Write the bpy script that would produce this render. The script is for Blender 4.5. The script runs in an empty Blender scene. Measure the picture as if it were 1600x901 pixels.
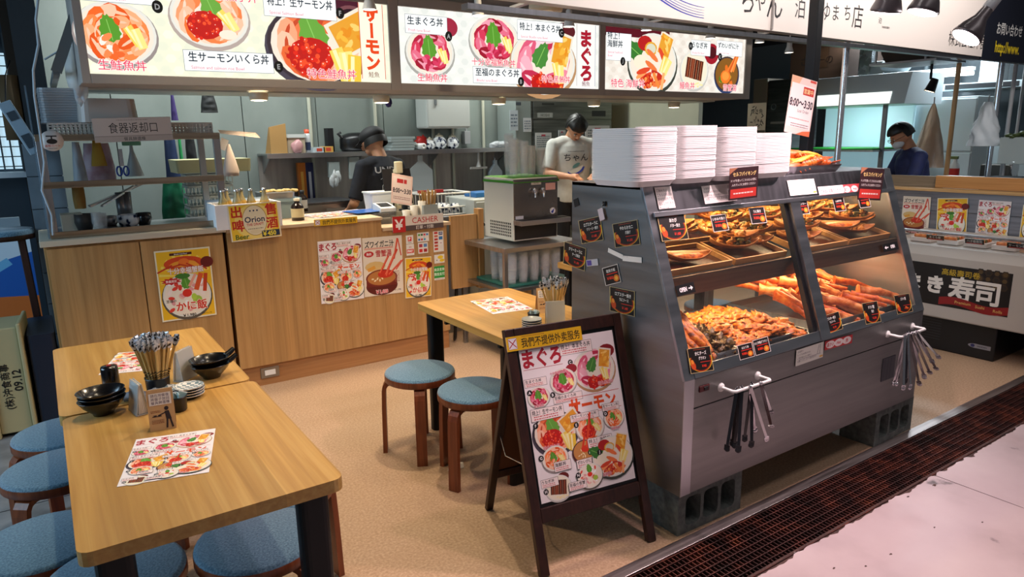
import bpy, bmesh, math, random
from mathutils import Vector, Matrix, Euler, noise
R = math.radians; PI = math.pi
sc = bpy.context.scene; COL = sc.collection
random.seed(7)
# ------------------------------------------------------------------ camera, world, exposure
CAM_H = 1.60
YAW, PITCH, ROLL, FPX = R(56.05257), R(12.46625), R(-0.92634), 1080.074
_f = Vector((math.cos(YAW)*math.cos(PITCH), math.sin(YAW)*math.cos(PITCH), -math.sin(PITCH)))
_r0 = Vector((math.sin(YAW), -math.cos(YAW), 0)); _u0 = _r0.cross(_f)
_r = math.cos(ROLL)*_r0 + math.sin(ROLL)*_u0; _u = -math.sin(ROLL)*_r0 + math.cos(ROLL)*_u0
cam = bpy.data.objects.new('camera', bpy.data.cameras.new('camera')); COL.objects.link(cam)
cam.data.sensor_width = 36; cam.data.lens = FPX*36/1600; cam.data.clip_start = 0.05; cam.data.clip_end = 200
cam.matrix_world = Matrix(((_r.x, _u.x, -_f.x, 0), (_r.y, _u.y, -_f.y, 0), (_r.z, _u.z, -_f.z, CAM_H), (0, 0, 0, 1)))
sc.camera = cam
sc.view_settings.view_transform = 'Standard'; sc.view_settings.look = 'None'
sc.view_settings.exposure = 0.0; sc.view_settings.gamma = 1.0; sc.view_settings.use_curve_mapping = False
sc.cycles.use_denoising = True
sc.cycles.sample_clamp_indirect = 4.0
sc.cycles.max_bounces = 7; sc.cycles.transparent_max_bounces = 24
w = bpy.data.worlds.new('hall'); sc.world = w; w.use_nodes = True
w.node_tree.nodes['Background'].inputs[0].default_value = (0.86, 0.89, 0.96, 1)
w.node_tree.nodes['Background'].inputs[1].default_value = 0.10

def _light(name, kind, loc, energy, color, **k):
    d = bpy.data.lights.new(name, kind); d.energy = energy; d.color = color
    aim = k.pop('aim', None)
    for a, b in k.items(): setattr(d, a, b)
    o = bpy.data.objects.new(name, d); COL.objects.link(o); o.location = loc
    if aim is not None:
        o.rotation_euler = (Vector(aim) - Vector(loc)).to_track_quat('-Z', 'Y').to_euler()
    o['kind'] = 'helper'
    return o
WARM = (1.0, 0.80, 0.55); NEUT = (1.0, 0.95, 0.88); COOL = (0.80, 0.92, 1.0); PINK = (1.0, 0.69, 0.73)
# track spots over the eating area (out of frame, on the ceiling)
for x, y, e, tx, ty in ((0.45, 2.9, 75, .3, 2.4), (1.1, 3.9, 62, 1.2, 4.3), (1.75, 3.15, 110, 1.6, 2.95), (2.6, 3.6, 40, 2.2, 3.2), (0.9, 2.0, 22, 1.0, 1.9)):
    _light('ceiling_spot', 'SPOT', (x, y, 2.92), e, WARM, spot_size=R(95), spot_blend=.6, shadow_soft_size=.035, aim=(tx, ty, 0))
# kitchen fluorescents, added fills, neighbour shop and the white walkway
_light('kitchen_light', 'AREA', (1.6, 5.5, 2.85), 36, (0.94, 0.99, .97), shape='RECTANGLE', size=1.3, size_y=.2, aim=(1.6, 5.6, 0))
_light('kitchen_light', 'AREA', (3.9, 5.9, 2.85), 44, (0.96, 0.98, .92), shape='RECTANGLE', size=1.3, size_y=.2, aim=(3.9, 5.9, 0))
_light('kitchen_light', 'AREA', (0.7, 5.75, 2.85), 20, (0.94, .99, .97), shape='RECTANGLE', size=1.0, size_y=.2, aim=(.6, 5.5, 0))  # extra fill added to lift the return rack side, not a fixture
_light('shop_light', 'AREA', (8.0, 4.0, 2.7), 95, COOL, shape='RECTANGLE', size=1.6, size_y=.3, aim=(8.2, 4.0, 0))
_light('fascia_fill', 'AREA', (3.8, 1.7, 2.95), 62, (1.0, .93, .9), shape='RECTANGLE', size=4.0, size_y=.15, aim=(3.8, 2.5, 2.35))  # unseen fill added above the frame to brighten the fascia
_light('hall_light', 'AREA', (3.4, .35, 3.4), 19, (1.0, 0.87, 0.88), shape='RECTANGLE', size=3.0, size_y=.5, aim=(3.4, .3, 0))
_light('daylight', 'AREA', (-2.4, 3.4, 1.9), 70, (0.50, 0.76, 1.0), shape='RECTANGLE', size=2.2, size_y=1.6, aim=(0.4, 3.2, .4))

# ------------------------------------------------------------------ where a pixel's ray meets a real plane
def _ray(u, v): return _f*FPX + _r*(u-800) - _u*(v-450.5)
def PZ(u, v, z=0.):
    d = _ray(u, v); t = (z-CAM_H)/d.z; return Vector((d.x*t, d.y*t, z))
def PY(u, v, y):
    d = _ray(u, v); t = y/d.y; return Vector((d.x*t, y, CAM_H+d.z*t))
def PX(u, v, x):
    d = _ray(u, v); t = x/d.x; return Vector((x, d.y*t, CAM_H+d.z*t))
def PD(u, v, dist):
    d = _ray(u, v)*(dist/FPX); return Vector((d.x, d.y, CAM_H+d.z))

# ------------------------------------------------------------------ materials
_M = {}
def lin(c):
    if isinstance(c, str):
        c = c.lstrip('#'); c = tuple(int(c[i:i+2], 16)/255 for i in (0, 2, 4))
        return tuple((x/12.92 if x <= .04045 else ((x+.055)/1.055)**2.4) for x in c)
    return tuple(c[:3])
def mat(name, color='#808080', rough=.5, metal=0., **k):
    if name in _M: return _M[name]
    m = bpy.data.materials.new(name); m.use_nodes = True; _M[name] = m
    nt = m.node_tree; b = nt.nodes['Principled BSDF']
    b.inputs['Base Color'].default_value = (*lin(color), 1)
    b.inputs['Roughness'].default_value = rough; b.inputs['Metallic'].default_value = metal
    if 'emit' in k:
        b.inputs['Emission Color'].default_value = (*lin(k.get('ecol', color)), 1); b.inputs['Emission Strength'].default_value = k['emit']
    if 'trans' in k: b.inputs['Transmission Weight'].default_value = k['trans']
    if 'alpha' in k: b.inputs['Alpha'].default_value = k['alpha']
    if 'coat' in k: b.inputs['Coat Weight'].default_value = k['coat']; b.inputs['Coat Roughness'].default_value = .15
    if 'spec' in k: b.inputs['Specular IOR Level'].default_value = k['spec']
    if 'sss' in k: b.inputs['Subsurface Weight'].default_value = k['sss']; b.inputs['Subsurface Scale'].default_value = .02
    if 'sheen' in k: b.inputs['Sheen Weight'].default_value = k['sheen']
    return m
def _n(nt, t, **k):
    n = nt.nodes.new(t)
    for a, v in k.items():
        if a.startswith('i_'): n.inputs[int(a[2:])].default_value = v
        else: setattr(n, a, v)
    return n
def ramp(nt, fac, stops):
    n = nt.nodes.new('ShaderNodeValToRGB'); cr = n.color_ramp
    while len(cr.elements) > 1: cr.elements.remove(cr.elements[-1])
    cr.elements[0].position = stops[0][0]; cr.elements[0].color = (*lin(stops[0][1]), 1)
    for p, c in stops[1:]:
        e = cr.elements.new(p); e.color = (*lin(c), 1)
    nt.links.new(fac, n.inputs[0]); return n.outputs[0]
def noisy(name, stops, scale=(10, 10, 10), rough=.5, metal=0., detail=6., bump=0., nscale=1., dist=0., **k):
    """Principled with a colour ramp driven by stretched noise in object space."""
    if name in _M: return _M[name]
    m = mat(name, stops[0][1], rough, metal, **k); nt = m.node_tree; b = nt.nodes['Principled BSDF']
    tc = _n(nt, 'ShaderNodeTexCoord'); mp = _n(nt, 'ShaderNodeMapping'); mp.inputs['Scale'].default_value = scale
    nz = _n(nt, 'ShaderNodeTexNoise'); nz.inputs['Scale'].default_value = nscale; nz.inputs['Detail'].default_value = detail
    nz.inputs['Distortion'].default_value = dist
    nt.links.new(tc.outputs['Object'], mp.inputs[0]); nt.links.new(mp.outputs[0], nz.inputs['Vector'])
    nt.links.new(ramp(nt, nz.outputs['Fac'], stops), b.inputs['Base Color'])
    if bump:
        bp = _n(nt, 'ShaderNodeBump'); bp.inputs['Strength'].default_value = bump; bp.inputs['Distance'].default_value = .004
        nt.links.new(nz.outputs['Fac'], bp.inputs['Height']); nt.links.new(bp.outputs[0], b.inputs['Normal'])
    return m
def steel(name, c0, c1, scale, rough=.3, metal=1.):
    """brushed stainless: streaked colour and roughness"""
    if name in _M: return _M[name]
    m = noisy(name, [(.3, c0), (.7, c1)], scale, rough, metal, detail=4)
    nt = m.node_tree; b = nt.nodes['Principled BSDF']; nz = [n for n in nt.nodes if n.type == 'TEX_NOISE'][0]
    mr = _n(nt, 'ShaderNodeMapRange'); mr.inputs[3].default_value = rough-.08; mr.inputs[4].default_value = rough+.12
    nt.links.new(nz.outputs['Fac'], mr.inputs[0]); nt.links.new(mr.outputs[0], b.inputs['Roughness'])
    return m
def wood(name, c0, c1, c2, grain='Z', rough=.45, planks=None, **k):
    """wood with grain along an axis; planks=(axis, width) varies the tone of glued staves"""
    if name in _M: return _M[name]
    s = {'X': (1.6, 55, 55), 'Y': (55, 1.6, 55), 'Z': (55, 55, 1.6)}[grain]
    m = noisy(name, [(.25, c0), (.5, c1), (.75, c2)], s, rough, 0, detail=8, dist=.6, **k)
    nt = m.node_tree; b = nt.nodes['Principled BSDF']
    nz = [n for n in nt.nodes if n.type == 'TEX_NOISE'][0]
    src = b.inputs['Base Color'].links[0].from_socket
    tc = [n for n in nt.nodes if n.type == 'TEX_COORD'][0]
    # large soft figure
    mp = _n(nt, 'ShaderNodeMapping'); mp.inputs['Scale'].default_value = tuple(x*.12 for x in s)
    n2 = _n(nt, 'ShaderNodeTexNoise'); n2.inputs['Scale'].default_value = 1; n2.inputs['Detail'].default_value = 3; n2.inputs['Distortion'].default_value = 1.5
    nt.links.new(tc.outputs['Object'], mp.inputs[0]); nt.links.new(mp.outputs[0], n2.inputs['Vector'])
    mr = _n(nt, 'ShaderNodeMapRange'); mr.inputs[1].default_value = .3; mr.inputs[2].default_value = .7; mr.inputs[3].default_value = .86; mr.inputs[4].default_value = 1.1
    nt.links.new(n2.outputs['Fac'], mr.inputs[0])
    fac = mr.outputs[0]
    if planks:
        ax, wd = planks
        sp = _n(nt, 'ShaderNodeSeparateXYZ'); nt.links.new(tc.outputs['Object'], sp.inputs[0])
        dv = _n(nt, 'ShaderNodeMath', operation='DIVIDE'); nt.links.new(sp.outputs['XYZ'.index(ax)], dv.inputs[0]); dv.inputs[1].default_value = wd
        fl = _n(nt, 'ShaderNodeMath', operation='FLOOR'); nt.links.new(dv.outputs[0], fl.inputs[0])
        wn = _n(nt, 'ShaderNodeTexWhiteNoise', noise_dimensions='1D'); nt.links.new(fl.outputs[0], wn.inputs['W'])
        m3 = _n(nt, 'ShaderNodeMapRange'); m3.inputs[3].default_value = .86; m3.inputs[4].default_value = 1.1; nt.links.new(wn.outputs['Value'], m3.inputs[0])
        mu = _n(nt, 'ShaderNodeMath', operation='MULTIPLY'); nt.links.new(fac, mu.inputs[0]); nt.links.new(m3.outputs[0], mu.inputs[1]); fac = mu.outputs[0]
    vm = _n(nt, 'ShaderNodeVectorMath', operation='SCALE'); nt.links.new(src, vm.inputs[0]); nt.links.new(fac, vm.inputs['Scale'])
    nt.links.new(vm.outputs[0], b.inputs['Base Color'])
    return m
def glass(name, alpha_mix=.12, tint=(1, 1, 1)):
    """thin pane: mostly clear, with a fresnel reflection"""
    if name in _M: return _M[name]
    m = bpy.data.materials.new(name); m.use_nodes = True; _M[name] = m; nt = m.node_tree; nt.nodes.clear()
    o = _n(nt, 'ShaderNodeOutputMaterial'); t = _n(nt, 'ShaderNodeBsdfTransparent'); t.inputs[0].default_value = (*tint, 1)
    g = _n(nt, 'ShaderNodeBsdfGlossy'); g.inputs['Roughness'].default_value = .02
    fr = _n(nt, 'ShaderNodeLayerWeight'); fr.inputs[0].default_value = .5
    pw = _n(nt, 'ShaderNodeMath', operation='POWER'); pw.inputs[1].default_value = 3.5; nt.links.new(fr.outputs['Facing'], pw.inputs[0])
    ad = _n(nt, 'ShaderNodeMath', operation='MULTIPLY_ADD'); ad.inputs[1].default_value = .7; ad.inputs[2].default_value = alpha_mix; nt.links.new(pw.outputs[0], ad.inputs[0])
    mx = _n(nt, 'ShaderNodeMixShader'); nt.links.new(ad.outputs[0], mx.inputs[0]); nt.links.new(t.outputs[0], mx.inputs[1]); nt.links.new(g.outputs[0], mx.inputs[2])
    nt.links.new(mx.outputs[0], o.inputs[0]); return m
def pr(c):   # printed ink
    return mat('ink_'+c.lstrip('#'), c, .45)
def lit(c, s=1.0):   # backlit film
    return mat('lit_%s_%.2f' % (c.lstrip('#'), s), '#000000', .4, emit=s, ecol=c)

# ------------------------------------------------------------------ mesh builder
_TX = {}
def _text(body, bold):
    key = (body, bold)
    if key in _TX: return _TX[key]
    c = bpy.data.curves.new('t', 'FONT'); c.body = body; c.size = 1; c.resolution_u = 2; c.offset = bold; c.align_x = 'LEFT'
    o = bpy.data.objects.new('t', c); COL.objects.link(o); bpy.context.view_layer.update()
    dg = bpy.context.evaluated_depsgraph_get(); e = o.evaluated_get(dg); m = e.to_mesh()
    vs = [(v.co.x, v.co.y) for v in m.vertices]; fs = [tuple(p.vertices) for p in m.polygons]
    e.to_mesh_clear(); bpy.data.objects.remove(o); bpy.data.curves.remove(c)
    if vs:
        x0 = min(v[0] for v in vs); x1 = max(v[0] for v in vs); y0 = min(v[1] for v in vs); y1 = max(v[1] for v in vs)
    else: x0 = x1 = y0 = y1 = 0
    _TX[key] = (vs, fs, x0, x1, y0, y1); return _TX[key]

class MB:
    def __init__(s): s.v = []; s.f = []; s.m = []; s.sm = []; s.mats = []; s.M = Matrix.Identity(4)
    def mi(s, m):
        if m not in s.mats: s.mats.append(m)
        return s.mats.index(m)
    def add(s, vs, fs, m, smooth=False):
        b = len(s.v); M = s.M; s.v += [M @ Vector(v) for v in vs]
        i = s.mi(m)
        for f in fs: s.f.append([b+k for k in f]); s.m.append(i); s.sm.append(smooth)
        return s
    def box(s, x0, x1, y0, y1, z0, z1, m):
        vs = [(x, y, z) for z in (z0, z1) for y in (y0, y1) for x in (x0, x1)]
        return s.add(vs, [(0, 2, 3, 1), (4, 5, 7, 6), (0, 1, 5, 4), (2, 6, 7, 3), (0, 4, 6, 2), (1, 3, 7, 5)], m)
    def cbox(s, c, d, m, rot=None):
        M0 = s.M; s.M = M0 @ Matrix.Translation(c) @ (Euler(rot).to_matrix().to_4x4() if rot else Matrix.Identity(4))
        s.box(-d[0]/2, d[0]/2, -d[1]/2, d[1]/2, -d[2]/2, d[2]/2, m); s.M = M0; return s
    def bar(s, p0, p1, w, h, m, up=(0, 0, 1)):
        p0, p1 = Vector(p0), Vector(p1); d = (p1-p0).normalized(); u = Vector(up)
        if abs(d.dot(u)) > .99: u = Vector((1, 0, 0))
        sd = d.cross(u).normalized(); u = sd.cross(d)
        vs = [p+sd*a*w/2+u*b*h/2 for p in (p0, p1) for a, b in ((-1, -1), (1, -1), (1, 1), (-1, 1))]
        return s.add(vs, [(0, 3, 2, 1), (4, 5, 6, 7), (0, 1, 5, 4), (1, 2, 6, 5), (2, 3, 7, 6), (3, 0, 4, 7)], m)
    def tube(s, pts, r, m, n=8, caps=True, sx=1.):
        pts = [Vector(p) for p in pts]; rs = r if isinstance(r, (list, tuple)) else [r]*len(pts)
        vs = []; ref = None
        for i, p in enumerate(pts):
            d = (pts[min(i+1, len(pts)-1)]-pts[max(i-1, 0)])
            d = d.normalized() if d.length > 1e-9 else Vector((0, 0, 1))
            if ref is None: ref = Vector((0, 0, 1)) if abs(d.z) < .9 else Vector((0, 1, 0))
            a = d.cross(ref)
            if a.length < 1e-6: a = d.cross(Vector((0, 1, 0)))
            a.normalize(); b = a.cross(d).normalized(); ref = b
            for k in range(n):
                t = 2*PI*k/n; vs.append(p+a*math.cos(t)*rs[i]*sx+b*math.sin(t)*rs[i])
        fs = [(i*n+k, i*n+(k+1) % n, (i+1)*n+(k+1) % n, (i+1)*n+k) for i in range(len(pts)-1) for k in range(n)]
        s.add(vs, fs, m, n > 5)
        if caps: s.add(vs[:n], [tuple(range(n))][::1], m); s.add(vs[-n:], [tuple(range(n-1, -1, -1))], m)
        return s
    def cyl(s, p0, p1, r, m, n=16): return s.tube([p0, p1], r, m, n)
    def lathe(s, prof, m, c=(0, 0, 0), n=28, sy=1.):
        vs = [(c[0]+r*math.cos(2*PI*k/n), c[1]+r*sy*math.sin(2*PI*k/n), c[2]+z) for r, z in prof for k in range(n)]
        fs = [(i*n+k, i*n+(k+1) % n, (i+1)*n+(k+1) % n, (i+1)*n+k) for i in range(len(prof)-1) for k in range(n)]
        return s.add(vs, fs, m, True)
    def prism(s, poly, y0, y1, m, axis='Y', smooth=False):
        """poly: 2-D outline; axis Y -> (x,z), X -> (y,z), Z -> (x,y)"""
        f = {'Y': lambda a, b, t: (a, t, b), 'X': lambda a, b, t: (t, a, b), 'Z': lambda a, b, t: (a, b, t)}[axis]
        n = len(poly); vs = [f(a, b, y0) for a, b in poly]+[f(a, b, y1) for a, b in poly]
        s.add(vs, [(k, (k+1) % n, n+(k+1) % n, n+k) for k in range(n)], m, smooth)
        s.add(vs, [tuple(range(n-1, -1, -1)), tuple(range(n, 2*n))], m); return s
    def ball(s, c, r, m, nu=12, nv=8, fn=None):
        r = r if isinstance(r, (list, tuple)) else (r, r, r); vs = []
        for j in range(nv+1):
            ph = PI*j/nv
            for i in range(nu):
                t = 2*PI*i/nu; d = Vector((math.sin(ph)*math.cos(t), math.sin(ph)*math.sin(t), math.cos(ph)))
                k = fn(d) if fn else 1.
                vs.append((c[0]+d.x*r[0]*k, c[1]+d.y*r[1]*k, c[2]+d.z*r[2]*k))
        fs = [(j*nu+i, (j+1)*nu+i, (j+1)*nu+(i+1) % nu, j*nu+(i+1) % nu) for j in range(nv) for i in range(nu)]
        return s.add(vs, fs, m, True)
    def blob(s, c, r, m, seed=0, amp=.25, fq=1.6, nu=14, nv=9):
        o = Vector((seed*3.7, seed*1.3, seed*2.1))
        return s.ball(c, r, m, nu, nv, lambda d: 1+amp*noise.noise(d*fq+o)+amp*.4*noise.noise(d*fq*3+o))
    def grid(s, fn, nu, nv, m, smooth=True):
        vs = [fn(i/nu, j/nv) for j in range(nv+1) for i in range(nu+1)]
        return s.add(vs, [(j*(nu+1)+i, j*(nu+1)+i+1, (j+1)*(nu+1)+i+1, (j+1)*(nu+1)+i) for j in range(nv) for i in range(nu)], m, smooth)
    def rbox(s, w, d, h, r, m, c=(0, 0, 0), n=4, taper=1.):
        """rounded-corner slab, w x d centred on c, standing on c.z"""
        s.prism2([(c[0]+x, c[1]+y) for x, y in rrect(w, d, r, n)], [(c[0]+x*taper, c[1]+y*taper) for x, y in rrect(w, d, r, n)], c[2], c[2]+h, m); return s
    def prism2(s, p0, p1, z0, z1, m):
        n = len(p0); vs = [(x, y, z0) for x, y in p0]+[(x, y, z1) for x, y in p1]
        s.add(vs, [(k, (k+1) % n, n+(k+1) % n, n+k) for k in range(n)], m); s.add(vs, [tuple(range(n-1, -1, -1)), tuple(range(n, 2*n))], m); return s
    # ---- make the object
    def build(s, name, parent=None, bevel=0., world=False, label=None, solid=0., sub=0, remesh=0., segs=2):
        me = bpy.data.meshes.new(name); off = parent.location if (world and parent) else Vector((0, 0, 0))
        me.from_pydata([tuple(v-off) for v in s.v], [], s.f)
        for m in s.mats: me.materials.append(m)
        me.polygons.foreach_set('material_index', s.m); me.polygons.foreach_set('use_smooth', s.sm); me.update()
        o = bpy.data.objects.new(name, me); COL.objects.link(o)
        if parent: o.parent = parent
        if solid: md = o.modifiers.new('s', 'SOLIDIFY'); md.thickness = solid; md.offset = 0
        if bevel: md = o.modifiers.new('b', 'BEVEL'); md.width = bevel; md.segments = segs; md.limit_method = 'ANGLE'; md.angle_limit = R(40)
        if remesh:
            md = o.modifiers.new('r', 'REMESH'); md.mode = 'VOXEL'; md.voxel_size = remesh; md.use_smooth_shade = True
            md = o.modifiers.new('sm', 'SMOOTH'); md.factor = .5; md.iterations = 3
        if sub: md = o.modifiers.new('u', 'SUBSURF'); md.levels = sub; md.render_levels = sub
        if label: o['label'] = label
        return o
    def thing(s, name, label, cat, group=None, **k):
        """one mesh = one thing; its origin goes to the middle of its base"""
        xs = [v.x for v in s.v]; ys = [v.y for v in s.v]; zs = [v.z for v in s.v]
        c = Vector(((min(xs)+max(xs))/2, (min(ys)+max(ys))/2, min(zs)))
        s.v = [v-c for v in s.v]; o = s.build(name, **k); o.location = c; tag(o, label, cat, group); return o
def rrect(w, d, r, n=4):
    pts = []
    for cx, cy, a in ((w/2-r, d/2-r, 0), (-w/2+r, d/2-r, 90), (-w/2+r, -d/2+r, 180), (w/2-r, -d/2+r, 270)):
        for k in range(n+1):
            t = R(a+90*k/n); pts.append((cx+r*math.cos(t), cy+r*math.sin(t)))
    return pts
def tag(o, label=None, cat=None, group=None, kind=None):
    if label: o['label'] = label
    if cat: o['category'] = cat
    if group: o['group'] = group
    if kind: o['kind'] = kind
    return o
def thing(name, label, cat, loc=(0, 0, 0), rz=0, group=None):
    o = bpy.data.objects.new(name, None); COL.objects.link(o); o.location = loc; o.rotation_euler = (0, 0, rz); o.empty_display_size = .05
    return tag(o, label, cat, group)
def struct(mb, name, **k):
    return tag(mb.build(name, **k), kind='structure')
def kids(o): return [c for c in bpy.data.objects if c.parent == o]
def dup(root, loc=None, rz=None, label=None, group=None, rot=None, scale=None):
    r = root.copy(); COL.objects.link(r)
    if loc is not None: r.location = loc
    if rz is not None: r.rotation_euler = (0, 0, rz)
    if rot is not None: r.rotation_euler = rot
    if scale is not None: r.scale = (scale,)*3 if not isinstance(scale, tuple) else scale
    if label: r['label'] = label
    if group: r['group'] = group
    for ch in kids(root):
        c = ch.copy(); COL.objects.link(c); c.parent = r
        for g in kids(ch):
            d = g.copy(); COL.objects.link(d); d.parent = c
    return r

# ------------------------------------------------------------------ flat printed / backlit graphics (local x right, y up, z out)
class G:
    STEP = .00002
    def __init__(s, mb, M, ink=pr):
        s.mb = mb; s.M = M; s.ink = ink; s.bb = []
    def _add(s, pts, fs, c):
        x0 = min(p[0] for p in pts); x1 = max(p[0] for p in pts); y0 = min(p[1] for p in pts); y1 = max(p[1] for p in pts); z = .0006
        for a in s.bb:
            if a[4] > z and a[0] < x1 and a[1] > x0 and a[2] < y1 and a[3] > y0: z = a[4]
        z += s.STEP; s.bb.append((x0, x1, y0, y1, z)); M0 = s.mb.M; s.mb.M = M0 @ s.M
        s.mb.add([(x, y, z) for x, y in pts], fs, s.ink(c)); s.mb.M = M0
    def poly(s, pts, c): s._add(pts, [tuple(range(len(pts)))], c)
    def rect(s, x, y, w, h, c, rot=0):
        p = [(-w/2, -h/2), (w/2, -h/2), (w/2, h/2), (-w/2, h/2)]; ca, sa = math.cos(R(rot)), math.sin(R(rot))
        s.poly([(x+a*ca-b*sa, y+a*sa+b*ca) for a, b in p], c)
    def box(s, x, y, w, h, c, e, t):   # outlined box
        s.rect(x, y, w+2*t, h+2*t, e); s.rect(x, y, w, h, c)
    def ell(s, x, y, rx, ry, c, n=20, rot=0, a0=0, a1=360):
        ca, sa = math.cos(R(rot)), math.sin(R(rot)); p = []
        for k in range(n if a1-a0 >= 360 else n+1):
            t = R(a0+(a1-a0)*k/n); a, b = rx*math.cos(t), ry*math.sin(t); p.append((x+a*ca-b*sa, y+a*sa+b*ca))
        s.poly(p, c)
    def text(s, t, x, y, h, c, bold=.0, align='c', sx=1., rot=0, vert=False, halo=None, fit=0):
        if fit:
            q = _text(t, 0.); wd = (q[3]-q[2])*h*1.12*sx
            if wd > fit: sx *= fit/wd
        if vert:
            for i, ch in enumerate(t):
                if ch == 'ー': s.text(ch, x, y-i*h*1.08, h, c, bold, 'm', sx, 90, halo=halo)
                else: s.text(ch, x, y-i*h*1.08, h, c, bold, 'm', sx, 0, halo=halo)
            return
        kj = any('\u4e00' <= q <= '\u9fff' for q in t)
        def many(c, bd, ring):
            if not kj or bd <= 0: s._t(t, x, y, h, c, bd, align, sx, rot); return
            bd = bd*.9+.004
            for k in range(ring): s._t(t, x+bd*h*.8*math.cos(2*PI*k/ring+.7), y+bd*h*.8*math.sin(2*PI*k/ring+.7), h, c, 0., align, sx, rot)
        if halo: many(halo, bold+.06, 6)
        many(c, bold, 4)
    def _t(s, t, x, y, h, c, bold, align, sx, rot):
        vs, fs, x0, x1, y0, y1 = _text(t, bold)
        if not vs: return
        k = h*1.12; cx = {'c': (x0+x1)/2, 'm': (x0+x1)/2, 'l': x0, 'r': x1}[align]; cy = (y0+y1)/2 if align == 'm' else .36
        ca, sa = math.cos(R(rot)), math.sin(R(rot))
        pts = []
        for a, b in vs:
            a, b = (a-cx)*k*sx, (b-cy)*k; pts.append((x+a*ca-b*sa, y+a*sa+b*ca))
        s._add(pts, fs, c)
    def fine(s, x, y, w, h, c, rows=2, seed=1):   # lines of print too small to read
        rr = random.Random(seed); lh = h/rows
        for i in range(rows):
            a = x-w/2; yy = y+h/2-lh*(i+.5)
            while a < x+w/2-.1*lh:
                l = min(rr.uniform(.35, 1.3)*lh, x+w/2-a); s.rect(a+l/2, yy, l, lh*.42, c); a += l+lh*.25
    def bowl(s, x, y, r, kind, seed=1, sq=.82, rot=0):
        rr = random.Random(seed); E = lambda px, py, rx, ry, c, n=12, ro=0: s.ell(x+px*r, y+py*r*sq, rx*r, ry*r*sq, c, n, ro)
        rim = {'salmon': '#9a8f8c', 'roe': '#b7a79f', 'roebig': '#4a4450', 'tuna': '#a9a7a0', 'tunabig': '#b98d63', 'sea': '#3c4038', 'eel': '#c9c5bd', 'crab': '#2b3a66', 'soup': '#6b2318', 'rice': '#5b5348'}[kind]
        s.ell(x, y-r*.06, r*1.05, r*1.04*sq, rim, 28); s.ell(x, y, r*1.0, r*.98*sq, '#e8e6dc' if kind not in ('roebig', 'crab', 'soup') else '#3a3038', 28)
        s.ell(x, y, r*.93, r*.9*sq, {'eel': '#f2ead2', 'crab': '#8a5a20', 'soup': '#c98a4a'}.get(kind, '#f3e6d4'), 24)
        fish = {'salmon': ('#f26a2a', '#ff8a4a', '#ffb07f', '#e85a20', '#ffc9a8'), 'roe': ('#f58248', '#ffa070', '#ffc4a2', '#f07030', '#ffd8c0'), 'roebig': ('#f07a4a', '#ffa880', '#ffc6a6', '#ea6a38', '#c94a2a'),
                'tuna': ('#b3203c', '#d83a58', '#e8708a', '#a01830', '#f0a0b0'), 'tunabig': ('#e05a7a', '#f08aa0', '#f7b4c2', '#c43050', '#ffd6dc'), 'sea': ('#e04a2a', '#f07a40', '#ffa060', '#c83020', '#ffd0a0'),
                'eel': ('#5a2418', '#7a3420', '#4a1c12', '#8a4428', '#6a2c1c'), 'crab': ('#c8601a', '#e87a20', '#a84a18', '#f09030', '#7a4a18'), 'soup': ('#e04020', '#f06030', '#d83018', '#ffd0a0', '#c02818'), 'rice': ('#e8a0a0', '#f8e8e0', '#e04030', '#f0c0b0', '#ffffff')}[kind]
        def petals(n, ri, L, wd, a0=0, a1=360):
            for k in range(n):
                a = a0+(a1-a0)*k/n; c = fish[k % len(fish)]; px, py = ri*math.cos(R(a)), ri*math.sin(R(a))
                s.ell(x+px*r, y+py*r*sq, L*r, wd*r, c, 10, a+rr.uniform(60, 110))
                s.ell(x+px*r*1.05, y+py*r*sq*1.05, L*r*.75, wd*r*.22, fish[4], 8, a+rr.uniform(70, 100))
        def leaf(px, py, q=1., ro=90, c='#5a9a30'):
            p = []
            for k in range(22):
                t = 2*PI*k/22; q2 = (1 if k % 2 else .86)*q; a, b = .34*q2*math.cos(t)*(1.15 if math.cos(t) > 0 else .9), .24*q2*math.sin(t)*(1-.3*math.cos(t))
                ca, sa = math.cos(R(ro)), math.sin(R(ro)); p.append((x+r*(px+a*ca-b*sa), y+r*(py*sq+a*sa+b*ca)))
            s.poly(p, c); s.rect(x+px*r, y+py*sq*r, .5*r*q, .02*r, '#8cc860', ro)
        def eggs(px, py, q=1., ro=-35, n=2):
            for k in range(n):
                s.rect(x+r*(px+.13*k), y+r*sq*(py-.08*k), .22*r*q, .5*r*q, ('#f6d860', '#fbe88a', '#efc840')[k % 3], ro-12*k); s.rect(x+r*(px+.13*k-.04), y+r*sq*(py-.08*k), .06*r*q, .46*r*q, '#fff3b8', ro-12*k)
        def roe(px, py, R0, n, c=('#e02818', '#c81c14', '#f0502a'), pr_=.05):
            s.ell(x+px*r, y+py*r*sq, R0*r, R0*r*sq, '#c01c18', 16)
            for k in range(n):
                a = rr.uniform(0, 2*PI); q = R0*math.sqrt(rr.random()); s.ell(x+r*(px+q*math.cos(a)), y+r*sq*(py+q*math.sin(a)), pr_*r, pr_*r, c[k % 3], 7)
                if k % 2: s.ell(x+r*(px+q*math.cos(a)-.012), y+r*sq*(py+q*math.sin(a)+.012), .014*r, .014*r, '#ffd8c8', 5)
        def unibox(px, py, w_, h_, ro):
            s.rect(x+px*r, y+py*r*sq, w_*r, h_*r, '#efe6d2', ro); s.rect(x+px*r, y+py*r*sq, w_*r*.82, h_*r*.84, '#e8a030', ro)
            for k in range(14):
                ax, ay = rr.uniform(-.36, .36)*w_, rr.uniform(-.38, .38)*h_; ca, sa = math.cos(R(ro)), math.sin(R(ro))
                s.ell(x+r*(px+ax*ca-ay*sa), y+r*(py*sq+ax*sa+ay*ca), .11*r, .05*r, ('#f7b840', '#ffd070', '#e89020')[k % 3], 8, rr.uniform(0, 180))
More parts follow.
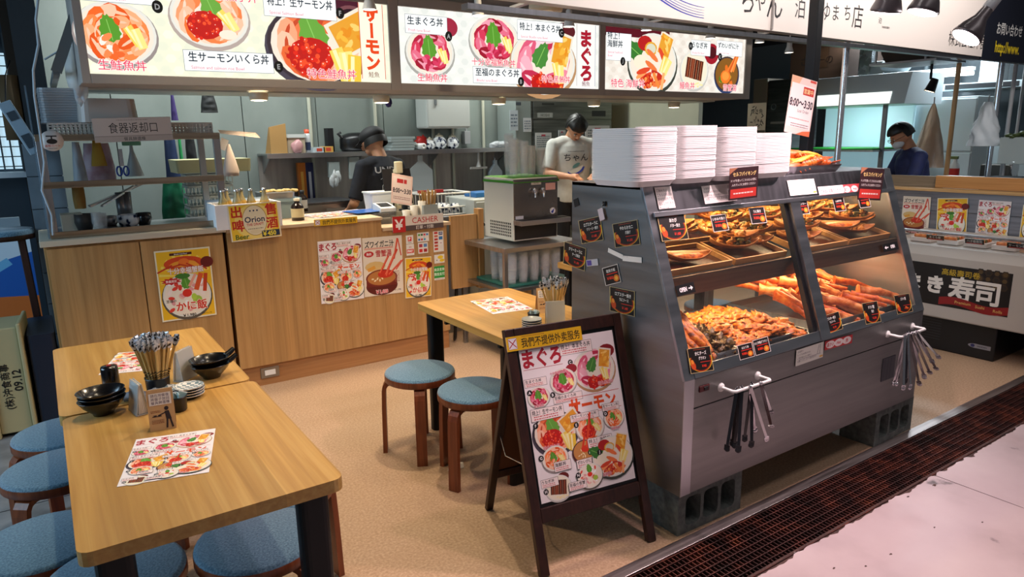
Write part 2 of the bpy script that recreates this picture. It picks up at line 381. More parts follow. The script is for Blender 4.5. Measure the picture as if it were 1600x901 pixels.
        if kind == 'salmon':
            petals(13, .62, .36, .2); petals(9, .35, .32, .17); leaf(-.15, .1, 1.1, 100); eggs(.42, -.05, 1.1, 30, 2)
            for k in range(9): E(rr.uniform(-.35, .25), rr.uniform(-.65, -.1), .16, .1, ('#ff8a50', '#ffb890', '#fff0e4', '#f06a30')[k % 4], 8, rr.uniform(0, 180))
        elif kind in ('roe', 'roebig'):
            petals(13, .62, .36, .2, 0, 360); leaf(.05 if kind == 'roe' else -.1, .25, 1.2, 110, '#6aa840')
            roe(-.15, -.28, .46, 60 if kind == 'roebig' else 34)
            if kind == 'roebig': unibox(.72, .35, .75, .95, -62); eggs(.45, -.45, 1.3, 20, 3)
            else: eggs(.4, -.05, 1., 40, 2); E(.42, -.55, .24, .16, '#f4ead6')
        elif kind == 'tuna':
            petals(12, .6, .36, .2); leaf(-.05, .15, 1.3, 95); eggs(.48, -.1, .95, 25, 2)
            for k in range(10): E(rr.uniform(-.35, .25), rr.uniform(-.72, -.2), .14, .1, ('#d83a60', '#e86a88', '#c02848')[k % 3], 8, rr.uniform(0, 180))
        elif kind == 'tunabig':
            petals(12, .6, .42, .2); leaf(-.1, .2, 1.0, 60, '#4a8a3a'); unibox(.55, .42, .6, .85, -14); roe(-.1, -.62, .3, 26); roe(.35, -.62, .28, 20, ('#f06a20', '#e04818', '#ff9040')); eggs(.4, -.25, .9, 15, 2)
        elif kind == 'sea':
            leaf(-.75, .35, 1.1, 150, '#3a7a30'); E(-.35, .62, .3, .26, '#b82020'); E(-.1, .45, .26, .24, '#e8a830'); E(-.1, .45, .2, .18, '#d8d8c0')
            unibox(.5, .6, .6, .7, -20); E(-.5, 0, .3, .24, '#f4ead0')
            for k in range(12): E(rr.uniform(-.45, .6), rr.uniform(-.7, .25), .3, .1, fish[k % 5], 9, rr.uniform(-60, 40))
            roe(-.2, -.65, .24, 20, ('#f07030', '#f8a050', '#e05020')); eggs(.45, -.05, 1.0, -20, 2); s.rect(x+.15*r, y-.6*r*sq, .5*r, .12*r, '#f08a40', -60); s.rect(x+.42*r, y-.62*r*sq, .5*r, .11*r, '#ffb070', 80)
        elif kind == 'eel':
            for k in range(4): s.rect(x+r*(-.45+.3*k), y+r*(.12-.05*k), .3*r, .95*r, fish[k % 3], -8); s.rect(x+r*(-.45+.3*k), y+r*(.1-.05*k), .06*r, .9*r, '#a85a38', -8); s.rect(x+r*(-.3+.3*k), y+r*(.1-.05*k), .02*r, .95*r, '#f0d0a0', -8)
            for k in range(10): E(rr.uniform(-.2, .6), rr.uniform(-.85, -.62), .07, .05, '#fbe9a0', 6)
        elif kind == 'crab':
            for k in range(10): E(rr.uniform(-.6, .5), rr.uniform(-.6, .4), .2, .14, ('#5a7a20', '#c8a030', '#e87020', '#8a4a18')[k % 4], 8, rr.uniform(0, 180))
            E(-.1, -.15, .42, .38, '#f07a28'); E(-.1, -.1, .3, .25, '#ff9a40')
            for k in range(4): s.rect(x+r*(.35+.13*k), y+r*(.55+.04*k), .13*r, 1.15*r, ('#f08030', '#d85a20', '#ff9a50')[k % 3], -38+5*k)
        elif kind == 'soup':
            for k in range(8): E(rr.uniform(-.6, .1), rr.uniform(-.45, .2), .1, .05, '#f6e6b8', 7, rr.uniform(0, 180))
            E(.2, .2, .45, .3, '#d83a20'); s.rect(x+.1*r, y+.8*r, .16*r, 1.1*r, '#d83a20', -20); s.rect(x+.62*r, y+1.5*r, .17*r, 2.6*r, '#e24a2a', -16); s.rect(x+.9*r, y+1.9*r, .1*r, 1.5*r, '#c82818', 6)
            s.rect(x+.8*r, y+.75*r, .12*r, 1.2*r, '#e8502a', -38); s.rect(x+1.05*r, y+.9*r, .1*r, .9*r, '#c83018', -30)
        elif kind == 'rice':
            for k in range(26): E(rr.uniform(-.7, .7), rr.uniform(-.65, .6), .14, .08, fish[k % 5], 8, rr.uniform(0, 180))
            E(0, .1, .2, .18, '#e03020'); leaf(.0, .55, .9, 100); E(.4, -.25, .2, .2, '#a8c848')
# ================================================================== materials in use
STEEL = steel('stainless', '#a4a6aa', '#b8babe', (2, 60, 2), .30)
STEELD = steel('stainless_dark', '#77787b', '#84858a', (40, 2, 2), .34)
STEELV = steel('stainless_side', '#8b8b8b', '#969696', (2, 2, 30), .38)
CASEM = noisy('case_front_metal', [(.3, '#878685'), (.7, '#93918f')], (2, 40, 40), .40, .8, detail=3)
CHROME = mat('chrome', '#d8d8da', .2, .9)
BLACKM = mat('black_metal', '#0c0d10', .45, .3)
BLACKP = mat('black_plastic', '#101114', .4)
WHITEP = mat('white_plastic', '#e8e8e4', .4)
FOAM = mat('white_foam', '#f4f1f0', .7, sss=.0)
GREYP = mat('grey_plastic', '#9a9c9e', .5)
OAK = wood('counter_oak', '#a47a48', '#b38954', '#bf9661', 'Z', .5)
OAKT = wood('counter_top_oak', '#c7a985', '#d3b894', '#dcc4a4', 'X', .45)
OAKK = wood('kick_oak', '#9a6a40', '#a87748', '#b78655', 'X', .5)
TABLE = wood('table_pine', '#b38443', '#c2944f', '#cfa55f', 'Y', .28, ('X', .075), bump=.05)
LEGW = wood('walnut_leg', '#6a3318', '#824222', '#96512c', 'Z', .4)
DKWOOD = wood('dark_stain', '#24120d', '#331a13', '#3f221a', 'Z', .4)
FELT = noisy('blue_felt', [(.3, '#3c5f76'), (.5, '#55798f'), (.7, '#6f93a6')], (1, 1, 1), .95, 0, nscale=160, detail=4, bump=.4, sheen=.4)
CLEAR = glass('clear_pane', .05)
CUP = glass('clear_cup', .16, (.93, .95, .96))
BAG = mat('translucent_bag', '#c9ced2', .35, alpha=.55)

# ================================================================== the setting
fl = noisy('vinyl_floor', [(.25, '#a08265'), (.5, '#b5977a'), (.75, '#caae90')], (1, 1, 1), .5, 0, nscale=95, detail=8)
b = MB(); b.box(0.0, 9.5, 1.66, 7.5, -.12, 0, fl); struct(b, 'floor')
ft = noisy('grey_tile', [(.3, '#5d6166'), (.7, '#7c8085')], (1, 1, 1), .28, 0, nscale=9, detail=8)
b = MB()
for i in range(4):
    for j in range(5): b.box(-2.4+i*.6+.004, -1.8+i*.6-.004, 1.2+j*1.2+.004, 2.4+j*1.2-.004, -.1, 0, ft)
b.box(-2.4, 0, 1.2, 7.2, -.12, -.006, mat('tile_joint', '#2b2c2e', .9)); struct(b, 'floor_tiles')
# painted walkway with a chipped edge along the grating
def _paint():
    if 'walk_paint' in _M: return _M['walk_paint']
    m = noisy('walk_paint', [(.30, '#5a4b4a'), (.335, '#b8a6a6'), (.5, '#c4b2b2'), (.8, '#cdbdbc')], (1, 1, 1), .38, 0, nscale=3.2, detail=12)
    return m
b = MB(); PNT = _paint(); X = -1.0; top = []
rr = random.Random(3)
while X < 9.4: top.append((X, 1.375+.018*noise.noise(Vector((X*5, 0, 0)))+.02*noise.noise(Vector((X*23, 4, 0))))); X += .02
seams = [3.42, 6.6]
xs = [-1.0]+[3.32, 6.9]+[9.4]
for a, c in zip(xs[:-1], xs[1:]):
    seg = [(a+.003, 1.37)]+[p for p in top if a+.004 < p[0] < c-.004]+[(c-.003, 1.37)]
    b.prism([(a+.003, -2.5), (c-.003, -2.5)]+seg[::-1], -.1, 0.0, PNT, 'Z')
CON = noisy('bare_concrete', [(.3, '#3a2a26'), (.7, '#5c4038')], (1, 1, 1), .8, 0, nscale=30)
b.box(-1, 9.4, -2.5, 1.40, -.12, -.004, CON); struct(b, 'floor_walkway')
# a few chips in the paint
chips = MB()
for i in range(20):
    x, y = rr.uniform(1.6, 5.5), 1.37-abs(rr.gauss(0, .22)); q = rr.uniform(.002, .006)*(1.8 if y > 1.3 else 1)
    chips.prism([(x+q*rr.uniform(.5, 1.4)*math.cos(t*PI/4+.2)*1.6, y+q*rr.uniform(.5, 1.2)*math.sin(t*PI/4+.2)) for t in range(8)], .0002, .0008, CON, 'Z')
struct(chips, 'trim_1')
# drain channel, grating and steel edge
CH = mat('channel_dark', '#0a0706', .8)
b = MB(); b.box(-1, 9.4, 1.36, 1.66, -.22, -.16, CH); b.box(-1, 9.4, 1.64, 1.66, -.2, -.05, CH); b.box(-1, 9.4, 1.33, 1.36, -.2, -.05, CH); struct(b, 'trim_2')
RUST = noisy('rusty_iron', [(.25, '#1c0c0a'), (.5, '#43201a'), (.68, '#6d3626'), (.85, '#94501f')], (1, 1, 1), .7, .35, nscale=14, detail=8)
b = MB()
for k in range(9): y = 1.385+k*.0325; b.box(-.6, 9.2, y-.0022, y+.0022, -.03, 0, RUST)
x = -.6
while x < 9.2: b.box(x-.002, x+.002, 1.37, 1.655, -.024, -.004, RUST); x += .0215
b.thing('drain_grating', 'rusty iron drain grating running along the stall edge beside the pale walkway', 'grating')
b = MB(); b.box(-1, 9.4, 1.652, 1.705, -.03, .003, steel('edge_steel', '#a59a98', '#cfc4c2', (2, 50, 50), .35)); struct(b, 'trim_3', bevel=.0015)
# walls and ceiling
WP = noisy('wall_panel', [(.3, '#737d78'), (.7, '#868f8a')], (1, 1, .6), .45, .1, nscale=2.5, detail=8)
b = MB(); xs = [.10, .55, 1.53, 2.18, 2.84, 3.6, 4.4, 5.3, 5.72]
for a, c in zip(xs[:-1], xs[1:]): b.box(a+.004, c-.004, 6.4, 6.44, 0, 3.0, WP)
b.box(.10, 5.72, 6.42, 6.5, 0, 3, mat('panel_joint', '#2a2e2c', .9)); struct(b, 'wall_back')
WC = noisy('wall_cream', [(.3, '#a9ac98'), (.7, '#b9bba6')], (1, 1, 1), .6, 0, nscale=2)
b = MB(); b.box(5.72, 5.78, 5.0, 6.5, 0, 3, WC); b.box(4.72, 5.72, 6.34, 6.40, 0, 3, WC); struct(b, 'wall_kitchen_right')
GC = noisy('block_grey', [(.3, '#56626b'), (.7, '#6b7780')], (1, 1, 1), .8, 0, nscale=5, detail=8)
b = MB()
for k in range(8): b.box(-.06, .13, 5.2, 5.5, k*.2+.003, k*.2+.197, GC)
b.box(-.055, .125, 5.21, 5.49, 0, 1.62, mat('mortar', '#3c454c', .9)); struct(b, 'wall_left')
DK = mat('dark_void', '#14181d', .8)
b = MB(); b.box(-3.6, 10.5, 9.2, 9.3, 0, 3.2, DK); b.box(-3.6, -3.5, 1, 9.3, 0, 3.2, mat('far_wall', '#2a333c', .8)); struct(b, 'wall_far')
b = MB(); b.box(10.4, 10.5, .5, 9.3, 0, 3.2, mat('shop_wall', '#5c666b', .7)); struct(b, 'wall_right')
b = MB(); b.box(-3.6, 10.5, 1.4, 9.3, 3.0, 3.1, mat('ceiling_dark', '#1a1c20', .9)); struct(b, 'ceiling')

# ================================================================== menu light boxes (soffit housing with downlights)
HOUS = mat('housing_taupe', '#a39b94', .5)
t = thing('menu_lightbox_housing', 'long taupe housing over the counter that frames the three backlit menus', 'sign housing', (2.86, 4.4, 1.89))
b = MB(); b.box(.245, 5.46, 4.215, 4.60, 1.895, 2.62, HOUS)
for a, c in ((.245, .285), (1.925, 1.995), (3.655, 3.715), (5.378, 5.46)): b.box(a, c, 4.185, 4.2145, 1.89, 2.62, HOUS)
for a, c in ((.2855, 1.9245), (1.9955, 3.6545), (3.7155, 5.3775)): b.box(a, c, 4.185, 4.2145, 1.89, 1.9375, HOUS); b.box(a, c, 4.185, 4.2145, 2.4005, 2.46, HOUS)
b.build('frame', t, .003, True)
b = MB(); b.box(.25, 5.46, 4.58, 4.98, 1.885, 1.91, mat('soffit_pale', '#a9b0ac', .35)); b.build('underside_panel', t, .002, True)
def lightbox(x0, x1, z0, z1, label):
    b = MB(); b.box(x0, x1, 4.197, 4.205, z0, z1, mat('diffuser_edge', '#dfe3df', .5))
    g = G(b, Matrix(((1, 0, 0, x0), (0, 0, -1, 4.197), (0, 1, 0, z0), (0, 0, 0, 1))), lambda c: lit(c, 1.12))
    return b, g, x1-x0, z1-z0
def title(g, x, y, w, h, jp, en, letter=None, lx=0, ly=0, size=.05, lines=None):
    g.box(x, y, w, h, '#fbfdfa', '#5a6a78', .002)
    js = lines or [jp]; n = len(js)
    for i, s in enumerate(js): g.text(s, x-w*.45, y+h*.18+(n-1-i)*size*1.15-(n-1)*size*.3, size, '#14283c', .022, 'l', .93, fit=w*.9)
    for i, s in enumerate(en): g.text(s, x-w*.43, y-h*.33+(len(en)-1-i)*size*.5, size*.42, '#e0688c', .0, 'l', fit=w*.86)
    if letter: ball(g, letter, lx, ly)
def ball(g, ch, x, y, r=.032):
    g.ell(x, y, r*.82, r, '#111111', 20); g.text(ch, x, y, r*1.1, '#9a9a9a', .03, 'm', .9)
PINKT = '#e84a68'
# --- salmon panel
b, g, W, Hh = lightbox(.285, 1.925, 1.938, 2.40, '')
g.rect(W/2, Hh/2, W, Hh, '#f2f2d8')
for i in range(26):
    for j in range(8): g.ell(.03+i*.064+(j % 2)*.032, .03+j*.06, .028, .024, '#eceed6' if (i+j) % 2 else '#f6f4e2', 6)
g.rect(1.36, .40, .36, .14, '#4a1c2c'); g.ell(1.40, .37, .1, .07, '#7a4a50'); g.ell(1.40, .375, .07, .045, '#2a1420')
g.bowl(.14, .20, .185, 'salmon', 5, .86); g.bowl(.60, .315, .2, 'roe', 8, .8); g.bowl(1.19, .20, .30, 'roebig', 3, .78)
title(g, .17, .405, .34, .11, '生サーモン丼', ['Fresh salmon Bowl'], 'D', .345, .345, .05)
title(g, .68, .085, .47, .105, '生サーモンいくら丼', ['Salmon and salmon roe Bowl'], 'E', .945, .07, .05)
title(g, 1.10, .405, .42, .12, '特上！生サーモン丼', ['Special Salmon Bowl'], 'F', 1.335, .39, .05)
g.text('生鮭魚丼', .15, .045, .05, PINKT, .012, 'c', halo='#fff6f0'); g.text('生鮭魚子丼', .72, .43, .05, PINKT, .012, 'c', halo='#fff6f0')
g.text('特色鮭魚丼', 1.26, .04, .055, PINKT, .012, 'c', halo='#fff6f0')
g.rect(1.53, .24, .155, .50, '#f4f4de'); g.rect(1.452, .24, .004, .44, '#d85030'); g.rect(1.607, .24, .004, .44, '#d85030')
g.text('サーモン', 1.53, .40, .088, '#e8481c', .05, vert=True); g.text('鮭魚', 1.53, .045, .033, '#8a4a3a', .0, 'c')
b.thing('backlit_menu_panel', 'backlit salmon bowl menu panel with big orange katakana, above the dish return rack', 'menu board', 'backlit menu panels')
# --- tuna panel
b, g, W, Hh = lightbox(1.995, 3.655, 1.938, 2.40, '')
g.rect(W/2, Hh/2, W, Hh, '#f0f1ea')
for i in range(26):
    for j in range(8): g.ell(.03+i*.064+(j % 2)*.032, .03+j*.06, .028, .024, '#e6e9e2' if (i+j) % 2 else '#f5f5ee', 6)
g.ell(.36, .36, .07, .06, '#a02840'); g.ell(1.33, .40, .1, .06, '#5a1c22')
g.bowl(.22, .20, .175, 'tuna', 2, .86); g.bowl(.72, .30, .2, 'tuna', 11, .82); g.bowl(1.14, .17, .29, 'tunabig', 4, .78)
title(g, .20, .365, .30, .11, '生まぐろ丼', ['Fresh tuna Bowl'], 'A', .36, .305, .05)
title(g, .74, .07, .40, .105, '至福のまぐろ丼', ['Blissful tuna Bowl'], 'B', .935, .035, .05)
title(g, 1.11, .385, .40, .13, '特上！本まぐろ丼', ['Special Bluefin tuna Bowl'], 'C', 1.30, .385, .05)
g.text('生鮪魚丼', .23, .04, .05, PINKT, .012, 'c', halo='#fff6f0'); g.text('十分幸福鮪魚丼', .71, .155, .046, PINKT, .012, 'c', halo='#fff6f0'); g.text('特色黑鮪丼', 1.25, .06, .048, PINKT, .012, 'c', halo='#fff6f0')
g.rect(1.535, .23, .19, .48, '#f4f3ee'); g.rect(1.445, .24, .003, .44, '#8a7a7a'); g.rect(1.625, .24, .003, .44, '#5a6a98')
g.text('まぐろ', 1.535, .36, .115, '#a8182c', .05, vert=True); g.text('鮪魚', 1.535, .035, .036, '#8a4a5a', .0, 'c')
b.thing('backlit_menu_panel', 'backlit tuna bowl menu panel with big crimson hiragana, middle of the three panels', 'menu board', 'backlit menu panels')
# --- seafood panel
b, g, W, Hh = lightbox(3.715, 5.378, 1.938, 2.40, '')
g.rect(W/2, Hh/2, W, Hh, '#efe6da')
for i in range(26):
    for j in range(8): g.ell(.03+i*.064+(j % 2)*.032, .03+j*.06, .028, .024, '#e6dccf' if (i+j) % 2 else '#f6efe4', 6)
g.rect(.35, .44, .7, .08, '#5a1420'); g.ell(1.22, .32, .09, .085, '#a01828'); g.ell(1.22, .33, .06, .05, '#501018')
g.bowl(.52, .22, .27, 'sea', 6, .85); g.bowl(1.01, .18, .17, 'eel', 3, .95); g.bowl(1.43, .16, .16, 'crab', 9, .95)
title(g, .145, .32, .26, .20, '', ['Special Seafood', 'Bowl'], 'J', .19, .215, .052, ['特上！', '海鮮丼'])
title(g, 1.08, .36, .24, .12, 'うなぎ丼', ['Broiled Eel Bowl'], 'H', .955, .37, .048)
title(g, 1.45, .375, .34, .12, 'ずわいがに汁', ['Snow Crab Soup'], 'K', 1.33, .30, .045)
g.text('特色 海鮮丼', .25, .05, .062, PINKT, .012, 'c', halo='#fff6f0'); g.text('鰻魚丼', .93, .05, .056, PINKT, .012, 'c', halo='#fff6f0'); g.text('雪蟹湯', 1.48, .045, .056, PINKT, .012, 'c', halo='#fff6f0')
b.thing('backlit_menu_panel', 'backlit seafood, eel and crab soup menu panel, the one next to the dark doorway', 'menu board', 'backlit menu panels')
# recessed downlights under the housing
DLG = mat('downlight_glow', '#fff0d0', .5, emit=9., ecol=(1, .86, .62))
for i, (x, y, z, lb) in enumerate(((1.20, 4.57, 1.885, 'over the beer box'), (2.06, 4.66, 1.885, 'over the black-shirted cook'), (3.02, 4.63, 1.885, 'beside the wall heater end of the housing'), (4.08, 4.74, 1.885, 'above the cup tower'), (5.14, 4.8, 1.885, 'above the foam tray stacks'))):
    t = thing('downlight', 'round cream downlight under the menu housing, '+lb, 'light', (x, y, z), 0, 'downlights under the menu housing')
    b = MB(); b.lathe([(.055, 0), (.058, -.005), (.055, -.04), (.048, -.045)], mat('cream_ring', '#d8cdb4', .4)); b.build('housing', t)
    b = MB(); b.lathe([(.048, -.046), (.03, -.05), (.001, -.052)], DLG); b.build('lens', t)
    l = _light('downlight_lamp', 'SPOT', (x, y, z-.06), 26, WARM, spot_size=R(120), spot_blend=.7, shadow_soft_size=.045, aim=(x, y, 0)); l.parent = t; l.location = (0, 0, -.06)
# little spot lamps on arms in front of the boxes
for i, (u, v, lb) in enumerate(((577, 8, 'orange katakana'), (747, 18, 'tuna bowls'), (889, 36, 'crimson hiragana'), (1010, 42, 'seafood bowl'), (1110, 55, 'eel bowl'), (1187, 62, 'black doorway'), (1233, 78, 'stacked brown cartons'))):
    p = PY(u, v, 3.95 if i < 5 else 4.1)
    t = thing('clip_spotlight', 'small white spotlight aimed at the %s' % lb if i < 5 else 'small white spotlight hanging before the %s' % lb, 'light', p, 0, 'small spotlights along the menus')
    b = MB(); b.lathe([(.012, .09), (.022, .08), (.024, .03), (.038, -.01), (.04, -.025)], WHITEP, n=14); b.build('shade', t)
    b = MB(); b.lathe([(.036, -.02), (.02, -.024), (.001, -.025)], mat('spot_glow', '#fff4e0', .5, emit=6., ecol=(1, .93, .8)), n=14); b.build('bulb', t)
    b = MB(); b.tube([(0, 0, .085), (0, 0, .16), (0, .1, .22), (0, .3, .3)], .006, WHITEP, 6); b.cyl((0, .3, .3), (0, .3, 1.0-(p.z-2)), .006, WHITEP, 6); b.build('arm', t)

# ================================================================== fascia sign over the stall front
t = thing('fascia_sign', 'long white shop fascia with black brush lettering and a blue wave stroke', 'sign', (4, 2.5, 2.1))
FX0, FX1 = 1.50, 5.93
b = MB(); z0a = 2.15
b.add([(FX0, 2.5, 2.150), (FX1, 2.5, 2.118), (FX1, 2.5, 2.9), (FX0, 2.5, 2.9), (FX0, 2.56, 2.150), (FX1, 2.56, 2.118), (FX1, 2.56, 2.9), (FX0, 2.56, 2.9)],
      [(0, 1, 2, 3), (5, 4, 7, 6), (0, 4, 5, 1), (1, 5, 6, 2), (2, 6, 7, 3), (3, 7, 4, 0)], mat('fascia_white', '#ded4cc', .45))
g = G(b, Matrix(((1, 0, 0, 0), (0, 0, -1, 2.5), (0, 1, 0, 0), (0, 0, 0, 1))))
BLU = '#23309c'
for k, (dz, wd) in enumerate(((0, .012), (.012, .008), (.024, .006), (.05, .01), (.036, .004))):   # wave strokes
    pts = []; n = 16
    for i in range(n+1): x = 2.25+.62*i/n; z = 2.16+dz+.24*(1-i/n)**2; pts.append((x, z+wd*.5*(1-i/n+.2)))
    for i in range(n, -1, -1): x = 2.25+.62*i/n; z = 2.16+dz+.24*(1-i/n)**2; pts.append((x, z-wd*.5*(1-i/n+.2)))
    g.poly(pts, BLU)
def PF(u, v): p = PY(u, v, 2.5); return p.x, p.z
INK = '#1c1a1c'
for ch, u, v, h in (('ち', 1168, -2, .15), ('ゃ', 1188, 2, .12), ('ん', 1211, 6, .16), ('泊', 1250, 12, .11), ('い', 1272, 12, .08), ('ゆ', 1291, 18, .10), ('ま', 1306, 20, .09), ('ち', 1324, 20, .09), ('店', 1340, 26, .13)):
    x, z = PF(u, v); g.text(ch, x, z, h, INK, .0, 'm', .85)
for u, v, s, h in ((1375, 32, '泊', .035), (1384, 43, '沖縄県那覇市', .014)): x, z = PF(u, v); g.text(s, x, z, h, INK, 0, 'm')
x, z = PF(1496, 62); g.text('株式会社沖食', x-.13, z+.0, .095, INK, .0, 'l', .9)
b.build('sign_panel', t, world=True)
b = MB(); x = PF(1206, 20)[0]; b.box(x-.006, x+.006, 2.49, 2.5, 2.14, 2.9, mat('joint_grey', '#8b8480', .5)); b.build('joint_strip', t, world=True)
b = MB(); b.box(FX0, 5.92, 2.51, 2.56, 2.095, 2.117, STEELD); b.build('bottom_flange', t, world=True)
b = MB(); b.box(5.93, 7.6, 2.5, 2.55, 2.10, 2.9, mat('sign_navy', '#0e1220', .5))
g = G(b, Matrix(((1, 0, 0, 0), (0, 0, -1, 2.5), (0, 1, 0, 0), (0, 0, 0, 1))))
x, z = PF(1558, 44); g.text('お問い合わせ', x, z, .085, '#d8d8d4', .01, 'l', .8); x, z = PF(1555, 72); g.text('http://www.', x, z, .10, '#e8cc20', .02, 'l', .8)
b.thing('dark_web_sign', 'navy sign with a yellow web address joining the white fascia', 'sign')
# sloping strut left of fascia
b = MB(); b.bar(PY(800, 12, 3.2), PY(880, -14, 2.6), .03, .012, mat('strut_grey', '#a8aaac', .4, .6)); b.bar(PY(1008, 36, 3.9), PY(1055, 26, 2.62), .012, .012, WHITEP)
b.bar(PY(1178, 55, 4.0), PY(1215, 48, 2.6), .01, .01, WHITEP); struct(b, 'trim_4')
t = thing('ceiling_speaker', 'round cream ceiling fixture behind the fascia, above the tuna menu', 'fixture', PY(853, 18, 3.6))
b = MB(); b.lathe([(.001, .0), (.10, .0), (.105, .02), (.1, .13), (.001, .14)], mat('cream_fix', '#b8ad92', .5)); b.build('drum', t)
b = MB(); b.lathe([(.001, -.001), (.03, -.002), (.045, 0)], WHITEP); b.build('centre_cap', t)

# ================================================================== stands and poles
b = MB(); p = PY(1310, 225, 2.62); b.cyl((p.x, 2.62, 0), (p.x, 2.62, 2.99), .019, CHROME, 16); b.thing('support_pole', 'polished steel pole rising behind the food case to the fascia', 'pole')
p = PY(1478, 275, 3.3); b = MB(); b.cyl((p.x, 3.3, 0), (p.x, 3.3, 2.9), .022, wood('pole_wood', '#a87c4c', '#bb9060', '#c79f70', 'Z'), 14); b.thing('wooden_pole', 'round wooden pole in front of the navy-shirted cook\'s counter', 'pole')
b = MB(); p = PY(1268, 120, 2.3); b.cbox((p.x, 2.3, 2.14), (.055, .055, 1.48), BLACKM); b.thing('black_post', 'square black post standing on the food case behind the pink time card', 'pole', bevel=.004)

# heat lamps over the food case
def heat_lamp(p, tilt, label, e):
    t = thing('heat_lamp', label, 'lamp', p, 0, 'heat lamps over the food case')
    M = Euler(tilt).to_matrix().to_4x4()
    b = MB(); b.M = M; b.lathe([(.018, .13), (.022, .125), (.028, .08), (.05, .035), (.0615, .0), (.0625, -.008), (.058, -.012)], mat('lamp_glass', '#3c3436', .3), n=24); b.build('reflector_bulb', t)
    b = MB(); b.M = M; b.lathe([(.057, -.0125), (.035, -.019), (.001, -.021)], mat('heat_glow', '#ffd8d8', .4, emit=22., ecol=(1, .88, .9)), n=24); b.build('lens', t)
    b = MB(); b.M = M; b.lathe([(.02, .125), (.024, .13), (.024, .20), (.001, .205)], GREYP, n=14); b.tube([(0, 0, .2), (0, .0, .26)], .008, GREYP, 6); b.build('socket', t)
    l = _light('heat_lamp_light', 'SPOT', (0, 0, 0), e, PINK, spot_size=R(125), spot_blend=.8, shadow_soft_size=.05); l.parent = t
    l.location = M @ Vector((0, 0, -.04)); l.rotation_euler = tilt
LP = ((PD(1385, 14, 2.95), (R(14), R(-6), 0), 'pink heat lamp with a dark reflector, over the shop seal on the fascia', 18), (PD(1443, 15, 2.9), (R(10), R(12), 0), 'pink heat lamp between its two neighbours on the white fascia', 16),
      (PD(1512, 55, 2.95), (R(18), R(30), 0), 'tilted pink heat lamp hanging lowest, over the company name', 16), (Vector((2.42, 1.66, 2.38)), (R(14), 0, 0), 'pink heat lamp above the foam tray stacks', 105), (Vector((2.0, 1.5, 2.42)), (R(-8), R(18), 0), 'pink heat lamp above the menu easel', 48))
for a in LP: heat_lamp(*a)
b = MB(); b.bar((1.5, 1.62, 2.62), (7, 1.62, 2.62), .03, .02, GREYP); b.cyl((1.9, 1.62, 2.62), (1.9, 1.62, 3.0), .01, GREYP, 8); b.cyl((6.5, 1.62, 2.62), (6.5, 1.62, 3.0), .01, GREYP, 8)
b.thing('lamp_track', 'grey track above the stall front that feeds the heat lamps', 'lamp track')
# ================================================================== printed sheets reused in several sizes
def fire_card(g, w, h, jp, jp2=None, price='￥1,480', dx=0, dy=0):
    """black dish card with a fiery arc"""
    x, y = dx+w/2, dy+h/2; g.rect(x, y, w, h, '#d9c08a'); g.rect(x, y, w*.965, h*.97, '#17100e')
    for k, (r, c) in enumerate(((.49, '#d8c020'), (.465, '#c85a14'), (.44, '#7a1c0c'), (.40, '#17100e'))): g.ell(x+w*.01, y-h*.02, w*r, h*min(r, .47), c, 26)
    g.rect(x, y+h*.30, w*.95, h*.34, '#17100e')
    g.ell(x-w*.34, y-h*.2, w*.1, h*.18, '#c8481a', 9, 20); g.ell(x-w*.36, y-h*.05, w*.06, h*.1, '#e88a30', 8, 30)
    g.text(jp, x+w*.04, y+h*.26, h*.15, '#f4f0ea', .02, 'c', .8)
    if jp2: g.text(jp2, x+w*.08, y+h*.06, h*.13, '#f4f0ea', .02, 'c', .75)
    g.fine(x, y+h*.42, w*.5, h*.05, '#b0492a', 1, 3); g.rect(x+w*.2, y-h*.1, w*.45, h*.02, '#e03020'); g.text(price, x+w*.12, y-h*.26, h*.13, '#e8301c', .02, 'c', .75)
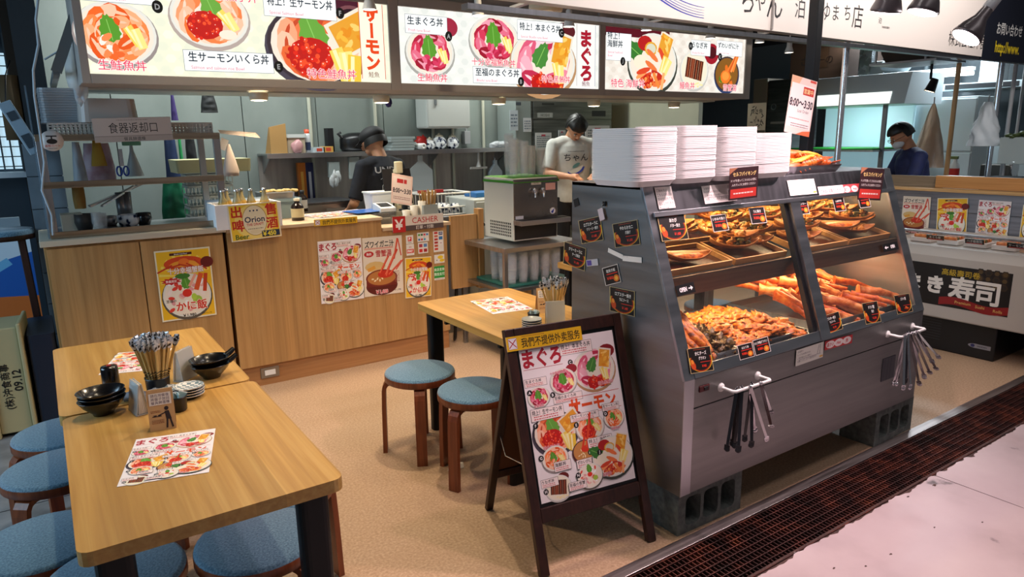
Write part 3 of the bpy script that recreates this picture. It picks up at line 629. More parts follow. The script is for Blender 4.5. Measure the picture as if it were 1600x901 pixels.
def menu_sheet(g, w, h):
    P = lambda a, b: (a*w, (1-b)*h)
    g.rect(w/2, h/2, w, h, '#f3ecec')
    def bw(a, b, r, k, s): x, y = P(a, b); g.bowl(x, y, r*w*1.1, k, s, .86)
    def tb(a, b, ww, hh, s): x, y = P(a, b); g.box(x, y, ww*w, hh*h, '#f8e9e4', '#3a2a2a', .0012); g.text(s, x-ww*w*.46, y+hh*h*.18, hh*h*.42, '#201818', .02, 'l', fit=ww*w*.92); g.fine(x-ww*w*.05, y-hh*h*.25, ww*w*.75, hh*h*.4, '#c84a50', 2, len(s))
    def lb(a, b, s, sz=.024): x, y = P(a, b); g.text(s, x, y, sz*h, '#d83850', .01, 'c', .9, halo='#fbeef0'); g.fine(x, y-sz*h*1.0, len(s)*sz*h*.7, sz*h*.35, '#6a5a5a', 1, 2)
    def cir(a, b, s): x, y = P(a, b); g.ell(x, y, .026*w, .026*w, '#14100f', 16); g.text(s, x, y, .032*w, '#f4f0f0', .03, 'm')
    x, y = P(.22, .10); g.text('まぐろ', x, y, .115*h, '#b01e30', .04, 'c', .8); g.rect(x, P(0, .04)[1], .4*w, .003*h, '#b01e30'); g.rect(x, P(0, .165)[1], .4*w, .003*h, '#b01e30')
    x, y = P(.90, .13); g.ell(x, y, .09*w, .045*h, '#8a1c24', 14)
    bw(.74, .235, .205, 'tunabig', 4); tb(.58, .075, .34, .075, '特上！本まぐろ丼'); cir(.50, .165, 'C'); lb(.84, .335, '特色黑鮪丼')
    x, y = P(.50, .205); g.ell(x, y, .06*w, .03*h, '#9a2430', 14)
    bw(.40, .275, .125, 'tuna', 12); lb(.36, .215, '十分幸福鮪魚丼', .018); tb(.42, .385, .30, .05, '至福のまぐろ丼'); cir(.27, .35, 'B')
    bw(.13, .345, .10, 'tuna', 2); tb(.12, .25, .22, .05, '生まぐろ丼'); cir(.045, .31, 'A'); lb(.12, .40, '生鮪魚丼', .018)
    x, y = P(.67, .455); g.text('サーモン', x, y, .10*h, '#e2501c', .04, 'c', .82); g.rect(x, P(0, .395)[1], .6*w, .003*h, '#c84020'); g.rect(x, P(0, .51)[1], .6*w, .003*h, '#c84020')
    x, y = P(.47, .52); g.ell(x, y, .07*w, .04*h, '#7a1c30', 14)
    bw(.24, .585, .205, 'roebig', 3); tb(.19, .455, .33, .075, '特上！生サーモン丼'); cir(.055, .52, 'F'); lb(.18, .67, '特色鮭魚丼')
    bw(.60, .60, .135, 'roe', 8); tb(.56, .525, .30, .045, '生サーモンいくら丼'); cir(.46, .57, 'E'); lb(.50, .68, '生鮭魚子丼', .018)
    bw(.87, .575, .10, 'salmon', 5); tb(.85, .50, .18, .045, '生サーモン丼'); cir(.785, .54, 'D'); lb(.87, .645, '生鮭魚丼', .018)
    bw(.20, .745, .12, 'salmon', 15); tb(.26, .80, .17, .06, '海鮮丼'); cir(.06, .725, 'G'); bw(.50, .745, .11, 'soup', 9); tb(.50, .82, .19, .055, 'ずわいがに汁'); cir(.56, .76, 'K')
    tb(.68, .705, .26, .06, '特上！海鮮丼'); bw(.79, .82, .20, 'sea', 6); cir(.655, .775, 'J'); lb(.66, .925, '特色 海鮮丼')
    x, y = P(.25, .87); g.ell(x, y, .06*w, .03*h, '#6a1c18', 12); bw(.19, .93, .12, 'eel', 3); tb(.11, .885, .17, .05, 'うなぎ丼'); cir(.06, .935, 'H'); bw(.52, .905, .12, 'rice', 7); tb(.38, .945, .18, .05, '至福の雪蟹'); cir(.40, .885, 'N')
def crab_rice(g, w, h):
    g.rect(w/2, h/2, w, h, '#efe6c8'); g.rect(w/2, h/2, w*.95, h*.96, '#f0bc20')
    for k in range(16): a = R(10+k*20); g.poly([(w*.5, h*.62), (w*.5+w*.46*math.cos(a), h*.62+h*.33*math.sin(a)), (w*.5+w*.46*math.cos(a+.12), h*.62+h*.33*math.sin(a+.12))], '#f8dc60')
    g.ell(w*.5, h*.80, w*.36, h*.10, '#d8481c', 20); g.ell(w*.5, h*.76, w*.28, h*.08, '#f0a030', 20); g.ell(w*.5, h*.82, w*.1, h*.05, '#f07828', 12)
    for k in range(6): g.rect(w*(.15+.13*k), h*(.74+.02*(k % 2)), w*.30, h*.022, '#c83818', 25-14*k)
    g.ell(w*.92, h*.79, w*.12, h*.08, '#6a1814', 14); g.rect(w*.46, h*.935, w*.4, h*.035, '#4a1010'); g.text('Blissful Crab Bowl', w*.46, h*.935, h*.024, '#f6efe8', .01, 'm', .85)
    g.bowl(w*.5, h*.34, w*.44, 'rice', 5, 1.02); g.ell(w*.45, h*.62, w*.14, h*.04, '#3f7a28', 10); g.rect(w*.73, h*.52, w*.09, h*.25, '#e05a28', -20); g.rect(w*.85, h*.5, w*.07, h*.26, '#c8401c', -8); g.rect(w*.62, h*.55, w*.05, h*.2, '#f0a890', -30)
    g.text('十分幸福蟹飯', w*.52, h*.70, h*.085, '#fdf4ee', .02, 'm', .82, halo='#a85a60'); 
    star = [(w*(.24+(.2 if k % 2 else .13)*math.cos(k*PI/10)), h*(.56+(.055 if k % 2 else .036)*math.sin(k*PI/10))) for k in range(20)]
    g.poly(star, '#c82020'); g.text('数量限定', w*.24, h*.56, h*.035, '#fff2e8', .02, 'm', .9)
    g.text('至福の', w*.2, h*.28, h*.04, '#2a1810', .03, 'm'); g.text('かに飯', w*.56, h*.19, h*.13, '#d82c14', .04, 'm', .95, halo='#fff3e0'); g.ell(w*.62, h*.31, w*.05, h*.05, '#b8d848', 10)
    g.text('￥1,980', w*.5, h*.05, h*.05, '#241408', .03, 'm'); g.text('税込￥2,178', w*.82, h*.05, h*.022, '#241408', .01, 'm')
def crab_soup(g, w, h):
    g.rect(w/2, h/2, w, h, '#e8dccb')
    g.ell(w*.3, h*.50, w*.26, h*.09, '#d9b878', 12); g.rect(w*.2, h*.47, w*.2, h*.06, '#e0a040', 20)
    g.ell(w*.45, h*.16, w*.40, h*.16, '#5e1a12', 28); g.rect(w*.45, h*.22, w*.78, h*.13, '#6e2016'); g.ell(w*.45, h*.30, w*.40, h*.145, '#7a2a1c', 28); g.ell(w*.45, h*.30, w*.36, h*.125, '#b9783c', 28)
    for k in range(5): g.ell(w*(.22+.06*k), h*(.29-.03*(k % 2)), w*.035, h*.014, '#efe0b8', 8, 30*k)
    g.ell(w*.55, h*.36, w*.2, h*.07, '#c8301c', 14)
    for x, y, L, t, a in ((.52, .52, .34, .05, -30), (.70, .55, .5, .06, -28), (.83, .78, .36, .045, -12), (.93, .80, .30, .03, 10), (.80, .45, .34, .045, -48), (.92, .5, .22, .03, -40), (.62, .42, .22, .05, -20)): g.rect(w*x, h*y, w*t, h*L, '#d2391f', a); g.rect(w*x-w*.01, h*y, w*t*.25, h*L*.9, '#f08a68', a)
    g.text('ズワイガニ汁', w*.42, h*.88, h*.11, '#151010', .03, 'm', .72); g.rect(w*.4, h*.81, w*.72, h*.03, '#e0a898'); g.ell(w*.15, h*.72, w*.12, h*.05, '#c02020', 18); g.text('熱的', w*.15, h*.72, h*.045, '#fff', .02, 'm', .9) if False else g.text('熱的', w*.15, h*.72, h*.045, '#ffffff', .02, 'm', .9)
    g.text('雪蟹湯', w*.52, h*.72, h*.11, '#b82024', .03, 'm', .8); g.fine(w*.85, h*.3, w*.12, h*.2, '#9a5a50', 7, 3)
    g.text('￥1,628', w*.44, h*.055, h*.07, '#d84060', .03, 'm', .9, halo='#f8ece6'); g.text('￥1,790', w*.85, h*.06, h*.035, '#5a4038', .01, 'm')
_PM = {}
def proto(fn, w, h, t=.0012, paper='#f0eeea'):
    """mesh data of a printed sheet lying in x-y, centred"""
    if fn in _PM: return _PM[fn]
    b = MB(); b.box(-w/2, w/2, -h/2, h/2, 0, t, mat('paper_edge', paper, .5))
    g = G(b, Matrix.Translation((-w/2, -h/2, t-.0005))); fn(g, w, h)
    o = b.build('sheet_proto'); _PM[fn] = (o.data, w, h); bpy.data.objects.remove(o); return _PM[fn]
def sheet(fn, w, h, name, label, cat, M, group=None, size=None):
    """M: centre + orientation (local x right, y up, z out)"""
    me, pw, ph = proto(fn, w, h); o = bpy.data.objects.new(name, me); COL.objects.link(o)
    k = (size/pw) if size else 1.; o.matrix_world = M @ Matrix.Diagonal((k, k, k if size else 1, 1)); return tag(o, label, cat, group)
def FM(p, right, up):
    r = Vector(right).normalized(); u = Vector(up); u = (u-r*u.dot(r)).normalized(); n = r.cross(u)
    return Matrix(((r.x, u.x, n.x, p[0]), (r.y, u.y, n.y, p[1]), (r.z, u.z, n.z, p[2]), (0, 0, 0, 1)))
def wall_sheet(fn, w, h, corners, plane, name, label, cat, group=None):
    """corners TL, TR, BL in photo pixels on the plane Y = plane"""
    a, b_, c = [PY(*q, plane) for q in corners]; ctr = (b_+c)/2
    return sheet(fn, w, h, name, label, cat, FM(ctr+Vector((0, -.002, 0)), b_-a, a-c), group, (b_-a).length)

# ================================================================== counter
CY = 4.53
t = thing('counter_cabinet', 'oak cabinet with two plain doors and a pale top, carrying the dish return rack', 'cabinet', (.43, 4.85, 0))
b = MB(); b.box(-.03, .90, CY+.02, 5.14, .08, 1.04, OAK); b.box(0, .90, CY+.05, 5.1, 0, .08, OAKK); b.build('carcass', t, .002, True)
for a, c, lb in ((-.018, .432, None), (.438, .895, None)): b = MB(); b.box(a, c, CY, CY+.02, .09, 1.03, OAK); b.build('door', t, .0015, True)
b = MB(); b.box(-.045, .915, CY-.02, 5.15, 1.045, 1.078, mat('top_pale', '#c9bda6', .4)); b.build('worktop', t, .003, True)
t = thing('order_counter', 'long oak counter front between the cabinet and the cashier sign', 'counter', (1.6, 4.85, 0))
b = MB(); b.box(.918, 1.95, CY, 5.1, .145, 1.035, OAK); b.box(1.9505, 2.47, CY, 5.1, .145, .955, OAK); b.build('front_body', t, .001, True)
b = MB(); b.box(.918, 2.47, CY+.025, 5.08, 0, .145, OAKK); b.build('kick_board', t, .001, True)
b = MB(); b.box(.918, 1.957, CY-.012, 5.12, 1.036, 1.058, OAKT); b.build('worktop', t, .003, True)
b = MB(); b.box(1.9575, 2.50, CY-.012, 5.12, .956, .980, OAKT); b.build('lower_worktop', t, .003, True)
b = MB(); p = PY(422, 581, CY+.02); b.box(p.x-.06, p.x+.06, CY+.015, CY+.025, p.z-.035, p.z+.035, mat('outlet_plate', '#8a7f70', .35, .5)); b.box(p.x-.035, p.x+.035, CY+.012, CY+.02, p.z-.018, p.z+.018, WHITEP); b.build('power_outlet', t, .002, True, label='metal floor outlet plate')
t = thing('counter_gate', 'oak gate panel hung between the cashier and the white fridge', 'gate', (2.62, 4.55, .46))
b = MB(); b.box(2.505, 2.735, CY, CY+.025, .46, 1.02, OAK); b.build('panel', t, .002, True)
b = MB(); b.box(2.738, 2.785, CY-.02, CY+.05, .44, 1.06, wood('post_oak', '#a3733f', '#b5844c', '#c4945a', 'Z')); b.build('post', t, .003, True)
# posters on the counter
wall_sheet(crab_rice, .30, .42, ((240, 393), (327, 385), (254, 503)), CY-.001, 'poster', 'yellow crab rice poster taped on the cabinet door under the dish rack', 'poster')
wall_sheet(menu_sheet, .33, .46, ((495, 377), (563, 371), (503, 475)), CY-.001, 'poster', 'small bowl menu poster on the counter, next to the crab soup poster', 'poster')
wall_sheet(crab_soup, .33, .46, ((564, 370), (626, 365), (571, 466)), CY-.001, 'poster', 'crab soup poster with a maroon bowl, taped on the order counter', 'poster')
wall_sheet(crab_rice, .30, .42, ((631, 402), (672, 399), (635, 467)), CY-.001, 'poster', 'small yellow crab rice poster below the payment stickers', 'poster')
def sticker(name, label, fn, u, v, w, h, plane=CY-.002, cat='sticker', rot=0, group=None):
    b = MB(); b.box(-w/2, w/2, -h/2, h/2, 0, .001, mat('sticker_white', '#ece8e0', .4)); g = G(b, Matrix.Translation((-w/2, -h/2, .0006))); fn(g, w, h)
    p = PY(u, v, plane); o = b.build(name); o.matrix_world = FM(p, (math.cos(rot), 0, math.sin(rot)), (0, 0, 1)); return tag(o, label, cat, group)
def s_redp(g, w, h): g.rect(w/2, h*.55, w*.5, h*.5, '#d82828'); g.text('P', w/2, h*.57, h*.4, '#ffffff', .04, 'm'); g.text('PayPay', w/2, h*.14, h*.15, '#3a3a3a', .01, 'm')
def s_multi(g, w, h):
    for k, c in enumerate(('#58a838', '#2a6a3a', '#d83a5a', '#4a88c8', '#2878b0', '#c83040', '#3aa0c8', '#f0f0ec')): g.rect(w*(.16+.23*(k % 4)), h*(.75-.5*(k//4)), w*.17, h*.2, c)
    g.text('ID', w*.6, h*.5, h*.12, '#333333', .01, 'm')
def s_pay(g, w, h): g.text('au', w/2, h*.75, h*.25, '#c85a4a', .0, 'm'); g.rect(w/2, h*.38, w*.9, h*.36, '#d8402a'); g.text('PAY', w/2, h*.38, h*.26, '#ffffff', .04, 'm')
def s_mix(g, w, h):
    for k, c in enumerate(('#b83a4a', '#5a8ac0', '#d8302c', '#b02828')): g.rect(w*(.27+.46*(k % 2)), h*(.72-.46*(k//2)), w*.34, h*.3, c)
def s_cards(g, w, h):
    for k, c in enumerate(('#c82828', '#d86a50', '#c83a30', '#b82820', '#c85030', '#d83820')): g.rect(w*.27, h*(.92-.155*k), w*.34, h*.1, c)
    for k, c in enumerate(('#1c3a7a', '#3878b8', '#f4f2ee', '#e8e4dc')): g.rect(w*.73, h*(.88-.22*k), w*.36, h*.15, c)
    g.text('JCB', w*.73, h*.88, h*.09, '#ffffff', .02, 'm', .8); g.rect(w*.73, h*.42, w*.2, h*.05, '#c8a8a8')
def s_yel(g, w, h): g.ell(w*.6, h*.68, w*.28, h*.2, '#f0cc28', 14); g.ell(w*.75, h*.3, w*.24, h*.18, '#f0cc28', 14); g.ell(w*.25, h*.35, w*.05, h*.07, '#555555', 10)
def s_green(g, w, h): g.rect(w/2, h*.57, w, h*.86, '#2a9a38'); g.text('来店支持', w/2, h*.75, h*.22, '#f0fff0', .02, 'm', .85); g.text('微信支付', w/2, h*.42, h*.22, '#f0fff0', .02, 'm', .85); g.fine(w/2, h*.07, w*.8, h*.08, '#777777', 1)
sticker('payment_sticker', 'white payment sticker with a red square P, topmost beside the crab soup poster', s_redp, 640, 374, .058, .062)
sticker('payment_sticker', 'white payment sticker with rows of small coloured logos', s_multi, 661, 370, .095, .068)
sticker('payment_sticker', 'payment sticker with the red PAY block', s_pay, 641, 390, .062, .082)
sticker('payment_sticker', 'payment sticker with four red and blue squares', s_mix, 661, 387, .08, .08)
sticker('payment_sticker', 'tall card sticker listing credit cards in two columns', s_cards, 685, 377, .085, .155)
sticker('payment_sticker', 'white sticker with two yellow dots', s_yel, 686.5, 404, .085, .065)
sticker('payment_sticker', 'green sticker with two lines of white characters', s_green, 686.5, 426, .088, .105)
# cashier sign, standing on the low worktop edge
b = MB(); x0, x1 = PY(612, 353, CY).x, PY(691, 343, CY).x; z0 = .945; b.box(x0, x1, CY-.016, CY-.012, z0+.0, z0+.105, mat('sign_pale', '#e6dccf', .4))
g = G(b, Matrix(((1, 0, 0, x0), (0, 0, -1, CY-.0165), (0, 1, 0, z0), (0, 0, 0, 1)))); W = x1-x0
g.rect(.05, .05, .10, .115, '#c42020'); g.text('￥', .05, .05, .085, '#fbf0ea', .03, 'm'); g.rect(W/2+.05, .018, W-.10, .036, '#5a4a48'); g.text('訂單・付款', W/2+.05, .018, .026, '#f0e8e0', .01, 'm')
g.text('CASHER', W/2+.055, .07, .052, '#c01c20', .0, 'm', 1.0)
b.thing('cashier_sign', 'cashier sign with a red yen square and red capitals', 'sign')
# two yellow no-takeaway signs
def take(g, w, h):
    g.rect(w/2, h/2, w, h, '#e6b414'); g.box(h*.55, h/2, h*.7, h*.72, '#e8e4ec', '#5a4a8a', .001); g.rect(h*.55, h*.5, h*.85, h*.07, '#b02828', 42); g.rect(h*.55, h*.5, h*.85, h*.07, '#b02828', -42)
    g.text('我們不提供外卖服务', w*.58, h*.46, h*.62, '#20180c', .02, 'm', fit=w*.78)
    g.fine(w*.35, h*.9, w*.3, h*.1, '#9a4a20', 1)
a, c = PY(492, 342, CY), PY(558, 335, CY)
sheet(take, .40, .058, 'yellow_notice', 'yellow no-takeaway strip on the front edge of the order counter', 'notice', FM(PY(525, 345.5, CY-.014), (1, 0, 0), (0, 0, 1)), None, None)
bpy.data.objects['yellow_notice'].scale = ((c-a).length/.40*1.02,)*3

# ================================================================== tables and stools
def table_proto():
    t = thing('dining_table', '', 'table')
    b = MB(); b.rbox(.61, .93, .036, .03, TABLE, (0, 0, .684)); b.build('tabletop', t, .004)
    for y in (-.26, .26): b = MB(); b.box(-.24, .24, y-.01, y+.01, .63, .683, BLACKM); b.build('apron_rail', t, .002)
    lb = MB(); lb.rbox(.085, .06, .683, .022, BLACKM, (0, 0, 0)); leg = lb.build('leg', t, .002); leg.location = (-.235, -.385, 0)
    for x, y in ((.235, -.385), (-.235, .385), (.235, .385)): l = leg.copy(); COL.objects.link(l); l.location = (x, y, 0)
    return t
tb = table_proto()
tb['label'] = 'pine dining table nearest the camera, with the reminder tent card and a laminated menu'
tb['group'] = 'pine dining tables'; tb.location = (.263, 2.12, 0)
dup(tb, (.255, 3.064, 0), 0, 'pine dining table pushed end to end behind the nearest one, against the oak cabinet')
dup(tb, (1.915, 2.868, 0), 0, 'pine dining table by the food case, behind the menu easel')
dup(tb, (3.25, 3.35, 0), 0, 'pine dining table behind the food case, seen through its glass')
def stool_proto():
    t = thing('round_stool', '', 'stool')
    b = MB(); b.lathe([(.001, .438), (.165, .438), (.176, .433), (.179, .425)], FELT, n=40); b.build('felt_pad', t)
    b = MB(); b.lathe([(.179, .426), (.180, .422), (.180, .396), (.175, .392), (.001, .392)], LEGW, n=40); b.build('seat', t)
    pr_ = [(.10, .391), (.150, .391), (.176, .384), (.190, .366), (.196, .34), (.200, .25), (.206, .0)]
    pi_ = [(.10, .371), (.145, .371), (.162, .366), (.172, .352), (.176, .33), (.179, .25), (.184, .0)]
    b = MB(); b.prism([(r, z) for r, z in pr_]+[(r, z) for r, z in pi_[::-1]], -.026, .026, LEGW, 'Y'); leg = b.build('leg', t, .002)
    for k in (1, 2, 3): l = leg.copy(); COL.objects.link(l); l.rotation_euler = (0, 0, k*PI/2)
    return t
st = stool_proto(); st.location = (1.485, 3.065, 0); st.rotation_euler = (0, 0, R(62))
st['label'] = 'blue felt stool by the table near the food case, the one clear of the easel'; st['group'] = 'blue felt stools'
for x, y, rz, lb in ((1.575, 2.665, 26, 'blue felt stool half hidden by the menu easel'), (-.06, 3.27, 20, 'blue felt stool at the far end of the row along the joined tables'), (-.085, 2.90, 50, 'blue felt stool second from the far end of the row, dark spot on it'),
                     (-.135, 2.35, 10, 'blue felt stool third from the far end of the row beside the tables'), (.03, 2.035, 65, 'blue felt stool tucked under the nearest corner of the front table'), (.40, 1.985, 33, 'dark shaded blue felt stool under the front table, beside its black leg'),
                     (.545, 2.27, 8, 'blue felt stool pushed right under the front table with one brown leg showing'), (.43, 2.95, 40, 'blue felt stool hidden under the second table, only a foot showing'),
                     (2.75, 3.22, 30, 'blue felt stool behind the food case, seen through its lower glass'), (3.75, 3.1, 60, 'blue felt stool behind the food case, by the table leg seen through glass')):
    dup(st, (x, y, 0), R(rz), lb)

# ================================================================== menu easel (A-board)
A0, A1 = Vector((1.36, 1.83, 0)), Vector((1.845, 1.765, 0)); rz = math.atan2(A1.y-A0.y, A1.x-A0.x)
t = thing('menu_easel', 'dark wooden A-board easel holding the tall bowl menu, standing before the food case', 'easel', (1.6, 1.8, 0), rz)
def AM(tilt, off): return Matrix.Translation(off) @ Euler((tilt, 0, 0)).to_matrix().to_4x4()
MT = AM(R(-17.5), (0, 0, 0)); W2 = .245; L = .925
b = MB(); b.M = MT
for s in (-1, 1): b.box(s*W2-.019 if s > 0 else -W2-.019+.0, s*W2+.019 if s > 0 else -W2+.019, -.014, .014, 0, L, DKWOOD)
b.box(-W2+.019, W2-.019, -.014, .014, L-.05, L, DKWOOD); b.box(-W2+.019, W2-.019, -.014, .014, .19, .245, DKWOOD); b.build('front_frame', t, .003)
b = MB(); b.M = MT; b.box(-W2+.019, W2-.019, -.004, .006, .245, L-.05, BLACKP); b.build('panel', t)
b = MB(); b.M = AM(R(17.0), (0, .53, 0))
for s in (-1, 1): b.box(s*W2*.93-.016, s*W2*.93+.016, -.012, .012, 0, .89, DKWOOD)
b.box(-W2*.93+.016, W2*.93-.016, -.01, .01, .18, .22, DKWOOD); b.box(-W2*.93+.016, W2*.93-.016, -.01, .01, .83, .87, DKWOOD); b.box(-W2*.93+.016, W2*.93-.016, -.003, .003, .22, .83, mat('board_back', '#5a3418', .7)); b.build('rear_frame', t, .003)
b = MB(); q0 = MT @ Vector((-W2-.02, .0, .42)); b.tube([(q0.x, q0.y, q0.z), (q0.x-.004, (q0.y+.40)/2, q0.z-.025), (-W2*.93, .40, q0.z)], .002, CHROME, 6); b.build('stay_wire', t); b = MB(); q0 = MT @ Vector((W2-.005, .0, .42)); b.tube([(q0.x, q0.y, q0.z), (q0.x-.01, (q0.y+.40)/2, q0.z-.03), (W2*.93, .40, q0.z)], .002, CHROME, 6); b.build('stay_wire', t)
bpy.context.view_layer.update()
TW = Matrix.Translation((1.6, 1.8, 0)) @ Euler((0, 0, rz)).to_matrix().to_4x4()
def tall_menu(g, w, h): menu_sheet(g, w, h)
M = TW @ MT @ Matrix(((1, 0, 0, 0), (0, 0, -1, -.0065), (0, 1, 0, .56), (0, 0, 0, 1)))
o = sheet(tall_menu, .43, .60, 'bowl_menu', 'tall laminated menu of lettered rice bowls in the easel', 'menu', M)
M = TW @ MT @ Matrix(((1, 0, 0, -.10), (0, 0, -1, -.0165), (0, 1, 0, .868), (0, 0, 0, 1)))
o = sheet(take, .40, .058, 'yellow_notice', 'yellow no-takeaway strip taped along the top of the menu easel', 'notice', M); o.scale = (.83, .95, 1)

# ================================================================== heated food case
CX0, CX1, CYF, CZ0 = 1.92, 3.72, 1.693, .20; BK = 2.37
SL = Vector((0, .25, .715)).normalized(); NRM = Vector((0, -SL.z, SL.y))     # up the sloping front, outward normal
def CS(x, s, d=0.): v = Vector((x, CYF, .68))+SL*s+NRM*d; return v            # point on the sloping front: s metres up, d out
SLEN = math.hypot(.25, .72)
t = thing('heated_food_case', 'large stainless heated display case with a sloping glass front, standing on concrete blocks', 'display case', (2.82, 2.03, .2))
prof = [(CYF, CZ0), (CYF, .68), (1.943, 1.40), (BK, 1.40), (BK, CZ0)]
b = MB(); b.prism(prof, CX0, CX0+.02, STEELV, 'X'); b.build('side_panel', t, .002, True)
b = MB(); b.prism(prof, CX1-.02, CX1, STEELV, 'X'); b.build('side_panel', t, .002, True)
b = MB(); b.box(CX0+.02, CX1-.02, CYF, CYF+.012, CZ0, .555, CASEM); b.build('lower_front', t, .001, True)
b = MB(); b.box(CX0+.02, CX1-.02, CYF-.001, CYF+.012, .56, .678, CASEM); b.build('upper_front', t, .001, True)
b = MB(); b.box(CX0+.02, CX1-.02, CYF+.013, BK-.02, CZ0, CZ0+.02, STEELD); b.box(CX0+.02, CX1-.02, CYF+.03, BK-.02, .675, .695, STEEL); b.box(CX0+.02, CX1-.02, BK-.03, BK-.01, CZ0, .695, STEEL); b.build('base_deck', t, 0, True)
b = MB(); b.box(CX0, CX1, 1.945, BK, 1.385, 1.402, STEELD); b.build('top_sheet', t, .002, True)
def slab(b, x0, x1, s0, s1, d0, d1, m):
    vs = [CS(x, s, d) for d in (d0, d1) for s in (s0, s1) for x in (x0, x1)]
    b.add(vs, [(0, 2, 3, 1), (4, 5, 7, 6), (0, 1, 5, 4), (2, 6, 7, 3), (0, 4, 6, 2), (1, 3, 7, 5)], m)
b = MB(); slab(b, CX0+.02, CX1-.02, .642, SLEN, -.012, .002, STEELD); slab(b, CX0+.02, CX1-.02, .636, .655, 0, .014, STEEL); b.build('header_band', t, .001, True)
b = MB(); b.prism([(x, z) for x, z in ((CYF-.002, .2), (CYF-.002, .68), (CYF+.002, .68), (CYF+.002, .2))], CX0-.001, CX0+.055, STEEL, 'X'); slab(b, CX0-.001, CX0+.055, 0, SLEN, -.01, .003, STEEL); b.build('corner_post', t, .001, True)
b = MB(); slab(b, CX1-.07, CX1+.001, 0, SLEN, -.01, .003, STEEL); b.build('corner_post', t, .001, True)
b = MB(); slab(b, 2.80, 2.87, 0, .64, -.02, .012, STEEL); slab(b, 2.775, 2.80, .02, .64, -.03, -.006, BLACKP); b.build('centre_mullion', t, .001, True)
b = MB(); slab(b, CX0+.055, 2.80, .0, .045, -.015, .006, STEEL); slab(b, 2.87, CX1-.07, .0, .04, -.015, .006, STEEL); b.build('sill_rail', t, .001, True)
for a, c in ((CX0+.058, 2.774), (2.874, CX1-.072)):
    b = MB(); slab(b, a, c, .046, .635, -.006, -.002, CLEAR); b.build('front_glass', t, 0, True, label='clear glass pane')
b = MB(); b.box(CX0+.02, CX1-.02, BK-.02, BK-.015, .70, 1.385, CLEAR); b.build('rear_glass', t, 0, True, label='clear glass pane')
for x in (2.42, 2.83, 3.25): b = MB(); b.box(x-.02, x+.02, BK-.03, BK-.003, .70, 1.385, STEELD); b.build('rear_post', t, .001, True)
b = MB(); b.box(CX0+.022, CX1-.022, 1.86, BK-.035, .995, 1.005, STEEL); b.box(CX0+.022, CX1-.022, 1.852, 1.872, .962, 1.042, steel('shelf_lip', '#7d6a60', '#94806f', (2, 50, 50), .35)); b.build('middle_shelf', t, .001, True)
p = PY(1100, 606, CYF-.002); b = MB(); b.box(p.x-.028, p.x+.028, CYF-.006, CYF+.001, p.z-.012, p.z+.012, mat('switch_red', '#5a1418', .4)); b.box(p.x-.005, p.x+.018, CYF-.009, CYF, p.z-.007, p.z+.007, BLACKP); b.build('power_switch', t, .001, True)
p = PY(1388, 575, CYF-.002); b = MB(); b.box(p.x-.06, p.x+.06, CYF-.004, CYF+.001, p.z-.06, p.z+.06, steel('vent_plate', '#50525a', '#6c6e74', (50, 2, 2), .4)); b.build('access_plate', t, .001, True)
GLOW = mat('tube_glow', '#ffd9a0', .4, emit=7., ecol=(1, .70, .36))
for (a, c) in ((2.0, 2.78), (2.88, 3.66)):
    for z, y in ((1.372, 2.10), (.985, 2.08)):
        b = MB(); b.cyl((a, y, z), (c, y, z), .009, GLOW, 10); b.build('light_tube', t, 0, True, label='glowing warm light tube')
        l = _light('case_tube_lamp', 'AREA', ((a+c)/2, y, z-.012), 6.5, (1.0, .72, .40), shape='RECTANGLE', size=(c-a), size_y=.02, aim=((a+c)/2, y-.02, 0)); l.parent = t; l.location = Vector(((a+c)/2, y, z-.012))-t.location
# concrete blocks under the case
BLK = noisy('concrete_block', [(.3, '#4f5552'), (.6, '#6a6f6a'), (.8, '#7d817b')], (1, 1, 1), .9, 0, nscale=40, detail=8, bump=.5)
def block_proto():
    b = MB(); L_, D_, H_ = .385, .185, .19
    xs = [-L_/2, -.150, -.062, -.044, .044, .062, .150, L_/2]
    for i in range(0, 7, 2): b.box(xs[i], xs[i+1], -D_/2, D_/2, 0, H_, BLK)
    for i in (1, 3, 5): b.box(xs[i], xs[i+1], -D_/2, D_/2, 0, .032, BLK); b.box(xs[i], xs[i+1], -D_/2, D_/2, H_-.032, H_, BLK)
    for i in (1, 3, 5):   # rounded cell corners
        for sx, x in ((1, xs[i]), (-1, xs[i+1])):
            for sz, z in ((1, .032), (-1, H_-.032)): b.prism([(x, z), (x+sx*.02, z), (x+sx*.006, z+sz*.006), (x, z+sz*.02)] if sx*sz > 0 else [(x, z), (x, z+sz*.02), (x+sx*.006, z+sz*.006), (x+sx*.02, z)], -D_/2, D_/2, BLK, 'Y')
    return b.build('concrete_block')
bk = block_proto(); bk.location = (2.145, 1.815, 0); bk.rotation_euler = (0, 0, R(-1)); tag(bk, 'three-cell concrete block under the easel end of the food case', 'concrete block', 'concrete blocks under the food case')
for x, y, rz_, lb in ((3.57, 1.80, 1, 'three-cell concrete block under the sushi-side end of the food case'), (2.145, 2.20, 0, 'concrete block behind the first one, under the back of the case'), (3.57, 2.2, 0, 'concrete block at the back of the sushi-side end of the case')):
    o = bk.copy(); COL.objects.link(o); o.location = (x, y, 0); o.rotation_euler = (0, 0, R(rz_)); o['label'] = lb
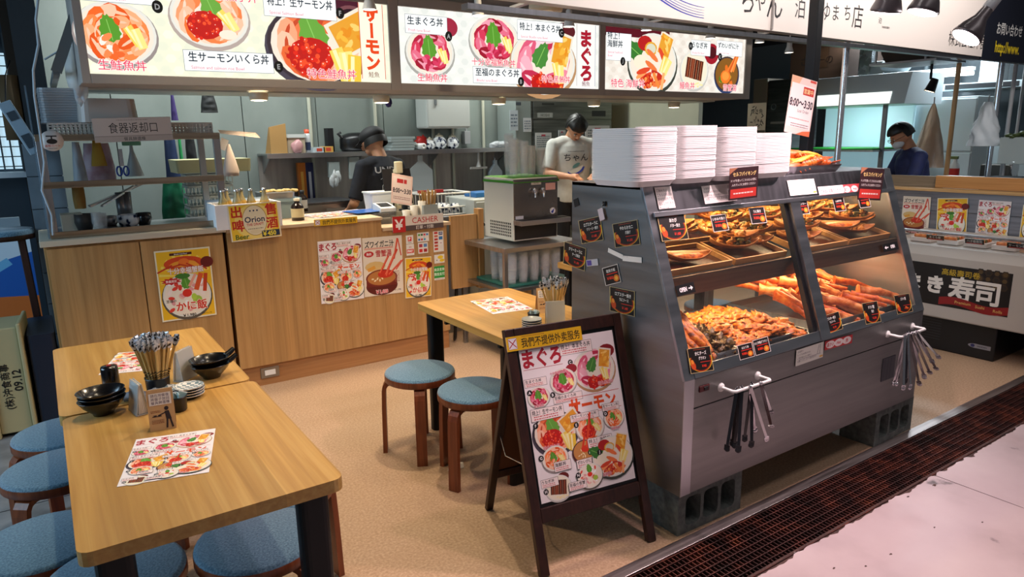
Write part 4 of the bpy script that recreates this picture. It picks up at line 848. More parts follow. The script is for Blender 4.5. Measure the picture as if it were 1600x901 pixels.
# ================================================================== things on the tables
TT = .7205
PAPER = mat('kraft_paper', '#c9a06c', .7); WPAPER = mat('white_paper', '#dcd6ca', .7); NAPM = mat('napkin', '#d9d3c6', .8)
sheet(menu_sheet, .33, .46, 'table_menu', 'laminated bowl menu lying flat on the nearest pine table', 'menu', FM((.207, 2.075, TT), (.97, -.25, 0), (.2, .98, 0)), None, .222)
sheet(menu_sheet, .33, .46, 'table_menu', 'laminated bowl menu lying on the second table, behind the chopstick cup', 'menu', FM((.235, 3.115, TT), (-.9, .3, 0), (-.3, -.9, 0)), None, .21)
sheet(menu_sheet, .33, .46, 'table_menu', 'laminated bowl menu lying on the table by the food case', 'menu', FM((1.945, 3.0, TT), (-.95, .15, 0), (-.24, -.95, 0)), None, .225)
# lacquer bowls
LACQ = mat('black_lacquer', '#0d0d0f', .22, coat=.5)
def lbowl(handle=False):
    t = thing('lacquer_bowl', '', 'bowl')
    b = MB(); b.lathe([(.001, .004), (.026, .004), (.028, 0), (.031, .0), (.034, .008), (.060, .034), (.0715, .052), (.073, .055), (.070, .054), (.056, .034), (.03, .012), (.001, .010)], LACQ, n=36, sy=.86)
    b.build('body', t)
    if handle:
        b = MB(); b.tube([(.066, 0, .048), (.085, 0, .058), (.100, 0, .068)], [.011, .010, .008], LACQ, 10, sx=1.3); b.build('spout_handle', t)
    return t
o = lbowl(); o.location = (.075, 2.55, TT); o.rotation_euler = (0, 0, R(20)); tag(o, 'bottom black lacquer bowl of the stack of three beside the soy sauce jar', group='stack of three black bowls')
dup(o, (.077, 2.552, TT+.014), R(25), 'middle black lacquer bowl of the stack of three beside the soy sauce jar')
dup(o, (.074, 2.55, TT+.028), R(15), 'top black lacquer bowl of the stack of three beside the soy sauce jar')
o = lbowl(True); o.location = (.445, 2.715, TT); o.rotation_euler = (0, 0, R(10)); tag(o, 'lower black spouted bowl of the pair behind the napkin stand', group='pair of black spouted bowls')
dup(o, (.442, 2.72, TT+.022), R(14), 'upper black spouted bowl of the pair, its spout lit by a highlight')
# soy jar, side plates, sauce cups
b = MB(); b.lathe([(.001, 0), (.028, 0), (.029, .004), (.0285, .084), (.026, .092), (.001, .093)], LACQ, n=28); b.cyl((0, 0, .092), (0, 0, .096), .008, mat('spout_red', '#a8281c', .4), 12)
o = b.thing('soy_sauce_jar', 'tall black lidded soy sauce jar with a red spout hole on the second table', 'jar'); o.location = (.118, 2.785, TT)
PLW = mat('plate_white', '#e2ded4', .25, coat=.4); PLD = mat('plate_rim_dark', '#20242c', .3)
def _check():
    m = mat('plate_check', '#dddad0', .25, coat=.4); nt = m.node_tree; tc = _n(nt, 'ShaderNodeTexCoord'); ck = _n(nt, 'ShaderNodeTexChecker'); ck.inputs['Scale'].default_value = 75
    ck.inputs[1].default_value = (*lin('#e4e2da'), 1); ck.inputs[2].default_value = (*lin('#7d9096'), 1); nt.links.new(tc.outputs['Object'], ck.inputs[0]); nt.links.new(ck.outputs[0], nt.nodes['Principled BSDF'].inputs[0]); return m
PCK = _check()
def plate(top, r=.05):
    b = MB(); k = r/.05
    b.lathe([(.001, .002), (.024*k, .002), (.027*k, 0), (.030*k, .001), (.047*k, .011)], PLD, n=32); b.lathe([(.047*k, .011), (.050*k, .0135), (.049*k, .015)], PLW, n=32); b.lathe([(.049*k, .015), (.034*k, .008), (.001, .006)], top, n=32)
    return b.build('side_plate')
pp = plate(PCK); tag(pp, 'bottom chequered side plate of the pile beside the sauce packet cup', 'plate', 'pile of chequered plates'); pp.location = (.338, 2.545, TT)
for k, w_ in enumerate(('second from the bottom', 'third from the bottom', 'topmost, showing its blue-grey checks')):
    o = pp.copy(); COL.objects.link(o); o.location = (.338+.002*(k % 2), 2.545-.001*k, TT+.0095*(k+1)); o.rotation_euler = (0, 0, .6*k); o['label'] = 'chequered side plate %s in the pile near the sauce cup' % w_
pp2 = plate(PCK, .045); tag(pp2, 'bottom small plate of the pile hidden behind the tent card', 'plate', 'small plates behind the tent card'); pp2.location = (.268, 2.585, TT)
for k in range(2):
    o = pp2.copy(); COL.objects.link(o); o.location = (.268, 2.585, TT+.0095*(k+1)); o['label'] = ('middle', 'top')[k]+' small plate of the pile hidden behind the tent card'
pp3 = plate(mat('plate_grey', '#a9aaa6', .25), .047); tag(pp3, 'bottom striped plate of the pile on the table by the food case', 'plate', 'pile of dark rimmed plates'); pp3.location = (1.80, 2.515, TT)
for k in range(4):
    o = pp3.copy(); COL.objects.link(o); o.location = (1.80, 2.515, TT+.0095*(k+1)); o['label'] = '%s dark rimmed plate of the pile on the table by the food case' % ('second', 'third', 'fourth', 'topmost')[k]
def sauce_cup(loc, label, pk, n):
    t = thing('packet_cup', label, 'cup', loc)
    b = MB(); b.lathe([(.001, .001), (.022, 0), (.026, .004), (.028, .045), (.0295, .052), (.027, .051), (.025, .006), (.001, .005)], BLACKP, n=24); b.build('cup_body', t)
    for i in range(n):
        b = MB(); a = i*2.4; b.cbox((0, 0, 0), (.026, .0035, .036), mat('packet_'+pk, pk, .35)); b.cbox((0, 0, .0185), (.028, .001, .004), mat('packet_edge', '#f2f2ee', .4))
        o = b.build('wasabi_packet', None, .001); o.location = (loc[0]+.011*math.cos(a), loc[1]+.011*math.sin(a), loc[2]+.045); o.rotation_euler = (R(20*math.sin(a*2)), R(25*math.cos(a)), a)
        tag(o, 'small seasoning packet sticking out of the black cup '+('near the chequered plates' if n == 5 else 'behind the dark rimmed plates'), 'sauce packet', 'seasoning packets '+('on the front table' if n == 5 else 'on the table by the case'))
sauce_cup((.285, 2.43, TT), 'black cup of pale blue seasoning packets by the chequered plates', '#a8c8c8', 5)
sauce_cup((1.872, 2.60, TT), 'black cup of pale seasoning packets behind the dark rimmed plates', '#b8c4bc', 6)
b = MB(); b.blob((0, 0, .012), (.038, .03, .014), mat('film_wrap', '#5f7a94', .15, alpha=.75), 5, .5, 3); o = b.thing('wet_towel_pack', 'crumpled blue film towel pack between the black bowls and chopstick cup', 'packet'); o.location = (.165, 2.63, TT)
b = MB(); b.blob((0, 0, .012), (.032, .026, .016), mat('film_wrap2', '#6a86a4', .12, alpha=.75), 9, .5, 3); o = b.thing('wet_towel_pack', 'crumpled silvery blue towel pack touching the foot of the chopstick cup', 'packet'); o.location = (.205, 2.585, TT)
# napkin stands
def napkins(loc, rz, label, h=.105):
    t = thing('napkin_stand', label, 'napkin holder', loc, rz)
    b = MB(); b.box(-.045, .045, -.022, .022, 0, .003, mat('acrylic', '#c8c8c4', .15, alpha=.6)); b.prism([(-.022, 0), (-.019, 0), (-.003, h), (-.006, h)], -.045, .045, mat('acrylic'), 'X'); b.prism([(.022, 0), (.019, 0), (.003, h), (.006, h)], -.045, .045, mat('acrylic'), 'X'); b.build('clear_stand', t)
    b = MB()
    for k in range(9): x = -.014+.0033*k; b.prism([(x-.001, .004), (x+.001, .004), (x*.3+.0008, h*.98-.002*(k % 3)), (x*.3-.0008, h*.98-.002*(k % 3))], -.041, .041, NAPM, 'X')
    b.build('napkins', t)
napkins((.175, 2.50, TT), R(100), 'pale napkin stand between the black bowls and the tent card')
napkins((.362, 2.765, TT), R(45), 'white napkin stand between the chopsticks and the spouted bowls', .115)
napkins((1.925, 2.50, TT), R(-25), 'cream napkin stand beside the dark rimmed plates', .12)
# tent cards
def tent(loc, rz, label, full=True, h=.125):
    t = thing('tent_card', label, 'sign', loc, rz)
    b = MB()
    for s in (-1, 1): b.prism([(s*.030, 0), (s*.0285, 0), (s*.0005, h), (s*.002, h)] if s > 0 else [(-.0285, 0), (-.030, 0), (-.002, h), (-.0005, h)], -.037, .037, PAPER, 'X')
    an = math.atan2(.028, h); M = Matrix.Translation((-.037, -.0302, 0)) @ Euler((PI/2-an, 0, 0)).to_matrix().to_4x4(); g = G(b, M); W, Hh = .074, h
    g.box(W/2, Hh*.78, W*.84, Hh*.30, '#eee6da', '#eee6da', 0)
    for k, s in enumerate(('請在用餐後', '將盤子放回', '餐具歸還檯')): g.text(s, W/2, Hh*(.87-.09*k), Hh*.075, '#6a5a66', .01, 'm', fit=W*.78)
    K = '#2c2024'; g.ell(W*.70, Hh*.53, W*.085, W*.085, K, 16); g.poly([(W*.62, Hh*.46), (W*.78, Hh*.47), (W*.86, Hh*.25), (W*.66, Hh*.25)], K); g.rect(W*.68, Hh*.16, W*.07, Hh*.24, K, -6); g.rect(W*.84, Hh*.16, W*.07, Hh*.24, K, 12)
    g.rect(W*.52, Hh*.40, W*.30, Hh*.028, K, 20); g.rect(W*.32, Hh*.35, W*.36, Hh*.018, K); g.ell(W*.25, Hh*.385, W*.07, Hh*.03, K, 10, 0, 180, 360); g.ell(W*.42, Hh*.385, W*.07, Hh*.03, K, 10, 0, 180, 360)
    g.fine(W*.28, Hh*.47, W*.36, Hh*.07, '#8a4a2a', 2, 3); g.fine(W*.34, Hh*.22, W*.46, Hh*.1, '#8a4a2a', 3, 4)
    b.build('printed_card', t)
tent((.222, 2.315, TT), R(-8), 'kraft tent card asking diners to return dishes, on the nearest table')
tent((2.04, 2.745, TT), R(-20), 'kraft tent card on the table by the food case, behind the napkin stand')
# chopstick cups, every wrapped pair its own thing
STK = wood('chopstick_wood', '#c59c58', '#dab672', '#e8c98a', 'Z', .4); SIL = noisy('printed_film', [(.42, '#15151a'), (.47, '#b9bcc2'), (.7, '#e6e8ec')], (1, 1, 1), .2, .35, nscale=95, detail=3)
def chop_proto(group, label):
    t = thing('wrapped_chopsticks', label, 'chopsticks', (0, 0, 0), 0, group)
    b = MB(); b.box(-.0048, -.0006, -.0022, .0022, 0, .178, STK); b.box(.0006, .0048, -.0022, .0022, 0, .178, STK)
    for z in (.062, .069, .08): b.box(-.0050, .0050, -.0024, .0024, z, z+.0035, mat('print_black', '#2a241c', .4))
    b.build('stick_pair', t)
    b = MB(); b.add([(-.0055, -.003, .168), (.0055, -.003, .168), (.0055, .003, .168), (-.0055, .003, .168), (-.011, -.003, .193), (.010, -.005, .191), (.011, .004, .194), (-.010, .005, .192), (-.007, 0, .212), (.009, 0, .208)],
                    [(0, 1, 5, 4), (1, 2, 6, 5), (2, 3, 7, 6), (3, 0, 4, 7), (4, 5, 9, 8), (6, 7, 8, 9), (5, 6, 9), (7, 4, 8)], SIL); b.build('wrapper_end', t)
    return t
def chop_cup(loc, n, label, group, clabel, seed, only=None):
    t = thing('chopstick_cup', label, 'cup', loc)
    b = MB(); b.lathe([(.001, .001), (.034, 0), (.038, .004), (.040, .055), (.0415, .062), (.0385, .061), (.037, .006), (.001, .004)], BLACKP, n=30); b.build('cup_body', t)
    rr = random.Random(seed); p = chop_proto(group, clabel)
    for i in range(n):
        a = i*2.399963; q = .029*math.sqrt((i+.5)/n); lean = R(3+11*q/.029); x, y = q*math.cos(a), q*math.sin(a)
        if rr.random() < .25: lean += R(5)
        rot = Matrix.Rotation(a, 3, 'Z') @ Matrix.Rotation(lean, 3, 'Y') @ Matrix.Rotation(rr.uniform(0, PI), 3, 'Z')
        L_ = (loc[0]+x*.62, loc[1]+y*.62, loc[2]+.006)
        r3 = rot.to_euler()
        o = p if i == 0 else dup(p)
        o.location = L_; o.rotation_euler = r3
chop_cup((.255, 2.655, TT), 42, 'black cup packed with wrapped chopsticks on the second table', 'wrapped chopsticks on the joined tables', 'wrapped pair of wooden chopsticks in the cup on the joined tables', 3)
chop_cup((1.975, 2.57, TT), 20, 'black cup of wrapped chopsticks against the food case side', 'wrapped chopsticks by the food case', 'wrapped pair of wooden chopsticks in the cup beside the food case', 8)

# ================================================================== cards, notes and magnets on the food case
def quad_card(name, label, cat, A, B_, C, nrm_plane, fn, group=None):
    """A top-left, B top-right, C bottom-left in world space"""
    r, dn = B_-A, C-A; W, Hh = r.length, dn.length; M = FM(A, r, -dn)
    b = MB(); b.box(0, W, -Hh, 0, .0, .0012, mat('card_edge', '#2a2422', .5)); g = G(b, Matrix.Translation((0, -Hh, .0008))); fn(g, W, Hh)
    o = b.build(name); o.matrix_world = M; return tag(o, label, cat, group)
def CF(u, v, d=.004):   # pixel onto the sloping front
    p0 = CS(0, 0, d); dr = _ray(u, v); o = Vector((0, 0, CAM_H)); tt = (p0-o).dot(NRM)/dr.dot(NRM); return o+dr*tt
def front_card(name, label, cat, tl, tr, bl, fn, d=.006, group=None): return quad_card(name, label, cat, CF(*tl, d), CF(*tr, d), CF(*bl, d), None, fn, group)
def side_card(name, label, cat, tl, tr, bl, fn, group=None): return quad_card(name, label, cat, PX(*tl, CX0-.002), PX(*tr, CX0-.002), PX(*bl, CX0-.002), None, fn, group)
def low_card(name, label, cat, tl, tr, bl, fn, group=None): return quad_card(name, label, cat, PY(*tl, CYF-.004), PY(*tr, CYF-.004), PY(*bl, CYF-.004), None, fn, group)
def fc(jp, jp2=None, pr_='￥1,480'): return lambda g, w, h: fire_card(g, w, h, jp, jp2, pr_)
def small(jp, pr_='￥800'):
    def f(g, w, h):
        g.rect(w/2, h/2, w, h, '#e8ddd6'); g.rect(w/2, h/2, w*.94, h*.94, '#181010'); g.text(jp, w*.5, h*.76, h*.17, '#f2eee8', .02, 'm', fit=w*.85); g.rect(w*.55, h*.58, w*.7, h*.05, '#d82a20')
        g.text(pr_, w*.38, h*.36, h*.2, '#f03a20', .03, 'm', fit=w*.6); g.ell(w*.76, h*.28, w*.18, h*.2, '#d86a1c', 10); g.ell(w*.76, h*.28, w*.1, h*.12, '#f0b040', 8)
    return f
def note(lines, c='#f3ece6', tongs=False):
    def f(g, w, h):
        g.rect(w/2, h/2, w, h, c)
        for i, s in enumerate(lines): g.text(s, w*.06, h*(.84-.2*i), h*.13, '#4a4048', .0, 'l', fit=w*(.62 if tongs and i < 3 else .88))
        if tongs: g.rect(w*.80, h*.62, w*.012, h*.6, '#333333', -14); g.rect(w*.87, h*.62, w*.012, h*.6, '#333333', -2); g.rect(w*.93, h*.12, w*.12, h*.1, '#e8b040'); g.rect(w*.5, h*.33, w*.8, h*.03, '#8a8088')
    return f
def dark_note(g, w, h):
    g.rect(w/2, h/2, w, h, '#3a2226'); g.poly([(0, h), (w*.28, h), (w*.1, h*.88), (0, h*.8)], '#b87a5a'); g.text('セルフバイキング', w*.52, h*.80, h*.13, '#f4d488', .03, 'm', fit=w*.8)
    g.text('トングを使ってこちらの入れ物に', w*.5, h*.6, h*.08, '#f6ece8', .01, 'm', fit=w*.88); g.text('入れてレジにお持ちください', w*.5, h*.47, h*.08, '#f6ece8', .01, 'm', fit=w*.84)
    g.rect(w/2, h*.2, w*.9, h*.28, '#d83c34'); g.fine(w/2, h*.2, w*.7, h*.1, '#fbe4dc', 1, 5)
def hot(g, w, h):
    g.rect(w/2, h/2, w, h, '#c83034')
    for k, s in enumerate(('温かい', 'Hot', '熱')): g.ell(w*(.2+.3*k), h/2, w*.16, h*.42, '#f6e6e2', 14); g.text(s, w*(.2+.3*k), h/2, h*.42, '#c82028', .03, 'm', fit=w*.24)
def hot_strip(g, w, h):
    g.rect(w/2, h/2, w, h, '#f6eae8'); g.text('ご自由にお取りください', w*.27, h*.5, h*.34, '#d8404a', .03, 'm', fit=w*.46); g.rect(w/2, h*.08, w, h*.16, '#d8383c'); g.rect(w*.76, h*.55, w*.48, h*.9, '#e04a4e')
    for k, s in enumerate(('温かい', 'Hot', '熱')): g.ell(w*(.59+.17*k), h*.5, w*.075, h*.34, '#fbeeec', 14); g.text(s, w*(.59+.17*k), h*.5, h*.34, '#d02830', .03, 'm', fit=w*.13)
def opn(rev):
    def f(g, w, h):
        g.rect(w/2, h/2, w, h, '#0e0d0f'); x = w*.36 if not rev else w*.64; g.text('OPEN', x, h/2, h*.5, '#f6f0f0', .05, 'm', .7, fit=w*.5)
        s = 1 if not rev else -1; c = w*.76 if not rev else w*.24; g.rect(c-s*w*.03, h/2, w*.16, h*.12, '#f6f0f0'); g.poly([(c+s*w*.14, h/2), (c+s*w*.02, h*.74), (c+s*w*.02, h*.26)] if not rev else [(c+s*w*.14, h/2), (c+s*w*.02, h*.26), (c+s*w*.02, h*.74)], '#f6f0f0')
    return f
N2 = ['お客様へ', 'トングは共用のため', 'ご使用後は元の場所へ', 'お願いいたします 請使用夾子']
front_card('notice_card', 'plain white notice taped at the easel end of the header band', 'notice', (1022, 293), (1048, 291), (1030, 327), note(['ごあんない', 'こちらの商品は', 'すべて店内でも', '召し上がれます', 'Please ask']), .004)
front_card('notice_card', 'white tong-use notice on the header band above the first glass', 'notice', (1095, 291), (1145, 286), (1100, 319), note(N2, tongs=True), .004)
quad_card('self_serve_card', 'dark self-serve card with a red block, sticking up before the foam trays', 'notice', PY(1140, 263, 1.868), PY(1185, 259, 1.868), PY(1151, 308, 1.868), None, dark_note)
front_card('notice_card', 'white tong-use notice on the header band above the second glass', 'notice', (1229, 282), (1271, 279), (1235, 306), note(N2, tongs=True), .004)
front_card('hot_strip', 'long white and red warm food strip on the header band', 'notice', (1277, 292), (1350, 286), (1281, 307), hot_strip, .004)
quad_card('self_serve_card', 'dark self-serve card with a red block at the sushi end of the header band', 'notice', PY(1346, 261, 1.89), PY(1382, 264, 1.89), PY(1357, 302, 1.89), None, dark_note)
GC_ = 'price cards on the food case'
front_card('price_card', 'large abalone price card, at the top corner of the first glass', 'price card', (1026, 336), (1068, 333), (1036, 377), fc('あわび', 'バター焼き', '￥1,480'), group=GC_)
for i, (tl, tr, bl, jp, lb) in enumerate((((1109, 337), (1133, 334), (1114, 363), 'いかみそ焼き', 'above the middle boats of the first glass'), ((1169, 325), (1193, 323), (1176, 350), 'うに焼き', 'near the mullion at the top of the first glass'), ((1240, 314), (1260, 312), (1245, 336), 'ほたてバター', 'at the top of the second glass next to the mullion'),
    ((1300, 310), (1317, 308), (1305, 331), 'いかやき', 'in the middle of the top of the second glass'), ((1339, 305), (1356, 303), (1345, 325), 'えびマヨ', 'below the sushi-end self-serve card'), ((1151, 540), (1174, 534), (1155, 563), 'ほたて串', 'in front of the orange gratin, closer to the easel'),
    ((1175, 532), (1199, 525), (1180, 556), 'かに甲羅グラタン', 'in front of the orange gratin, closer to the mullion'))):
    front_card('price_card', 'small dark price card '+lb, 'price card', tl, tr, bl, small(jp), group=GC_)
front_card('price_card', 'large dark crab gratin price card at the bottom corner of the first glass', 'price card', (1073, 545), (1109, 540), (1079, 584), fc('かにチーズ', 'グラタン', '￥980'), group=GC_)
front_card('price_card', 'large fiery price card at the bottom of the second glass next to the mullion', 'price card', (1279, 496), (1310, 486), (1286, 524), fc('ロブスター焼き', 'うにソース', '￥2,180'), group=GC_)
front_card('price_card', 'fiery price card before the crab legs in the middle of the second glass', 'price card', (1346, 474), (1370, 470), (1350, 507), fc('タラバ蟹', '焼き', '￥2,500'), group=GC_)
front_card('price_card', 'shiny price card at the sushi-side bottom corner of the second glass', 'price card', (1396, 462), (1420, 458), (1402, 491), fc('ズワイ蟹', None, '￥1,980'), group=GC_)
front_card('open_label', 'black OPEN label with an arrow on the shelf edge behind the first glass', 'label', (1055, 447), (1083, 440), (1059, 463), opn(False))
front_card('open_label', 'small black OPEN label with an arrow at the sushi end of the second glass', 'label', (1378, 382), (1401, 377), (1381, 394), opn(True))
low_card('notice_card', 'pale tong-use notice below the glass sill, over the seam', 'notice', (1244, 547), (1287, 533), (1243, 572), note(N2, '#d9d6cc', True))
low_card('hot_label', 'red label with three white warm food bubbles under the sill', 'label', (1289, 533), (1332, 522), (1291, 545), hot)
GM = 'dish magnets on the steel side of the food case'
side_card('dish_magnet', 'black lobster magnet high on the side, beside the hanging key tag', 'magnet', (904, 345), (938, 337), (909, 381), fc('ロブスターうに', 'クリーミー焼き'), GM)
side_card('dish_magnet', 'black fried crab magnet, highest one next to the corner post', 'magnet', (957, 350), (996, 343), (961, 387), fc('やわらかカニ', '爪揚げ'), GM)
side_card('dish_magnet', 'tilted black magnet sticking out past the back edge of the case', 'magnet', (882, 377), (916, 388), (880, 411), fc('クリーミーうに', 'チーズ焼き'), GM)
side_card('dish_magnet', 'small tilted black magnet below the two paper strips', 'magnet', (941, 419), (965, 412), (948, 446), small('塩焼き鮭'), GM)
side_card('dish_magnet', 'lowest black lobster magnet, behind the top of the menu easel', 'magnet', (953, 447), (992, 455), (953, 485), fc('ロブスター焼き', 'うにソース'), GM)
side_card('paper_strip', 'small white paper strip slanting down the steel side', 'label', (951, 387), (974, 398), (949, 393), note(['ホタテバター']), None)
side_card('paper_strip', 'small white paper strip level on the steel side, below the slanting one', 'label', (973, 399), (1003, 402), (972, 407), note(['海ぶどう入り焼き']), None)
side_card('black_sticker', 'small black diamond sticker near the top back corner', 'sticker', (896, 312), (903, 309), (899, 323), lambda g, w, h: g.rect(w/2, h/2, w, h, '#1a1a1c'), None)
side_card('purple_label', 'crumpled white and purple label on the steel side', 'label', (916, 406), (934, 404), (917, 416), lambda g, w, h: (g.rect(w/2, h/2, w, h, '#c4bfc8'), g.rect(w*.25, h/2, w*.4, h*.8, '#5a4a9a')), None)
p = PX(945, 318, CX0-.004); t = thing('key_tag', 'white tag hanging from a hook high on the steel side', 'tag', p)
b = MB(); b.box(-.006, 0, -.008, .008, -.01, .01, BLACKP); b.tube([(-.006, 0, 0), (-.014, 0, -.004), (-.012, 0, -.014)], .002, CHROME, 6); b.build('hook', t, .001)
b = MB(); b.cbox((-.008, .012, -.045), (.003, .032, .05), mat('tag_white', '#d8c8d0', .4), (R(-20), 0, 0)); b.build('tag', t, .002)
# white tong rails on the lower front and the tongs on them
def rail(u0, v0, u1, v1, label):
    a, c = PY(u0, v0, CYF), PY(u1, v1, CYF); z = (a.z+c.z)/2; t = thing('tong_rail', label, 'rail', (a.x, CYF, z-.02)); L = c.x-a.x
    b = MB(); b.tube([(0, -.004, .02), (0, -.06, .02), (.008, -.068, .02), (L-.008, -.068, .02), (L, -.06, .02), (L, -.004, .02)], .0065, WHITEP, 10); b.build('bar', t)
    for x in (0, L): b = MB(); b.M = Matrix.Translation((x, 0, .02)) @ Euler((PI/2, 0, 0)).to_matrix().to_4x4(); b.lathe([(.001, .012), (.012, .011), (.017, .006), (.019, .0)], WHITEP, n=20); b.build('rosette', t)
    return a.x, z, L
TMET = mat('tong_steel', '#c0bec2', .22, 1.); TBLK = mat('tong_black', '#1a1a1f', .35)
def tongs_proto(m, L=.235, open_=.03, name='tongs'):
    t = thing(name, '', 'tongs')
    for s in (-1, 1):
        b = MB(); n = 8; pts = [(s*(.005+open_*(k/n)**1.2), 0, -L*k/n) for k in range(n+1)]
        for k in range(n): b.bar(pts[k], pts[k+1], .014*(1-.2*k/n), .0024, m, (1, 0, 0))
        x, _, z = pts[-1]
        for k in range(5): b.ball((x-s*.003, -.008+.004*k, z-.004-.006*math.sin(PI*(k+.5)/5)), (.004, .0042, .009), m, 8, 5)
        b.bar((x, 0, z+.012), (x-s*.002, 0, z-.006), .022, .002, m, (1, 0, 0)); b.build('arm', t)
    b = MB(); b.tube([(-.006, 0, -.004), (-.006, 0, .004), (0, 0, .009), (.006, 0, .004), (.006, 0, -.004)], .0028, m, 8); b.cyl((0, -.008, .0), (0, .008, .0), .003, CHROME, 8); b.build('hinge', t)
    return t
tp_b = tongs_proto(TBLK); tp_s = tongs_proto(TMET, .25, .034); used_t = [0, 0]
def hang(x, z, kind, rx, ry, rz_, label):
    p = (tp_b, tp_s)[kind]; loc = (x, CYF-.062-.014*(kind == 1), z+.006)
    if used_t[kind]: o = dup(p, loc, None, label, 'tongs on the white rails', (R(rx), R(ry), R(rz_)))
    else: used_t[kind] = 1; o = p; o.location = loc; o.rotation_euler = (R(rx), R(ry), R(rz_)); o['label'] = label; o['group'] = 'tongs on the white rails'
x, z, L = rail(1126, 604, 1183, 587, 'white tong rail below the first glass')
hang(x+.022, z, 0, 3, 3, 20, 'black handled tongs hanging straight at the easel end of the first rail'); hang(x+.05, z, 0, 4, 10, 50, 'thin dark tongs beside the black ones on the first rail')
hang(x+.082, z, 1, -22, -8, 75, 'long steel tongs in the middle of the first rail, nearest the aisle'); hang(x+.112, z, 0, 2, 4, 60, 'dark tongs behind the long steel ones on the first rail'); hang(x+.15, z, 1, -14, -34, 40, 'steel tongs with yellow crumbs swung out from the end of the first rail')
x, z, L = rail(1386, 524, 1425, 507, 'white tong rail below the second glass')
hang(x+.015, z, 1, 2, 2, 60, 'steel tongs hanging straight by the rosette of the second rail'); hang(x+.04, z, 1, 3, 4, 80, 'steel tongs hanging straight, second on the second rail'); hang(x+.062, z, 1, -14, -14, 10, 'steel tongs swung slightly out on the second rail')
hang(x+.09, z, 1, -20, -34, 20, 'steel tongs swung far out on the second rail'); hang(x+.13, z, 1, -22, -38, 20, 'steel tongs swung furthest out, over the floor'); hang(x+.075, z, 0, 2, 0, 60, 'dark tongs against the access plate on the second rail')

# ================================================================== foam containers on top of the case
def foam_proto():
    b = MB(); w_, d_ = .236, .27
    o0, o1 = rrect(w_*.86, d_*.88, .03, 4), rrect(w_*.97, d_*.975, .035, 4); i0, i1 = rrect(w_*.84, d_*.86, .028, 4), rrect(w_*.935, d_*.945, .033, 4); rim0, rim1 = rrect(w_, d_, .038, 4), rrect(w_, d_, .038, 4)
    def ring(p, q, z0, z1): n = len(p); b.add([(x, y, z0) for x, y in p]+[(x, y, z1) for x, y in q], [(k, (k+1) % n, n+(k+1) % n, n+k) for k in range(n)], FOAM, True)
    b.add([(x, y, .0) for x, y in o0], [tuple(range(len(o0)-1, -1, -1))], FOAM); ring(o0, o1, 0, .022); ring(o1, rim0, .022, .022); ring(rim0, rim1, .022, .0275); ring(rim1, i1, .0275, .0275); ring(i1, i0, .0275, .004); b.add([(x, y, .004) for x, y in i0], [tuple(range(len(i0)))], FOAM)
    return b.build('foam_container')
fp = foam_proto(); first = True; rr = random.Random(5)
for sx, (cx, cy, n, lb) in enumerate(((1.945, 2.02, 29, 'first foam stack, at the bare steel corner'), (2.188, 2.03, 30, 'second foam stack'), (2.43, 2.02, 29, 'third foam stack, behind the dark card'), (2.672, 2.02, 25, 'last foam stack, beside the tray of lobster'))):
    for k in range(n):
        if first: o = fp; first = False
        else: o = fp.copy(); COL.objects.link(o)
        o.location = (cx+rr.uniform(-.0008, .0008), cy+rr.uniform(-.0008, .0008), 1.4025+.0068*k); o.rotation_euler = (0, 0, rr.uniform(-.002, .002))
        tag(o, 'white foam container in the '+lb, 'food container', 'white foam containers in the '+lb)

# ================================================================== food in the case
def foodm(name, stops, **k): return noisy(name, stops, (1, 1, 1), k.pop('rough', .45), 0, nscale=k.pop('ns', 60), detail=6, bump=.6, coat=.08, **k)
F_OR = foodm('gratin_orange', [(.36, '#6a2c04'), (.48, '#c8620c'), (.7, '#e08a1c')]); F_BR = foodm('shell_brown', [(.35, '#3e2c12'), (.55, '#7a5a2a'), (.75, '#b48c4c')]); F_TAN = foodm('fried_tan', [(.3, '#8a4e14'), (.55, '#c07c2a'), (.8, '#dca450')])
F_CR = foodm('crab_red', [(.3, '#7a2a08'), (.5, '#be520e'), (.75, '#da8030')], ns=30); F_CRP = foodm('crab_pale', [(.3, '#9a4416'), (.5, '#cc7438'), (.8, '#e4a870')], ns=35); F_GR = foodm('seaweed_green', [(.35, '#34300e'), (.6, '#6c5f1e'), (.8, '#94803a')], ns=90)
F_YL = foodm('lobster_top', [(.3, '#c85408'), (.5, '#f08a1c'), (.75, '#f8b040')]); BAM = wood('bamboo_leaf', '#9a5a22', '#b87434', '#c98846', 'X', .45); BOX = wood('tray_wood', '#9a6a36', '#b07f48', '#bd8f58', 'X', .5); LINER = mat('tray_liner', '#3a160a', .25)
TLT = math.atan(.26)
def ZS(y): return 1.040+(y-1.88)*.26
for x in (2.05, 2.75, 2.95, 3.60): b = MB(); b.prism([(1.90, 1.0055), (2.32, 1.0055), (2.32, ZS(2.32)-.004), (1.90, ZS(1.90)-.004)], x-.006, x+.006, STEEL, 'X'); b.thing('tray_riser', 'sloping steel riser that tilts the wooden trays toward the glass', 'riser', 'sloping tray risers in the food case')
def wtray(x, y, w_, d_, label, z=None):
    t = thing('wooden_tray', label, 'tray', (x, y, ZS(y)), 0, 'wooden trays on the middle shelf'); t.rotation_euler = (TLT, 0, 0)
    b = MB(); b.box(-w_/2, w_/2, -d_/2, -d_/2+.008, 0, .028, BOX); b.box(-w_/2, w_/2, d_/2-.008, d_/2, 0, .028, BOX); b.box(-w_/2, -w_/2+.008, -d_/2+.008, d_/2-.008, 0, .028, BOX); b.box(w_/2-.008, w_/2, -d_/2+.008, d_/2-.008, 0, .028, BOX); b.build('frame', t, .001)
    b = MB(); b.box(-w_/2+.008, w_/2-.008, -d_/2+.008, d_/2-.008, .002, .008, LINER); b.build('liner', t)
